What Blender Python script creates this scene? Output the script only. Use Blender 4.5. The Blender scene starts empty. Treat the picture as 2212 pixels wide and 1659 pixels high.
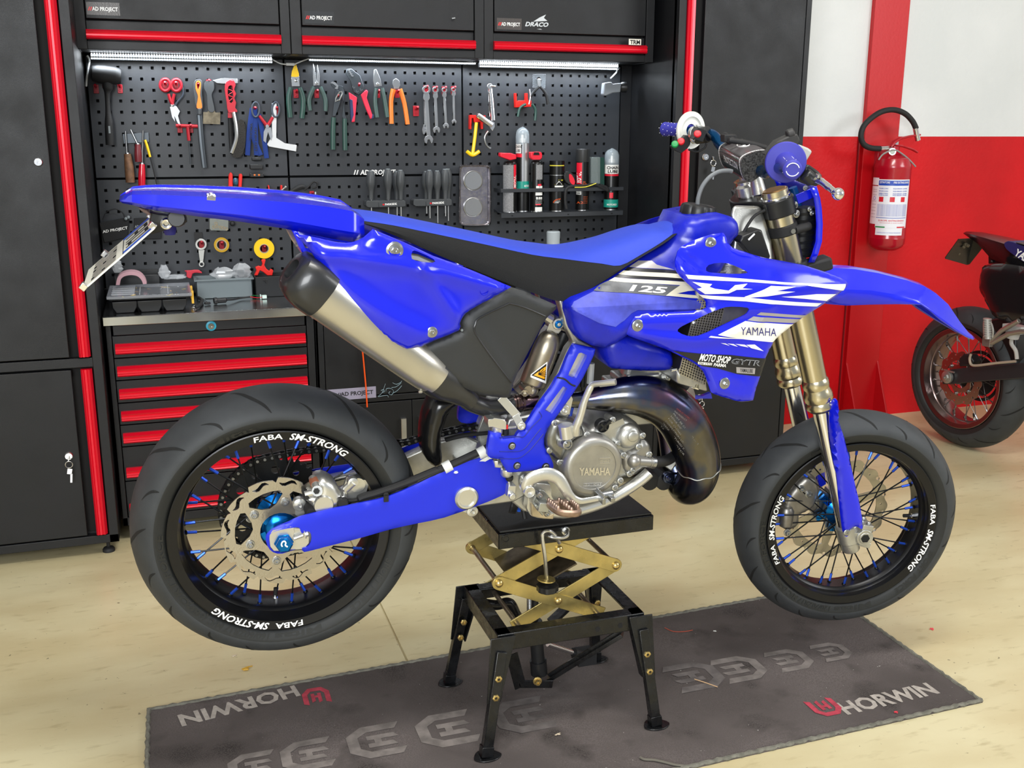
import bpy, math, random
from mathutils import Vector as V, Matrix, Euler, noise
from mathutils.geometry import delaunay_2d_cdt
random.seed(7)
S = bpy.context.scene
COL = S.collection
R = math.radians
PI = math.pi
CAM_H = 1.40; YAW = R(18.5); PITCH = R(13.85); ROLL = R(0.15); FPX = 2250.0
_F = V((math.sin(YAW)*math.cos(PITCH), math.cos(YAW)*math.cos(PITCH), -math.sin(PITCH)))
_R0 = V((math.cos(YAW), -math.sin(YAW), 0)); _U0 = _R0.cross(_F)
_c, _s = math.cos(ROLL), math.sin(ROLL)
_R = _R0*_c + _U0*_s; _U = _U0*_c - _R0*_s
EYE = V((0, 0, CAM_H))
cam = bpy.data.objects.new('camera', bpy.data.cameras.new('camera')); COL.objects.link(cam)
cam.data.sensor_width = 36; cam.data.lens = FPX/2212*36; cam.data.clip_start = 0.05
cam.matrix_world = Matrix.Translation(EYE) @ Matrix((( _R.x, _U.x, -_F.x), (_R.y, _U.y, -_F.y), (_R.z, _U.z, -_F.z))).to_4x4()
S.camera = cam
w = bpy.data.worlds.new('daylight'); S.world = w; w.use_nodes = True
w.node_tree.nodes['Background'].inputs[0].default_value = (0.86, 0.93, 1.0, 1)
w.node_tree.nodes['Background'].inputs[1].default_value = 0.5
def area(name, loc, look, sx, sy, power, col=(1, 1, 1)):
    l = bpy.data.lights.new(name, 'AREA'); l.shape = 'RECTANGLE'; l.size = sx; l.size_y = sy; l.energy = power; l.color = col
    o = bpy.data.objects.new(name, l); COL.objects.link(o); o.location = loc
    o.rotation_euler = (V(look)-V(loc)).to_track_quat('-Z', 'Y').to_euler(); return o
area('garage_door_daylight', (-1.5, -2.6, 2.3), (1.0, 2.6, 0.4), 2.2, 1.7, 235, (0.95, 0.98, 1.0))
area('ceiling_daylight', (1.0, 1.2, 3.55), (1.0, 2.4, 0.0), 1.6, 0.5, 70, (1.0, 0.98, 0.94))
area('window_daylight', (4.9, -0.2, 2.6), (2.3, 3.2, 0.5), 1.8, 1.6, 85, (0.97, 0.99, 1.0))
S.view_settings.view_transform = 'Standard'; S.view_settings.look = 'None'
S.view_settings.exposure = 0.0; S.view_settings.gamma = 1.0; S.view_settings.use_curve_mapping = False
def ray(px, py):
    return (_R*((px-1106)/FPX) - _U*((py-829.5)/FPX) + _F)
def P(px, py, Y):
    d = ray(px, py); return EYE + d*(Y/d.y)
def PZ(px, py, Z):
    d = ray(px, py); return EYE + d*((Z-CAM_H)/d.z)
def PX(px, py, X):
    d = ray(px, py); return EYE + d*(X/d.x)
def K(s, ox, oy):
    return lambda *a: [(x/s+ox, y/s+oy) + tuple(r) for x, y, *r in a]
def lin(c):
    if isinstance(c, str):
        c = [int(c[i:i+2], 16)/255 for i in (0, 2, 4)]
    return tuple((x/12.92 if x <= .04045 else ((x+.055)/1.055)**2.4) for x in c) + (1,)
MATS = {}
def mat(name, col, rough=.5, metal=0, spec=.5, bump=0, bscale=200, var=0, vscale=8, coat=0, alpha=1, trans=0, emit=0, rvar=0, aniso=0):
    if name in MATS: return MATS[name]
    m = bpy.data.materials.new(name); m.use_nodes = True; n = m.node_tree.nodes; L = m.node_tree.links
    b = n['Principled BSDF']; c = lin(col)
    b.inputs['Base Color'].default_value = c; b.inputs['Roughness'].default_value = rough; b.inputs['Metallic'].default_value = metal
    b.inputs['Specular IOR Level'].default_value = spec; b.inputs['Coat Weight'].default_value = coat; b.inputs['Coat Roughness'].default_value = .08
    b.inputs['Alpha'].default_value = alpha; b.inputs['Transmission Weight'].default_value = trans
    if emit: b.inputs['Emission Color'].default_value = c; b.inputs['Emission Strength'].default_value = emit
    tc = n.new('ShaderNodeTexCoord')
    def nz(sc, det=3):
        t = n.new('ShaderNodeTexNoise'); t.inputs['Scale'].default_value = sc; t.inputs['Detail'].default_value = det
        L.new(tc.outputs['Object'], t.inputs['Vector']); return t
    if bump:
        t = nz(bscale); bp = n.new('ShaderNodeBump'); bp.inputs['Strength'].default_value = bump; bp.inputs['Distance'].default_value = .002
        L.new(t.outputs[0], bp.inputs['Height']); L.new(bp.outputs[0], b.inputs['Normal'])
    if var:
        t = nz(vscale, 6); mx = n.new('ShaderNodeMix'); mx.data_type = 'RGBA'
        mx.inputs[6].default_value = tuple(max(0, x*(1-var)) for x in c[:3])+(1,); mx.inputs[7].default_value = tuple(min(1, x*(1+var)) for x in c[:3])+(1,)
        cr = n.new('ShaderNodeMapRange'); cr.inputs[1].default_value = .35; cr.inputs[2].default_value = .65
        L.new(t.outputs[0], cr.inputs[0]); L.new(cr.outputs[0], mx.inputs[0]); L.new(mx.outputs[2], b.inputs['Base Color'])
    if rvar:
        t = nz(vscale*2.3, 5); cr = n.new('ShaderNodeMapRange'); cr.inputs[1].default_value = .3; cr.inputs[2].default_value = .7
        cr.inputs[3].default_value = max(.02, rough-rvar); cr.inputs[4].default_value = min(1, rough+rvar)
        L.new(t.outputs[0], cr.inputs[0]); L.new(cr.outputs[0], b.inputs['Roughness'])
    MATS[name] = m; return m
def basis(d):
    d = V(d).normalized(); a = V((0, 0, 1)) if abs(d.z) < .9 else V((1, 0, 0))
    x = a.cross(d).normalized(); return x, d.cross(x), d
class MB:
    def __init__(s): s.v = []; s.f = []; s.m = []
    def add(s, vs, fs, m=0):
        o = len(s.v); s.v += [V(p) for p in vs]; s.f += [tuple(i+o for i in f) for f in fs]; s.m += [m]*len(fs); return s
    def join(s, o, m=None):
        k = len(s.v); s.v += o.v; s.f += [tuple(i+k for i in f) for f in o.f]; s.m += (o.m if m is None else [m]*len(o.f)); return s
    def xf(s, M): s.v = [M @ p for p in s.v]; return s
    def box(s, c, sz, rot=None, m=0):
        c = V(c); h = V(sz)/2; M = Euler(rot).to_matrix() if rot else Matrix.Identity(3)
        vs = [c + M @ V((h.x*i, h.y*j, h.z*k)) for i in (-1, 1) for j in (-1, 1) for k in (-1, 1)]
        return s.add(vs, [(0, 1, 3, 2), (4, 6, 7, 5), (0, 4, 5, 1), (2, 3, 7, 6), (0, 2, 6, 4), (1, 5, 7, 3)], m)
    def bb(s, a, b, m=0):
        a, b = V(a), V(b); return s.box((a+b)/2, [abs(x) for x in (b-a)], None, m)
    def bar(s, a, b, wdt, h, up=(0, 0, 1), m=0):
        a, b = V(a), V(b); d = (b-a).normalized(); u = V(up); x = d.cross(u).normalized(); u = x.cross(d)
        q = [x*wdt/2*i+u*h/2*j for i, j in ((-1, -1), (1, -1), (1, 1), (-1, 1))]
        return s.add([a+k for k in q]+[b+k for k in q], [(3, 2, 1, 0), (4, 5, 6, 7)]+[(i, (i+1) % 4, (i+1) % 4+4, i+4) for i in range(4)], m)
    def lathe(s, o, d, prof, n=24, m=0, a0=0, a1=2*PI):
        o = V(o); x, y, z = basis(d); full = abs(a1-a0-2*PI) < 1e-6; k = n if full else n+1; vs = []
        for r, h in prof:
            for i in range(k):
                a = a0+(a1-a0)*i/n; vs.append(o+z*h+(x*math.cos(a)+y*math.sin(a))*r)
        fs = []
        for j in range(len(prof)-1):
            for i in range(n):
                i2 = (i+1) % k; fs.append((j*k+i, j*k+i2, (j+1)*k+i2, (j+1)*k+i))
        if full:
            if prof[0][0] > 1e-5: fs.append(tuple(range(k))[::-1])
            if prof[-1][0] > 1e-5: fs.append(tuple((len(prof)-1)*k+i for i in range(k)))
        return s.add(vs, fs, m)
    def ring(s, o, d, prof, n=48, m=0):
        o = V(o); x, y, z = basis(d); k = len(prof); vs = []
        for i in range(n):
            a = 2*PI*i/n
            for r, h in prof: vs.append(o+z*h+(x*math.cos(a)+y*math.sin(a))*r)
        return s.add(vs, [(i*k+j, ((i+1) % n)*k+j, ((i+1) % n)*k+(j+1) % k, i*k+(j+1) % k) for i in range(n) for j in range(k)], m)
    def cyl(s, a, b, r, n=16, m=0, r2=None):
        a, b = V(a), V(b); return s.lathe(a, b-a, [(r, 0), (r if r2 is None else r2, (b-a).length)], n, m)
    def hexa(s, o, d, r, h, m=0, washer=True):
        o = V(o); z = V(d).normalized()
        if washer: s.lathe(o, z, [(r*1.45, 0), (r*1.45, h*.25), (r*1.2, h*.3)], 16, m)
        s.lathe(o, z, [(r, h*.2), (r, h*.9), (r*.85, h), (r*.45, h), (r*.4, h*.55)], 6, m); return s
    def tube(s, pts, r, n=10, m=0, closed=False, flat=1.0, cap=True, up=None):
        pts = [V(p) for p in pts]; N = len(pts); rs = r if isinstance(r, (list, tuple)) else [r]*N; vs = []; pv = None
        for i, p in enumerate(pts):
            if closed: t = (pts[(i+1) % N]-pts[i-1]).normalized()
            else: t = (pts[min(i+1, N-1)]-pts[max(i-1, 0)]).normalized()
            if up is not None: x = t.cross(V(up)).normalized()
            elif pv is None: x = basis(t)[0]
            else: x = (pv - t*pv.dot(t)).normalized()
            pv = x; y = t.cross(x)
            for k in range(n):
                a = 2*PI*k/n; vs.append(p+(x*math.cos(a)+y*math.sin(a)*flat)*rs[i])
        fs = [(i*n+k, i*n+(k+1) % n, ((i+1) % N)*n+(k+1) % n, ((i+1) % N)*n+k) for i in range(N if closed else N-1) for k in range(n)]
        if not closed and cap: fs += [tuple(range(n))[::-1], tuple((N-1)*n+k for k in range(n))]
        return s.add(vs, fs, m)
    def ball(s, c, r, n=12, m=0, sc=(1, 1, 1)):
        c = V(c); vs = []; h = n//2+1
        for j in range(h+1):
            t = PI*j/h
            for i in range(n): a = 2*PI*i/n; vs.append(c+V((r*sc[0]*math.sin(t)*math.cos(a), r*sc[1]*math.sin(t)*math.sin(a), r*sc[2]*math.cos(t))))
        return s.add(vs, [(j*n+i, j*n+(i+1) % n, (j+1)*n+(i+1) % n, (j+1)*n+i)[::-1] for j in range(h) for i in range(n)], m)
    def loft(s, rings, m=0, cap=True, closed=True):
        k = len(rings[0]); vs = [p for r in rings for p in r]
        fs = [(j*k+i, j*k+(i+1) % k, (j+1)*k+(i+1) % k, (j+1)*k+i) for j in range(len(rings)-1) for i in range(k if closed else k-1)]
        if cap and closed: fs += [tuple(range(k))[::-1], tuple((len(rings)-1)*k+i for i in range(k))]
        return s.add(vs, fs, m)
    def slab(s, outline, depth, holes=(), m=0):
        O = [V(p) for p in outline]; D = V(depth)
        ls = [O]+[[V(p) for p in h] for h in holes]
        nrm = V((0, 0, 0))
        for i in range(len(O)): nrm += O[i-1].cross(O[i])
        if nrm.length < 1e-12: nrm = D
        x, y, z = basis(nrm); al = [p for l in ls for p in l]; q = [(p.dot(x), p.dot(y)) for p in al]
        ed = []; k = 0
        for l in ls: ed += [(k+i, k+(i+1) % len(l)) for i in range(len(l))]; k += len(l)
        r = delaunay_2d_cdt([V(p) for p in q], ed, [], 1 if not holes else 0, 1e-7)
        mp = {}; n0 = len(s.v); idx = {}
        def near(p):
            b = min(range(len(q)), key=lambda i: (q[i][0]-p[0])**2+(q[i][1]-p[1])**2); return b
        mp = [ (o[0] if o else near(c)) for o, c in zip(r[3], r[0])]
        L2 = []; k = 0
        for l in ls: L2.append(q[k:k+len(l)]); k += len(l)
        fs = []
        for f in r[2]:
            c = (sum(r[0][i][0] for i in f)/len(f), sum(r[0][i][1] for i in f)/len(f))
            if inside(c, L2[0]) and not any(inside(c, h) for h in L2[1:]): fs.append(tuple(mp[i] for i in f))
        s.v += al+[p+D for p in al]; N = len(al)
        for f in fs: s.f += [tuple(i+n0 for i in f), tuple(i+n0+N for i in f[::-1])]; s.m += [m, m]
        for a, b in ed: s.f.append((b+n0, a+n0, a+n0+N, b+n0+N)); s.m.append(m)
        return s
def inside(p, poly):
    x, y = p[0], p[1]; c = False; j = len(poly)-1
    for i in range(len(poly)):
        a, b = poly[i], poly[j]
        if (a[1] > y) != (b[1] > y) and x < (b[0]-a[0])*(y-a[1])/(b[1]-a[1])+a[0]: c = not c
        j = i
    return c
def spl(pts, n=6, closed=False):
    N = len(pts); D = 2 if len(pts[0]) <= 3 and not isinstance(pts[0], V) else 3
    if isinstance(pts[0], V): g = [tuple(p) for p in pts]; sh = [0]*N; D = len(g[0])
    else: g = [tuple(p[:2]) if D == 2 else tuple(p[:3]) for p in pts]; sh = [len(p) > D and p[D] for p in pts]
    out = []
    for i in range(N if closed else N-1):
        p1, p2 = g[i], g[(i+1) % N]
        p0 = g[i-1] if (closed or i > 0) and not sh[i] else p1
        p3 = g[(i+2) % N] if (closed or i < N-2) and not sh[(i+1) % N] else p2
        for k in range(n):
            t = k/n; out.append(tuple(.5*((2*b)+(-a+c)*t+(2*a-5*b+4*c-d)*t*t+(-a+3*b-3*c+d)*t**3) for a, b, c, d in zip(p0, p1, p2, p3)))
    if not closed: out.append(g[-1])
    return [V(p) for p in out] if D == 3 else out
RM = {}; ROOT = {}
def rootof(o): return ROOT.get(o.name, o)
def meta(o, label=None, cat=None, group=None, kind=None):
    if label: o['label'] = label
    if cat: o['category'] = cat
    if group: o['group'] = group
    if kind: o['kind'] = kind
    return o
def thing(name, label, cat, loc=(0, 0, 0), rot=(0, 0, 0), group=None):
    o = bpy.data.objects.new(name, None); COL.objects.link(o); o.empty_display_size = .05
    o.location = loc; o.rotation_euler = rot; RM[o.name] = Matrix.Translation(V(loc)) @ Euler(rot).to_matrix().to_4x4()
    return meta(o, label, cat, group)
def mk(name, mb, mats, parent=None, local=False, ang=35, bev=0, sub=0, solid=0, origin=None, bseg=2, label=None, kind=None, flip=False):
    if not isinstance(mats, (list, tuple)): mats = [mats]
    vs = mb.v
    if parent is not None and not local:
        Mi = RM[rootof(parent).name].inverted(); vs = [Mi @ p for p in vs]
    elif parent is None:
        xs = [p.x for p in vs]; ys = [p.y for p in vs]; zs = [p.z for p in vs]
        og = V(origin) if origin else V(((min(xs)+max(xs))/2, (min(ys)+max(ys))/2, min(zs))); vs = [p-og for p in vs]
    me = bpy.data.meshes.new(name); me.from_pydata([tuple(p) for p in vs], [], mb.f)
    for m in mats: me.materials.append(m)
    me.polygons.foreach_set('material_index', mb.m)
    me.validate()
    import bmesh
    bm = bmesh.new(); bm.from_mesh(me); bmesh.ops.recalc_face_normals(bm, faces=bm.faces) if not flip else None
    bm.to_mesh(me); bm.free()
    me.polygons.foreach_set('use_smooth', [True]*len(me.polygons)); me.set_sharp_from_angle(angle=R(ang)); me.update()
    o = bpy.data.objects.new(name, me); COL.objects.link(o)
    if parent is not None: o.parent = parent; ROOT[o.name] = rootof(parent)
    else: o.location = og; RM[o.name] = Matrix.Translation(og)
    if solid: q = o.modifiers.new('thickness', 'SOLIDIFY'); q.thickness = solid; q.offset = 0
    if bev:
        q = o.modifiers.new('bevel', 'BEVEL'); q.width = bev; q.segments = bseg; q.limit_method = 'ANGLE'; q.angle_limit = R(40); q.harden_normals = False
    if sub: q = o.modifiers.new('subdivision', 'SUBSURF'); q.levels = sub; q.render_levels = sub
    if label: o['label'] = label
    if kind: o['kind'] = kind
    return o
def solo(name, mb, mats, label, cat, group=None, **k):
    return meta(mk(name, mb, mats, **k), label, cat, group)
def struct(name, mb, mats, **k):
    return meta(mk(name, mb, mats, **k), kind='structure')
def dup(root, label=None, group=None, loc=None, rot=None):
    r = root.copy(); COL.objects.link(r)
    if loc is not None: r.location = loc
    if rot is not None: r.rotation_euler = rot
    if label: r['label'] = label
    if group: r['group'] = group
    def rec(a, b):
        for ch in list(a.children):
            c = ch.copy(); COL.objects.link(c); c.parent = b; rec(ch, c)
    rec(root, r); return r
_TXT = {}
def textmesh(s, bold=0):
    if (s, bold) in _TXT: return _TXT[(s, bold)]
    c = bpy.data.curves.new('t', 'FONT'); c.body = s; c.size = 1; c.resolution_u = 2; c.offset = bold
    o = bpy.data.objects.new('t', c); COL.objects.link(o); bpy.context.view_layer.update()
    me = bpy.data.meshes.new_from_object(o.evaluated_get(bpy.context.evaluated_depsgraph_get()))
    vs = [v.co.copy() for v in me.vertices]; fs = [tuple(p.vertices) for p in me.polygons]
    bpy.data.objects.remove(o); bpy.data.curves.remove(c); bpy.data.meshes.remove(me)
    x0 = min((v.x for v in vs), default=0); x1 = max((v.x for v in vs), default=1)
    y1 = .69; vs = [((v.x-x0)/(x1-x0), v.y/y1) for v in vs]
    _TXT[(s, bold)] = (vs, fs); return vs, fs
def text(mb, s, o, dx, dy, m=0, bold=0.01, shear=0, mp=None):
    vs, fs = textmesh(s, bold); o, dx, dy = V(o), V(dx), V(dy)
    if mp: return mb.add([mp(x, y) for x, y in vs], fs, m)
    sh = dx.normalized()*shear*dy.length if shear else V((0, 0, 0))
    return mb.add([o+dx*x+dy*y+sh*y for x, y in vs], fs, m)
M_black = mat('black_powder_coat', '111215', .42, spec=.4, bump=.25, bscale=900, rvar=.08, vscale=3)
M_blackd = mat('black_door', '0e0f12', .42, spec=.4, bump=.25, bscale=900, var=.25, vscale=5, rvar=.08)
M_dark = mat('dark_void', '050506', .8)
M_redtrim = mat('red_aluminium', 'd40a26', .28, 0.2)
M_peg = mat('peg_metal', '2a2d32', .42, bump=.12, bscale=700, var=.15, vscale=6)
M_steel = mat('brushed_steel', 'c8c8c6', .3, 1, bump=.1, bscale=400, rvar=.08)
M_chrome = mat('chrome', 'e6e6e8', .12, 1)
M_white = mat('white_print', 'f2f2f0', .5)
M_red = mat('red_plastic', 'd8101c', .35)
M_rubber = mat('black_rubber', '141416', .65, bump=.1, bscale=500)
M_blackp = mat('black_plastic', '17181a', .4)
M_greyp = mat('grey_plastic', '7c8488', .4)
def wall_mat():
    m = bpy.data.materials.new('painted_plaster'); m.use_nodes = True; n = m.node_tree.nodes; L = m.node_tree.links; b = n['Principled BSDF']
    g = n.new('ShaderNodeNewGeometry'); sp = n.new('ShaderNodeSeparateXYZ'); L.new(g.outputs['Position'], sp.inputs[0])
    gt = n.new('ShaderNodeMath'); gt.operation = 'GREATER_THAN'; gt.inputs[1].default_value = 1.362; L.new(sp.outputs['Z'], gt.inputs[0])
    wm = gt
    t = n.new('ShaderNodeTexNoise'); t.inputs['Scale'].default_value = 2.2; t.inputs['Detail'].default_value = 7; L.new(g.outputs['Position'], t.inputs['Vector'])
    cr = n.new('ShaderNodeMapRange'); cr.inputs[1].default_value = .35; cr.inputs[2].default_value = .7; L.new(t.outputs[0], cr.inputs[0])
    rd = n.new('ShaderNodeMix'); rd.data_type = 'RGBA'; rd.inputs[6].default_value = lin('b4030d'); rd.inputs[7].default_value = lin('cc0814'); L.new(cr.outputs[0], rd.inputs[0])
    wh = n.new('ShaderNodeMix'); wh.data_type = 'RGBA'; wh.inputs[6].default_value = lin('cdd0d0'); wh.inputs[7].default_value = lin('d8dada'); L.new(cr.outputs[0], wh.inputs[0])
    mx = n.new('ShaderNodeMix'); mx.data_type = 'RGBA'; L.new(wm.outputs[0], mx.inputs[0]); L.new(rd.outputs[2], mx.inputs[6]); L.new(wh.outputs[2], mx.inputs[7])
    L.new(mx.outputs[2], b.inputs['Base Color']); b.inputs['Roughness'].default_value = .5; b.inputs['Specular IOR Level'].default_value = .3
    t2 = n.new('ShaderNodeTexNoise'); t2.inputs['Scale'].default_value = 60; t2.inputs['Detail'].default_value = 6; L.new(g.outputs['Position'], t2.inputs['Vector'])
    bp = n.new('ShaderNodeBump'); bp.inputs['Strength'].default_value = .35; bp.inputs['Distance'].default_value = .004; L.new(t2.outputs[0], bp.inputs['Height']); L.new(bp.outputs[0], b.inputs['Normal'])
    return m
M_wall = wall_mat()
M_wallw = mat('white_plaster', 'dedede', .7, bump=.2, bscale=60)
def floor_mat():
    m = bpy.data.materials.new('sealed_concrete'); m.use_nodes = True; n = m.node_tree.nodes; L = m.node_tree.links; b = n['Principled BSDF']
    g = n.new('ShaderNodeNewGeometry')
    def nz(sc, d=6, st=None):
        t = n.new('ShaderNodeTexNoise'); t.inputs['Scale'].default_value = sc; t.inputs['Detail'].default_value = d
        if st:
            mp = n.new('ShaderNodeMapping'); mp.inputs['Scale'].default_value = st; L.new(g.outputs['Position'], mp.inputs[0]); L.new(mp.outputs[0], t.inputs['Vector'])
        else: L.new(g.outputs['Position'], t.inputs['Vector'])
        return t
    def mr(src, a, c, lo=0, hi=1):
        r = n.new('ShaderNodeMapRange'); r.inputs[1].default_value = a; r.inputs[2].default_value = c; r.inputs[3].default_value = lo; r.inputs[4].default_value = hi
        L.new(src, r.inputs[0]); return r.outputs[0]
    def mix(f, a, c):
        x = n.new('ShaderNodeMix'); x.data_type = 'RGBA'
        if isinstance(f, float): x.inputs[0].default_value = f
        else: L.new(f, x.inputs[0])
        for s_, q in ((6, a), (7, c)):
            if isinstance(q, tuple): x.inputs[s_].default_value = q
            else: L.new(q, x.inputs[s_])
        return x.outputs[2]
    base = mix(mr(nz(1.6, 8, (1, 2.5, 1)).outputs[0], .38, .62), lin('c2b48c'), lin('d2c8a2'))
    tan = mix(mr(nz(.9, 6).outputs[0], .5, .75, 0, .5), base, lin('bda478'))
    dk = mix(mr(nz(14, 9, (1, 3, 1)).outputs[0], .58, .75, 0, .55), tan, lin('a2936c'))
    sk = mix(mr(nz(60, 3).outputs[0], .70, .74, 0, .8), dk, lin('6e644c'))
    L.new(sk, b.inputs['Base Color'])
    L.new(mr(nz(5, 5).outputs[0], .3, .7, .28, .45), b.inputs['Roughness'])
    bp = n.new('ShaderNodeBump'); bp.inputs['Strength'].default_value = .08; bp.inputs['Distance'].default_value = .003
    L.new(nz(90, 4).outputs[0], bp.inputs['Height']); L.new(bp.outputs[0], b.inputs['Normal'])
    return m
JX = .5435
fm = floor_mat(); m = MB(); m.bb((-5, -5, -.1), (JX-.003, 4.35, 0)); m.bb((JX+.003, -5, -.1), (7, 4.35, 0)); m.bb((-5, -5, -.12), (7, 4.35, -.006)); struct('floor', m, fm)
struct('wall_back', MB().bb((-5, 4.2, 0), (7, 4.35, 4.0)), M_wall)
struct('wall_left', MB().bb((-5.1, -5, 0), (-5, 4.35, 4.0)), M_wallw)
struct('wall_right', MB().bb((7, -5, 0), (7.1, 4.35, 4.0)), M_wallw)
struct('ceiling', MB().bb((-5, -1.2, 4.0), (7, 4.35, 4.1)), M_wallw)
x0, x1 = P(1866, 300, 4.18).x, P(1939, 300, 4.18).x
m = MB(); m.bb((x0, 4.175, 0), (x1, 4.21, 4.0))
for x in (x0+.005, x1-.005):
    m.slab([(x-.005, 4.18, .3), (x-.005, 4.05, .0), (x-.005, 4.18, 0)], (.01, 0, 0))
struct('trim_1', m, mat('column_red', 'bc0612', .42, bump=.2, bscale=80), bev=.002)
m = MB(); m.bb((x0-.017, 4.19, 0), (x0-.012, 4.21, 1.36)); struct('trim_2', m, mat('shadow_gap_red', '7a0810', .6))  # raised strip for the groove beside the column, its shade painted as darker red

def lock(mb, c, r=.011, m=0):
    c = V(c); mb.lathe(c, (0, -1, 0), [(r*1.2, 0), (r*1.2, .003), (r, .006), (r, .009), (r*.3, .009), (r*.25, .006)], 20, m)
def keys(mb, c, m=0):
    c = V(c); mb.box(c+V((0, -.017, -.004)), (.002, .02, .012), None, m)
    mb.tube([c+V((.011*math.cos(a), -.026, -.022+.011*math.sin(a))) for a in [i*PI/8 for i in range(16)]], .0012, 6, m, closed=True)
    mb.box(c+V((.0, -.026, -.045)), (.014, .002, .018), (0, .2, 0), m); mb.box(c+V((.003, -.026, -.068)), (.006, .002, .03), (0, .1, 0), m)
def trim_strip(mb, xa, xb, z0, z1, Y, vertical=True):
    w_ = (xb-xa) if vertical else (z1-z0); prof = [(0, 0), (0, -.018), (.15, -.024), (.30, -.020), (.34, -.023), (.52, -.023), (.56, -.020), (.80, -.024), (1, -.012), (1, 0)]
    if vertical:
        r0 = [V((xa+t*w_, Y+d, z0)) for t, d in prof]; r1 = [V((xa+t*w_, Y+d, z1)) for t, d in prof]
    else:
        r0 = [V((xa, Y+d, z0+t*w_)) for t, d in prof]; r1 = [V((xb, Y+d, z0+t*w_)) for t, d in prof]
    mb.loft([r0, r1])
def foot(t, x, y, z, r=.02):
    mk('levelling_foot', MB().lathe((x, y, 0), (0, 0, 1), [(r, 0), (r, .008), (r*.8, .014), (r*.3, .018), (r*.3, z)], 16), M_rubber, t)
Y = 3.52; xr = -.212
t = thing('tool_locker', 'tall black two-door locker with red vertical handle strips at the left edge', 'locker', (-.7, 3.8, 0))
m = MB(); m.bb((-1.15, Y, .045), (-1.10, 4.1, 2.3)); m.bb((xr-.012, Y+.02, .045), (xr, 4.1, 2.3)); m.bb((-1.15, 4.09, .045), (xr, 4.1, 2.3)); m.bb((-1.15, Y+.03, .05), (xr, 4.1, .08)); m.bb((-1.15, Y, 2.26), (xr, 4.1, 2.3))
m.bb((xr-.03, Y, .045), (xr, Y+.04, 2.3)); m.bb((-1.15, Y, .045), (xr, Y+.03, .074)); m.bb((-1.15, Y+.002, .648), (xr, Y+.04, .679))
mk('frame', m, M_black, t, bev=.002)
m = MB(); m.bb((-1.1, Y+.03, .08), (xr-.01, Y+.04, 2.26)); mk('recess_panel', m, M_dark, t)
for z0, z1, lz in ((.684, 2.255, 1.294), (.079, .643, .36)):
    d = mk('door', MB().bb((-1.09, Y-.002, z0), (-.308, Y+.02, z1)), M_blackd, t, bev=.002)
    q = MB(); trim_strip(q, -.2795, -.2455, z0, z1, Y+.012); mk('handle_strip', q, M_redtrim, d, ang=20)
    q = MB(); lock(q, (-.34, Y-.002, lz));
    if lz < 1: keys(q, (-.34, Y-.002, lz))
    mk('lock', q, M_chrome, d)
for x in (-1.08, -.25):
    for y in (Y+.04, 4.0): foot(t, x, y, .06)
Y = 3.60; xl = 1.8425; xr = 2.400
def RX(px, py): return P(px, py, Y).x
t = thing('tool_locker', 'tall black locker with a red handle strip beside the white and red wall', 'locker', (2.12, 3.85, 0))
xt0, xt1, xd = RX(1478, 200), RX(1495.5, 200), RX(1515, 200)
m = MB(); m.bb((xl, Y+.02, .045), (xl+.012, 4.12, 2.3)); m.bb((xr-.012, Y+.02, .045), (xr, 4.12, 2.3)); m.bb((xl, 4.1, .045), (xr, 4.12, 2.3)); m.bb((xl, Y+.03, .05), (xr, 4.1, .07)); m.bb((xl, Y, 2.26), (xr, 4.1, 2.3))
m.bb((xl, Y, .045), (xt0-.002, Y+.04, 2.3)); m.bb((xr-.022, Y, .045), (xr, Y+.04, 2.3)); m.bb((xl, Y, .045), (xr, Y+.03, .074)); m.bb((xl, Y+.002, .655), (xr, Y+.04, .686))
mk('frame', m, M_black, t, bev=.002)
mk('recess_panel', MB().bb((xl+.01, Y+.03, .08), (xr-.01, Y+.04, 2.26)), M_dark, t)
for z0, z1, lp in ((.69, 2.255, (1523, 339)), (.079, .65, (1510, 858))):
    d = mk('door', MB().bb((xd, Y-.002, z0), (xr-.026, Y+.02, z1)), M_blackd, t, bev=.002)
    q = MB(); trim_strip(q, xt0, xt1, z0, z1, Y+.012); mk('handle_strip', q, M_redtrim, d, ang=20)
    q = MB(); c = P(*lp, Y-.002); lock(q, c); keys(q, c+V((.022, 0, 0)) if z0 > .5 else c); mk('lock', q, M_chrome, d)
for x in (xl+.05, xr-.05):
    for y in (Y+.05, 4.05): foot(t, x, y, .06)

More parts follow.
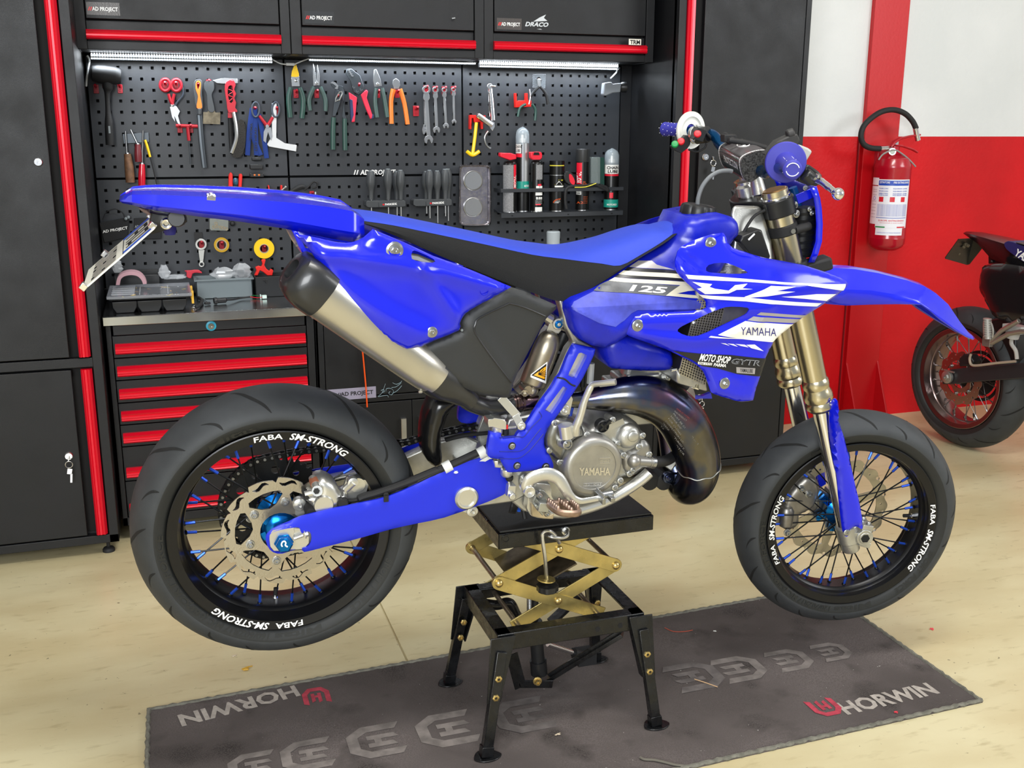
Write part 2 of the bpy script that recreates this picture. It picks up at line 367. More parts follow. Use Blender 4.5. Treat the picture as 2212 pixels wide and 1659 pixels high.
XL, XR = -.205, 1.84
cabs = [(-.2197, .4620, -.183, .430, 'left'), (.4637, 1.1485, .500, 1.114, 'middle'), (1.1493, 1.8214, 1.184, 1.788, 'right')]
labs = ['black wall cabinet nearest the left locker, with red rail and brownish sticker', 'middle black wall cabinet of the three, red rail, small sticker at lower left', 'black wall cabinet with two stickers side by side, right of the other two']
YC = 3.76
def sticker(name, x0, z0, x1, z1, Y, parent, bg, label=None):
    return mk(name, MB().bb((x0, Y-.0006, z0), (x1, Y, z1)), bg, parent, label=label)
M_stk = mat('clear_sticker', '45403e', .3, bump=.3, bscale=300)
M_stkr = mat('sticker_red', 'd03030', .4)
for i, (a, b, c, d, nm) in enumerate(cabs):
    t = thing('wall_cabinet', labs[i], 'cabinet', ((a+b)/2, 3.9, 1.64), group=None)
    m = MB(); m.bb((a, YC, 1.64), (c, YC+.03, 2.2)); m.bb((d, YC, 1.64), (b, YC+.03, 2.2)); m.bb((c, YC, 1.64), (d, YC+.03, 1.667)); m.bb((a, YC+.001, 1.642), (b, 4.02, 1.652)); m.bb((a, YC+.02, 1.64), (a+.01, 4.02, 2.2)); m.bb((b-.01, YC+.02, 1.64), (b, 4.02, 2.2)); m.bb((a, YC+.001, 2.17), (b, 4.02, 2.2)); m.bb((a, 4.0, 1.64), (b, 4.02, 2.2))
    mk('frame', m, M_black, t, bev=.0015)
    dr = mk('door', MB().bb((c+.003, YC-.001, 1.734), (d-.003, YC+.018, 2.168)), M_blackd, t, bev=.002)
    mk('lower_panel', MB().bb((c+.002, YC+.012, 1.668), (d-.002, YC+.02, 1.729)), M_blackd, t)
    q = MB(); trim_strip(q, c, d, 1.671, 1.701, YC+.006, False); mk('handle_rail', q, M_redtrim, t, ang=20)
    mk('recess', MB().bb((c-.002, YC+.026, 1.66), (d+.002, YC+.03, 2.17)), M_dark, t)
    sx, sz = ((-.176, 1.7454), (.512, 1.7415), (1.1966, 1.7421))[i]; wd = .1 if i < 2 else .094
    s = sticker('sticker', sx, sz, sx+wd, sz+.039, YC-.001, dr, M_stk if i != 1 else mat('dark_sticker', '26282b', .35))
    q = MB(); text(q, 'AD PROJECT', (sx+.017, YC-.0018, sz+.013), (wd-.023, 0, 0), (0, 0, .0115), 0, .015)
    for k in (0, 1): q.add([V((sx+.004+k*.006, YC-.0018, sz+.013)), V((sx+.0075+k*.006, YC-.0018, sz+.013)), V((sx+.012+k*.006, YC-.0018, sz+.0245)), V((sx+.0085+k*.006, YC-.0018, sz+.0245))], [(0, 1, 2, 3)], 1)
    mk('lettering', q, [M_white, M_stkr], s)
    if i == 2:
        q = MB(); text(q, 'DRACO', (1.304, YC-.0018, 1.7565), (.088, 0, 0), (0, 0, .014), 0, .04, .35)
        for (zz, hh, xx, ww) in ((1.7725, .02, 1.335, .055), (1.7455, -.006, 1.325, .05)):
            q.add([V((xx, YC-.0016, zz)), V((xx+ww, YC-.0016, zz+.004)), V((xx+ww*.75, YC-.0016, zz+.006+hh*.4)), V((xx+ww*.9, YC-.0016, zz+.006+hh)), V((xx+ww*.45, YC-.0016, zz+.005+hh*.5))], [(0, 1, 2, 3, 4)], 0)
        mk('sticker', q, mat('silver_print', 'c9cdd0', .35, .4), dr, label='silver lettered logo sticker')
        q = MB().bb((1.709, YC-.019, 1.7005), (1.7595, YC-.0185, 1.722)); mk('sticker', q, mat('white_sticker', 'dcd8cc', .5), t, label='small white sticker above the rail')
        q = MB(); text(q, 'TRM', (1.714, YC-.0195, 1.7035), (.041, 0, 0), (0, 0, .0145), 0, .03); mk('lettering', q, M_dark, t)
    if i == 1:
        q = MB(); q.box((1.033, YC-.006, 1.7735), (.012, .012, .004), (0, -.2, 0)); mk('peg_stub', q, M_steel, t)
M_led = mat('led_chip', 'f4faff', .4, emit=9); M_ledb = mat('led_strip_base', '788088', .35)
bars = [(-.186, .418, 1.6225, 3.945), (.549, 1.178, 1.634, 3.965), (1.185, 1.7605, 1.624, 3.945)]
bl = ['white LED light bar under the wall cabinet nearest the left locker', 'thin white LED light bar under the middle wall cabinet', 'white LED light bar under the right-hand wall cabinet']
for i, (a, b, z, y) in enumerate(bars):
    t = thing('led_light_bar', bl[i], 'light', ((a+b)/2, y, z))
    m = MB(); m.bb((a, y, z-.004), (b, y+.012, z+.014)); m.bb((a, y-.014, z+.002), (b, y, z+.006)); mk('housing', m, M_ledb, t, bev=.001)
    q = MB(); n_ = int((b-a)/.0083)
    for k in range(n_):
        x = a+.005+k*(b-a-.01)/(n_-1); q.box((x, y-.0045, z+.0005), (.0045, .005, .004));
        q.box((x, y-.0008, z+.0105), (.0045, .002, .0125) if i != 1 else (.004, .002, .004))
    led = mk('led_row', q, M_led, t); led['kind'] = 'stuff'
M_cab = mat('white_cable', 'cfd2d2', .45)
solo('power_cable', MB().tube(spl([P(188, 120, 3.95), P(193, 130, 3.95), P(190, 150, 3.95), P(187, 172, 3.96), P(186, 186, 3.97)], 5), .0035, 8), M_cab, 'short white cable end hanging at the left end of the lights', 'cable')
m = MB(); m.tube(spl([P(588, 128, 3.95), P(605, 137, 3.95), P(618, 139, 3.95)], 5), .0025, 8); m.tube(spl([P(636, 139, 3.95), P(652, 132, 3.95), P(668, 126, 3.96)], 5), .0025, 8); m.box(P(627, 139, 3.95), (.03, .008, .009))
solo('power_cable', m, M_cab, 'white linking cable with plug between the first two light bars', 'cable', bev=.001)
solo('power_cable', MB().tube(spl([P(1335, 147, 3.94), P(1332, 155, 3.94), P(1325, 163, 3.95), P(1319, 169, 3.96)], 5), .003, 8), M_cab, 'white cable end hanging at the right end of the lights', 'cable')
area('led_bar_glow_a', (.12, 3.93, 1.61), (.12, 3.97, 0.6), .6, .02, 2.2, (.85, .93, 1)); area('led_bar_glow_b', (.86, 3.95, 1.62), (.86, 3.97, .6), .6, .02, 1.8, (.85, .93, 1)); area('led_bar_glow_c', (1.47, 3.93, 1.61), (1.47, 3.97, .6), .6, .02, 2.2, (.85, .93, 1))

def pegpanel(xa, xb, za, zb, hx0, nx, hz0, nz_, label):
    p = .0375; h = .0051; Yp = 4.0; m = MB()
    xs = sorted(set([xa, xb]+[round(hx0+i*p+s*h, 5) for i in range(nx) for s in (-1, 1)])); zs = sorted(set([za, zb]+[round(hz0-j*p+s*h, 5) for j in range(nz_) for s in (-1, 1)]))
    hc = set()
    for i in range(nx):
        for j in range(nz_): hc.add((round(hx0+i*p, 4), round(hz0-j*p, 4)))
    nX, nZ = len(xs), len(zs); vs = [V((x, Yp, z)) for z in zs for x in xs]; fs = []; N = len(vs); vs += [v+V((0, .002, 0)) for v in vs]
    for j in range(nZ-1):
        for i in range(nX-1):
            cx, cz = (xs[i]+xs[i+1])/2, (zs[j]+zs[j+1])/2; q = (j*nX+i, j*nX+i+1, (j+1)*nX+i+1, (j+1)*nX+i)
            if (round(cx, 4), round(cz, 4)) in hc:
                for k in range(4): fs.append((q[k], q[(k+1) % 4], q[(k+1) % 4]+N, q[k]+N))
            else: fs.append(q)
    m.add(vs, fs)
    for a, b in (((xa, Yp, za), (xa+.002, Yp+.02, zb)), ((xb-.002, Yp, za), (xb, Yp+.02, zb)), ((xa, Yp, za), (xb, Yp+.02, za+.002)), ((xa, Yp, zb-.002), (xb, Yp+.02, zb))): m.bb(a, b)
    return meta(mk('pegboard_panel', m, M_peg, ang=20, flip=True), label, 'pegboard')
ZT, ZM = 1.637, 1.2195
pegpanel(-.2066, .4610, ZM+.002, ZT, -.1776, 17, 1.5975, 10, 'upper black pegboard panel holding the mallet, scissors and rasp')
pegpanel(.4640, 1.1322, ZM+.002, ZT, .4983, 17, 1.5975, 10, 'upper black pegboard panel behind the row of pliers and wrenches')
pegpanel(1.1352, 1.7960, ZM+.002, ZT, 1.1672, 16, 1.5975, 10, 'upper black pegboard panel above the shelf of spray cans')
pegpanel(-.2066, .4610, .80, ZM-.002, -.1776, 17, 1.179, 9, 'lower black pegboard panel behind the parts bins and tape rolls')
pegpanel(.4640, 1.1322, .80, ZM-.002, .4983, 17, 1.179, 9, 'lower black pegboard panel behind the screwdriver racks')
pegpanel(1.1352, 1.7960, .80, ZM-.002, 1.1672, 16, 1.179, 9, 'lower black pegboard panel behind the can shelf')
solo('backing_panel', MB().bb((-.21, 4.03, .1), (1.84, 4.04, 1.64)), mat('backing', '0b0c0e', .7), 'dark panel seen through the pegboard holes', 'panel')
solo('filler_strip', MB().bb((1.797, 3.995, .8), (1.8415, 4.01, 1.64)), M_black, 'narrow black upright strip between pegboard and right locker', 'panel')
m = MB(); text(m, 'AD PROJECT', P(778, 377.5, 3.999), (.135, 0, 0), (0, 0, .0175), 0, .02, .15)
for k in (0, 1):
    a = P(764+k*5.5, 377.5, 3.999); m.add([a, a+V((.004, 0, 0)), a+V((.0095, 0, .0175)), a+V((.0055, 0, .0175))], [(0, 1, 2, 3)])
solo('wall_lettering', m, M_white, 'white lettering with two slashes along the panel joint', 'sign')

ZW = .795; YW = 3.60
m = MB(); m.bb((-.205, YW, ZW-.031), (1.838, YW+.012, ZW)); m.bb((-.205, YW, ZW-.004), (1.838, 3.998, ZW)); m.bb((-.205, YW+.02, ZW-.03), (1.838, 3.99, ZW-.006))
solo('worktop', m, mat('worktop_steel', 'b4b6b8', .2, 1, rvar=.06, vscale=3), 'polished steel worktop with folded front edge under the pegboard', 'worktop', bev=.0015)
YD = 3.62
def DX(px, py): return P(px, py, YD)
t = thing('drawer_chest', 'black tool chest with seven red-railed drawers below the worktop', 'tool chest', (.13, 3.8, 0))
xa, xb = -.20, P(682, 800, YD).x
dl, dr_ = P(247.5, 757, YD).x, P(660, 735, YD).x
m = MB(); m.bb((xa, YD, .06), (dl-.006, YD+.03, .764)); m.bb((dr_+.006, YD, .06), (xb, YD+.03, .764)); m.bb((dl, YD, .728), (dr_, YD+.03, .764)); m.bb((xa, YD, .06), (xb, YD+.03, .09)); m.bb((xa, YD+.02, .06), (xa+.01, 4.0, .764)); m.bb((xb-.01, YD+.02, .06), (xb, 4.0, .764)); m.bb((xa, 3.98, .06), (xb, 4.0, .764)); m.bb((xa, YD+.02, .06), (xb, 4, .07))
mk('frame', m, M_black, t, bev=.0015)
q = MB(); c = P(456, 704, YD); lock(q, c, .010); q.lathe(c, (0, -1, 0), [(.017, 0), (.017, .002), (.012, .004)], 20, 1); mk('lock', q, [M_chrome, mat('teal_ring', '2a9ab8', .4)], t)
zb = [P(247.5, 764.8, YD).z, P(253, 813, YD).z, P(257.5, 862, YD).z, P(262, 909.5, YD).z, P(266.6, 956.5, YD).z, P(273, 1031, YD).z, P(285, 1108, YD).z]
zt = .727
for i, z in enumerate(zb):
    zlo = z-.016; d = mk('drawer', MB().bb((dl-.004, YD+.003, zlo+.0015), (dr_+.004, YD+.3, zt-.0015)), M_blackd, t, bev=.0012)
    q = MB(); trim_strip(q, dl+.003, dr_-.001, z, z+.0335, YD+.004, False); mk('handle_rail', q, M_redtrim, d, ang=20); zt = zlo
for x in (xa+.04, xb-.04): foot(t, x, YD+.04, .07); foot(t, x, 3.96, .07)
t = thing('base_cabinet', 'black base cabinet with steel pull handles, right of the drawer chest', 'cabinet', (.85, 3.8, 0))
xa = xb+.004; xb2 = 1.15
zdoor = P(800, 871, YD).z
m = MB(); m.bb((xa, YD, .06), (xa+.028, YD+.03, .764)); m.bb((xb2-.03, YD, .06), (xb2, YD+.03, .764)); m.bb((xa, YD, .74), (xb2, YD+.03, .764)); m.bb((xa, YD, zdoor+.004), (xb2, YD+.03, zdoor+.026)); m.bb((xa, YD, .06), (xb2, YD+.03, .085)); m.bb((xa, 3.98, .06), (xb2, 4, .764)); m.bb((xa, YD+.02, .06), (xb2, 4, .07)); m.bb((xb2-.01, YD, .06), (xb2, 4, .764)); m.bb((xa, YD, .06), (xa+.01, 4, .764))
mk('frame', m, M_black, t, bev=.0015)
up = mk('upper_door', MB().bb((xa+.03, YD-.001, zdoor+.03), (xb2-.032, YD+.018, .737)), M_blackd, t, bev=.0015)
xm = P(891, 930, YD).x
for a, b in ((xa+.03, xm-.001), (xm+.001, xb2-.032)):
    d = mk('door', MB().bb((a, YD-.001, .088), (b, YD+.018, zdoor)), M_blackd, t, bev=.0015)
    hx = P(871 if a < xm-.1 else 910, 920, YD).x
    q = MB(); q.loft([[V((hx+s*.0098, YD-.001-d_, zz)) for s, d_ in ((-1, 0), (-1, .014), (-.8, .016), (.8, .016), (1, .014), (1, 0))] for zz in (P(871, 952, YD).z-.02, P(871, 902, YD).z)]); mk('handle', q, M_steel, d, ang=20)
a, b = P(720, 860, YD-.002), P(866, 829, YD-.002)
s = mk('sticker', MB().bb((P(690, 858, YD).x, YD-.0018, P(740, 864, YD).z), (P(812, 848, YD).x, YD-.001, P(740, 839.5, YD).z)), mat('lilac_sticker', '9c98ae', .35, .2), up)
q = MB(); o_ = P(736, 856, YD-.0025); text(q, 'AD PROJECT', o_, (P(806, 849, YD).x-o_.x, 0, 0), (0, 0, .014), 0, .02)
for k in (0, 1): a = P(729+k*4, 857, YD-.0025); q.add([a, a+V((.003, 0, 0)), a+V((.008, 0, .014)), a+V((.005, 0, .014))], [(0, 1, 2, 3)])
mk('lettering', q, M_dark, s)
q = MB(); K2 = K(4.809, 640, 700)
for cv, r_ in ((K2((850, 750), (890, 715), (910, 665), (925, 620)), .0018), (K2((850, 755), (900, 745), (945, 740), (955, 760)), .002), (K2((930, 700), (940, 670), (985, 670), (1010, 700), (990, 735), (960, 720), (975, 700)), .0025), (K2((1000, 720), (1050, 690), (1095, 640)), .002), (K2((990, 660), (1040, 650), (1090, 610)), .002), (K2((1000, 610), (1040, 625), (1085, 605), (1095, 590)), .002), (K2((880, 690), (905, 680), (915, 700), (890, 710)), .0025)):
    q.tube(spl([P(x, y, YD-.003) for x, y in cv], 5), r_, 5, flat=.25)
mk('scroll_print', q, mat('pale_blue_print', 'a9c4d0', .4), up)
t = thing('base_cabinet', 'plain black base cabinet beside the right tall locker', 'cabinet', (1.5, 3.8, 0))
m = MB(); m.bb((1.152, YD, .06), (1.18, YD+.03, .764)); m.bb((1.81, YD, .06), (1.838, YD+.03, .764)); m.bb((1.152, YD, .74), (1.838, YD+.03, .764)); m.bb((1.152, YD, .06), (1.838, YD+.03, .085)); m.bb((1.152, 3.98, .06), (1.838, 4, .764)); m.bb((1.152, YD, .06), (1.162, 4, .764)); m.bb((1.828, YD, .06), (1.838, 4, .764))
mk('frame', m, M_black, t, bev=.0015)
for a, b in ((1.182, 1.494), (1.496, 1.808)): mk('door', MB().bb((a, YD-.001, .088), (b, YD+.018, .738)), M_blackd, t, bev=.0015)
for q_, xx in ((bpy.data.objects['base_cabinet'], (.50, 1.1)), (t, (1.2, 1.79))):
    [foot(q_, x, y, .07) for x in xx for y in (3.68, 3.95)]
m = MB(); pts = [P(778, 745, 3.598), P(783, 760, 3.603), P(787, 800, 3.606), P(791, 845, 3.606), P(793, 879, 3.606)]
m.tube(spl(pts, 5), .0055, 8, flat=.5); solo('orange_strap', m, mat('orange_strap', 'ff5a14', .4), 'thin bright orange strap hanging from the worktop edge', 'strap')
O_B = V((.1925, 2.144, .584)); LEAN = R(4)
BM = Matrix.Translation(O_B) @ Matrix.Rotation(LEAN, 4, 'X'); BMi = BM.inverted()
def frame(o, yaw, lean):
    x = V((math.cos(yaw), -math.sin(yaw), 0)); y = V((math.sin(yaw)*math.cos(lean), math.cos(yaw)*math.cos(lean), math.sin(lean))); z = x.cross(y)
    return Matrix(((x.x, y.x, z.x, o[0]), (x.y, y.y, z.y, o[1]), (x.z, y.z, z.z, o[2]), (0, 0, 0, 1)))
FM = frame((1.642, 2.159, .410), R(12), R(4)); FMi = FM.inverted()
RW = frame(O_B, R(3), R(4))
def loc_(Mi, p, y):
    e = Mi @ EYE; d = Mi.to_3x3() @ ray(p[0], p[1]); return e+d*((y-e.y)/d.y)
def b(p, y): return loc_(BMi, p, y)
def ff(p, y): return loc_(FMi, p, y)
KA = K(3.16, 150, 380); KB = K(3.687, 700, 380); KC = K(3.16, 1200, 380); KD = K(2.949, 850, 750); KE = K(2.654, 250, 800); KF = K(3.19, 1550, 830); KH = K(4.609, 1400, 240)
bike = thing('motorcycle', 'blue supermoto motorcycle raised on the black scissor stand', 'motorcycle', tuple(BM @ V((.72, 0, -.42))), (LEAN, 0, 0))
def bp(name, mb, mats, parent=bike, M=BM, **k):
    mb.xf(M); return mk(name, mb, mats, parent, **k)
M_blue = mat('blue_plastic', '0616cc', .22, coat=.5, spec=.5)
M_bluet = mat('blue_tank', '0c1aa8', .34, var=.15, vscale=18, rvar=.1)
M_bluem = mat('blue_matt', '1226c8', .42)
M_seatb = mat('blue_seat_cover', '1e3cb8', .6, bump=.3, bscale=1400)
M_seatk = mat('black_seat_cover', '121314', .85, bump=.9, bscale=1500)
M_box = mat('black_airbox', '26282a', .45, bump=.2, bscale=1200)
M_tread = mat('tyre_tread', '303336', .62, bump=.15, bscale=600, var=.15, vscale=14)
M_side = mat('tyre_sidewall', '1b1d1d', .6, bump=.1, bscale=700)
M_groove = mat('tyre_groove', '0c0d0e', .8)
M_emb = mat('tyre_lettering', '1a1c1c', .45)
M_rim = mat('black_rim', '121214', .33, .3, bump=.05, bscale=900)
M_ano = mat('blue_anodised', '1272c8', .22, .9)
M_anod = mat('blue_anodised_nipple', '2a56d0', .3, .6)
M_spoke = mat('black_spoke', '18191a', .3, .6)
M_alu = mat('cast_aluminium', 'b6b6b2', .36, .85, bump=.2, bscale=500, var=.12, vscale=30)
M_alub = mat('bright_aluminium', 'd2d2ce', .3, .85, bump=.12, bscale=400)
M_titan = mat('bronze_silver', '9c9484', .35, .9, var=.1, vscale=20)
M_gold = mat('fork_gold', 'c8bfa4', .24, 1, bump=.04, bscale=300)
M_disc = mat('disc_steel', 'b2aca0', .3, 1, bump=.15, bscale=300)
M_zinc = mat('zinc_bolt', 'a4a6a8', .3, 1)
M_pipe = mat('raw_steel_pipe', '6e6a66', .2, 1, var=.35, vscale=9, rvar=.08)
M_mufl = mat('muffler_alu', 'c6c3ba', .32, .9, bump=.06, bscale=500, var=.06, vscale=5)
M_cap = mat('muffler_cap', '222325', .32, coat=.2)
M_navy = mat('navy_rubber', '34349c', .6)
M_decw = mat('white_decal', 'eceae2', .35); M_decc = mat('cream_decal', 'd8d2bc', .4); M_decs = mat('silver_decal', 'a8a4a6', .35, .4); M_deck = mat('dark_decal', '17181c', .35); M_decg = mat('worn_grey_decal', '5a5c60', .5, var=.4, vscale=25)
M_decp = mat('scuffed_blue', '3e46ae', .5, var=.3, vscale=26)
class Panel:
    """outline in photo pixels at lateral y0; depth y = yf(x,z) - bulge*round(edge distance/rad) - ridges"""
    def __init__(s, outl, y0, yf=None, bulge=.008, rad=.03, ridges=(), fn=b):
        s.fn = fn; s.y0 = y0; s.yf = yf or (lambda x, z: y0); s.bulge = bulge; s.rad = rad; s.ri = []
        s.ol = None; s.ol = s.path(outl); s.ri = [([(q.x, q.z) for q in [s.fn(p, y0) for p in spl(l, 4)]], h, w_) for l, h, w_ in ridges]
    def pt(s, p):
        y = s.y0
        for _ in range(4):
            q = s.fn(p, y); y = s.y(q.x, q.z) if s.ol else s.yf(q.x, q.z)
        return q
    def path(s, px): return [(q.x, q.z) for q in [s.pt(p) for p in px]]
    def y(s, x, z, off=0):
        d = 1e9
        if s.bulge or s.rad:
            ol = s.ol; n = len(ol)
            for i in range(n):
                ax, az = ol[i-1]; bx, bz = ol[i]; ux, uz = bx-ax, bz-az; L2 = ux*ux+uz*uz or 1e-12
                t = max(0, min(1, ((x-ax)*ux+(z-az)*uz)/L2)); dd = (x-ax-ux*t)**2+(z-az-uz*t)**2
                if dd < d: d = dd
        d = math.sqrt(d); t = min(1, d/s.rad) if inside((x, z), s.ol) else 0
        y = s.yf(x, z)-s.bulge*math.sqrt(max(0, 1-(1-t)**2))
        for l, h, w_ in s.ri:
            dd = 1e9
            for i in range(1, len(l)):
                ax, az = l[i-1]; bx, bz = l[i]; ux, uz = bx-ax, bz-az; L2 = ux*ux+uz*uz or 1e-12
                u = max(0, min(1, ((x-ax)*ux+(z-az)*uz)/L2)); dd = min(dd, (x-ax-ux*u)**2+(z-az-uz*u)**2)
            y -= h*math.exp(-dd/(w_*w_))
        return y+off
    def grid(s, ol, holes, step):
        pts = []; ed = []
        for l in [ol]+list(holes):
            dn = []
            for i in range(len(l)):
                a, c = l[i], l[(i+1) % len(l)]; n = max(1, int(math.hypot(c[0]-a[0], c[1]-a[1])/step+.5))
                for k in range(n): dn.append((a[0]+(c[0]-a[0])*k/n, a[1]+(c[1]-a[1])*k/n))
            k0 = len(pts); pts += dn; ed += [(k0+i, k0+(i+1) % len(dn)) for i in range(len(dn))]
        nb = len(pts); xs = [p[0] for p in ol]; zs = [p[1] for p in ol]; j = 0
        z = min(zs)+step/2
        while z < max(zs):
            x = min(xs)+step/2*(1+(j % 2))
            while x < max(xs):
                if inside((x, z), ol) and not any(inside((x, z), h) for h in holes):
                    if min((x-p[0])**2+(z-p[1])**2 for p in pts[:nb]) > (step*.45)**2: pts.append((x, z))
                x += step
            z += step*.87; j += 1
        r = delaunay_2d_cdt([V(p) for p in pts], ed, [], 0, 1e-7); vs = [tuple(v) for v in r[0]]; fs = []
        for f in r[2]:
            c = (sum(vs[i][0] for i in f)/3, sum(vs[i][1] for i in f)/3)
            if inside(c, ol) and not any(inside(c, h) for h in holes): fs.append(tuple(f))
        return vs, fs, r[1]
    def mesh(s, holes=(), step=.009, thick=.003, outl=None, off=0, mb=None, m=0, both=None):
        mb = mb or MB(); ol = s.ol if outl is None else s.path(outl); hs = [s.path(h) for h in holes]
        vs, fs, ed = s.grid(ol, hs, step); n = len(vs)
        f3 = [V((x, s.y(x, z, off), z)) for x, z in vs]
        if both is not None: bk = [V((x, 2*both-p.y, z)) for (x, z), p in zip(vs, f3)]
        else: bk = [p+V((0, thick, 0)) for p in f3]
        cnt = {}
        for f in fs:
            for i in range(3): e = (f[i], f[(i+1) % 3]); cnt[e] = 1
        F = list(fs)+[tuple(i+n for i in f[::-1]) for f in fs]
        for (a, c) in cnt:
            if (c, a) not in cnt: F.append((c, a, a+n, c+n))
        return mb.add(f3+bk, F, m)
    def decal(s, px, mb, m=0, step=.006, off=-.001):
        ol = s.path(px); vs, fs, _ = s.grid(ol, [], step); return mb.add([V((x, s.y(x, z, off), z)) for x, z in vs], fs, m)
    def line(s, px, mb, r=.0012, m=0, n=4, off=0):
        P3 = []
        for p in spl(px, n): q = s.pt(p); P3.append(q+V((0, off, 0)))
        return mb.tube(P3, r, 6, m)
    def text(s, t, p0, p1, h, mb, m=0, bold=.01, shear=0, off=-.0012):
        a, c = V((p0[0], p0[1])), V((p1[0], p1[1])); u = c-a; nrm = V((u.y, -u.x)).normalized()*h; sh = u.normalized()*h*shear
        def mp(x, y):
            p = a+u*x+nrm*y+sh*y; q = s.pt((p.x, p.y)); return q+V((0, off, 0))
        return text(mb, t, (0, 0, 0), (1, 0, 0), (0, 1, 0), m, bold, mp=mp)
def arr(f, pts, y): return [f(p, y) for p in pts]
def plate(mb, f, px, y, d, holes=(), m=0):
    return mb.slab(arr(f, px, y), (0, d, 0), [arr(f, h, y) for h in holes], m)
def bolt(mb, f, p, y, r=.006, h=.005, m=0): return mb.hexa(f(p, y), (0, -1, 0), r, h, m)
def make_wheel(M, Rt, hw, rimw, parent, label, near_disc, far_disc, hub_r, seed, root=None, old=False, spoke_a=.6, mats=None):
    mt = mats or dict(rim=M_rim, hub=M_ano, nip=M_anod, spoke=M_spoke, text=True)
    ry = rimw; rim = MB()
    prof = [(.226, -ry), (.2265, -ry-.003), (.224, -ry-.004), (.206, -ry-.001), (.2045, -ry+.003), (.2035, -ry+.02), (.2005, -ry+.026), (.2, -ry+.032), (.1955, -ry+.037), (.1935, -ry+.043)]
    if ry < .06: prof = [(.226, -ry), (.2265, -ry-.003), (.224, -ry-.004), (.206, -ry-.001), (.2045, -ry+.003), (.2035, -ry+.013), (.2005, -ry+.018), (.2, -ry+.022), (.1955, -ry+.026), (.1935, -ry+.030)]
    full = prof+[(r, -y) for r, y in prof[::-1]]+[(.219, ry-.003), (.216, 0), (.219, -ry+.003)]
    rim.ring((0, 0, 0), (0, 1, 0), full, 96)
    w_ = bp('wheel', rim, mt['rim'], parent, M, ang=25, label=label)
    T = MB(); sw = [(.224, .055*hw/.0795), (.229, .068*hw/.0795), (.236, .074*hw/.0795), (.246, hw*.975)]
    c = Rt-.2515; tr = [(.2515+c*0, hw), (.2515+c*.16, hw*.985), (.2515+c*.34, hw*.93), (.2515+c*.52, hw*.83), (.2515+c*.69, hw*.68), (.2515+c*.84, hw*.50), (.2515+c*.94, hw*.30), (.2515+c*.99, hw*.12), (Rt, 0)]
    half = sw+tr; pf = [(r, -y) for r, y in half]+[(r, y) for r, y in half[:-1][::-1]]; k = len(pf); n = 96; nsw = len(sw)
    vs = []
    for i in range(n):
        a = 2*PI*i/n
        for r, y in pf: vs.append(V((r*math.cos(a), y, r*math.sin(a))))
    for j in range(k-1):
        mi = 1 if (j < nsw or j >= k-1-nsw) else 0
        T.add([], [], 0); o = 0
        for i in range(n): T.f.append((i*k+j, ((i+1) % n)*k+j, ((i+1) % n)*k+j+1, i*k+j+1)); T.m.append(mi)
    T.v = vs
    def sp(u):
        q = u*(len(tr)-1); i = min(int(q), len(tr)-2); f = q-i; return tr[i][0]*(1-f)+tr[i+1][0]*f, tr[i][1]*(1-f)+tr[i+1][1]*f
    def groove(a0, pts, w0):
        for sgn in (-1, 1):
            top = []; bot = []
            for q, (da, u) in enumerate(spl(pts, 5)):
                t = q/(len(pts)*5-5); ww = w0*math.sin(PI*min(1, max(.04, t)))**.7
                r, y = sp(min(1, max(0, u))); a = a0+da+(0 if sgn < 0 else .11)
                p = V(((r+.0004)*math.cos(a), sgn*(y+.0003), (r+.0004)*math.sin(a))); tdir = V((-math.sin(a), 0, math.cos(a)))
                top.append(p+tdir*ww/2); bot.append(p-tdir*ww/2)
            T.loft([top, bot], 2, cap=False, closed=False)
    for i in range(18):
        a0 = 2*PI*i/18+seed
        if i % 2 == 0: groove(a0, [(0, .22), (.05, .42), (.13, .62), (.2, .82), (.26, .98)], .0105)
        else: groove(a0, [(.03, .12), (.05, .28), (.1, .4), (.16, .47)], .008)
    tyre = bp('tyre', T, [M_tread, M_side, M_groove], w_, M, ang=50)
    L_ = MB()
    def arc(mb, s_, r, y, a_start, a_len, h, bold=.01, shear=0, m=0, slope=0):
        def mp(x, yy):
            rr = r+h*yy; a = a_start-a_len*x-(shear*h*yy)/r; return V((rr*math.cos(a), y+slope*(rr-r), rr*math.sin(a)))
        text(mb, s_, (0, 0, 0), (1, 0, 0), (0, 1, 0), m, bold, mp=mp)
    if mt.get('text'):
        for a_s in mt['txt']:
            q = MB(); arc(q, 'FABA', .2095, -ry-.0042, a_s, .27, .0115, .02, .1, slope=-.17)
            arc(q, 'SM-STRONG', .2085, -ry-.0042, a_s-.33, .57, .014, .025, .3, slope=-.17); bp('rim_lettering', q, M_white, w_, M, ang=10)
        yb = -.0785*hw/.0795-.0004
        for s_, a_s, al in (('Mitas', 2.15, .42), ('SPORT FORCE', 3.9, .85), ('Mitas', -1.25, .42), ('160/60ZR17 M/C (69W)' if ry > .06 else '120/70ZR17 M/C (58W)', -1.72-.0, .8), ('SPORT FORCE', -.35, .6)):
            q = MB(); arc(q, s_, .2335, -(.0738*hw/.0795)-.0008, a_s, al, .013, .02, .15, slope=-.25); bp('tyre_lettering', q, M_emb, w_, M, ang=10)
    hb = MB(); hb.lathe((0, -.056, 0), (0, 1, 0), [(hub_r*.5, 0), (hub_r*.62, .002), (hub_r*.95, .008), (hub_r*1.15, .018), (hub_r*1.2, .024), (hub_r*.75, .034), (hub_r*.6, .056), (hub_r*.75, .078), (hub_r*1.2, .088), (hub_r*1.2, .094), (hub_r*.6, .108)], 40)
    for i in range(6):
        a = 2*PI*i/6+.35; u = V((math.cos(a), 0, math.sin(a)))
        for yy, rr in ((-.046, near_disc), (.046, far_disc)):
            if rr: hb.bar(u*hub_r*.8+V((0, yy, 0)), u*(rr*.47)+V((0, yy, 0)), .018, .009, (0, 1, 0))
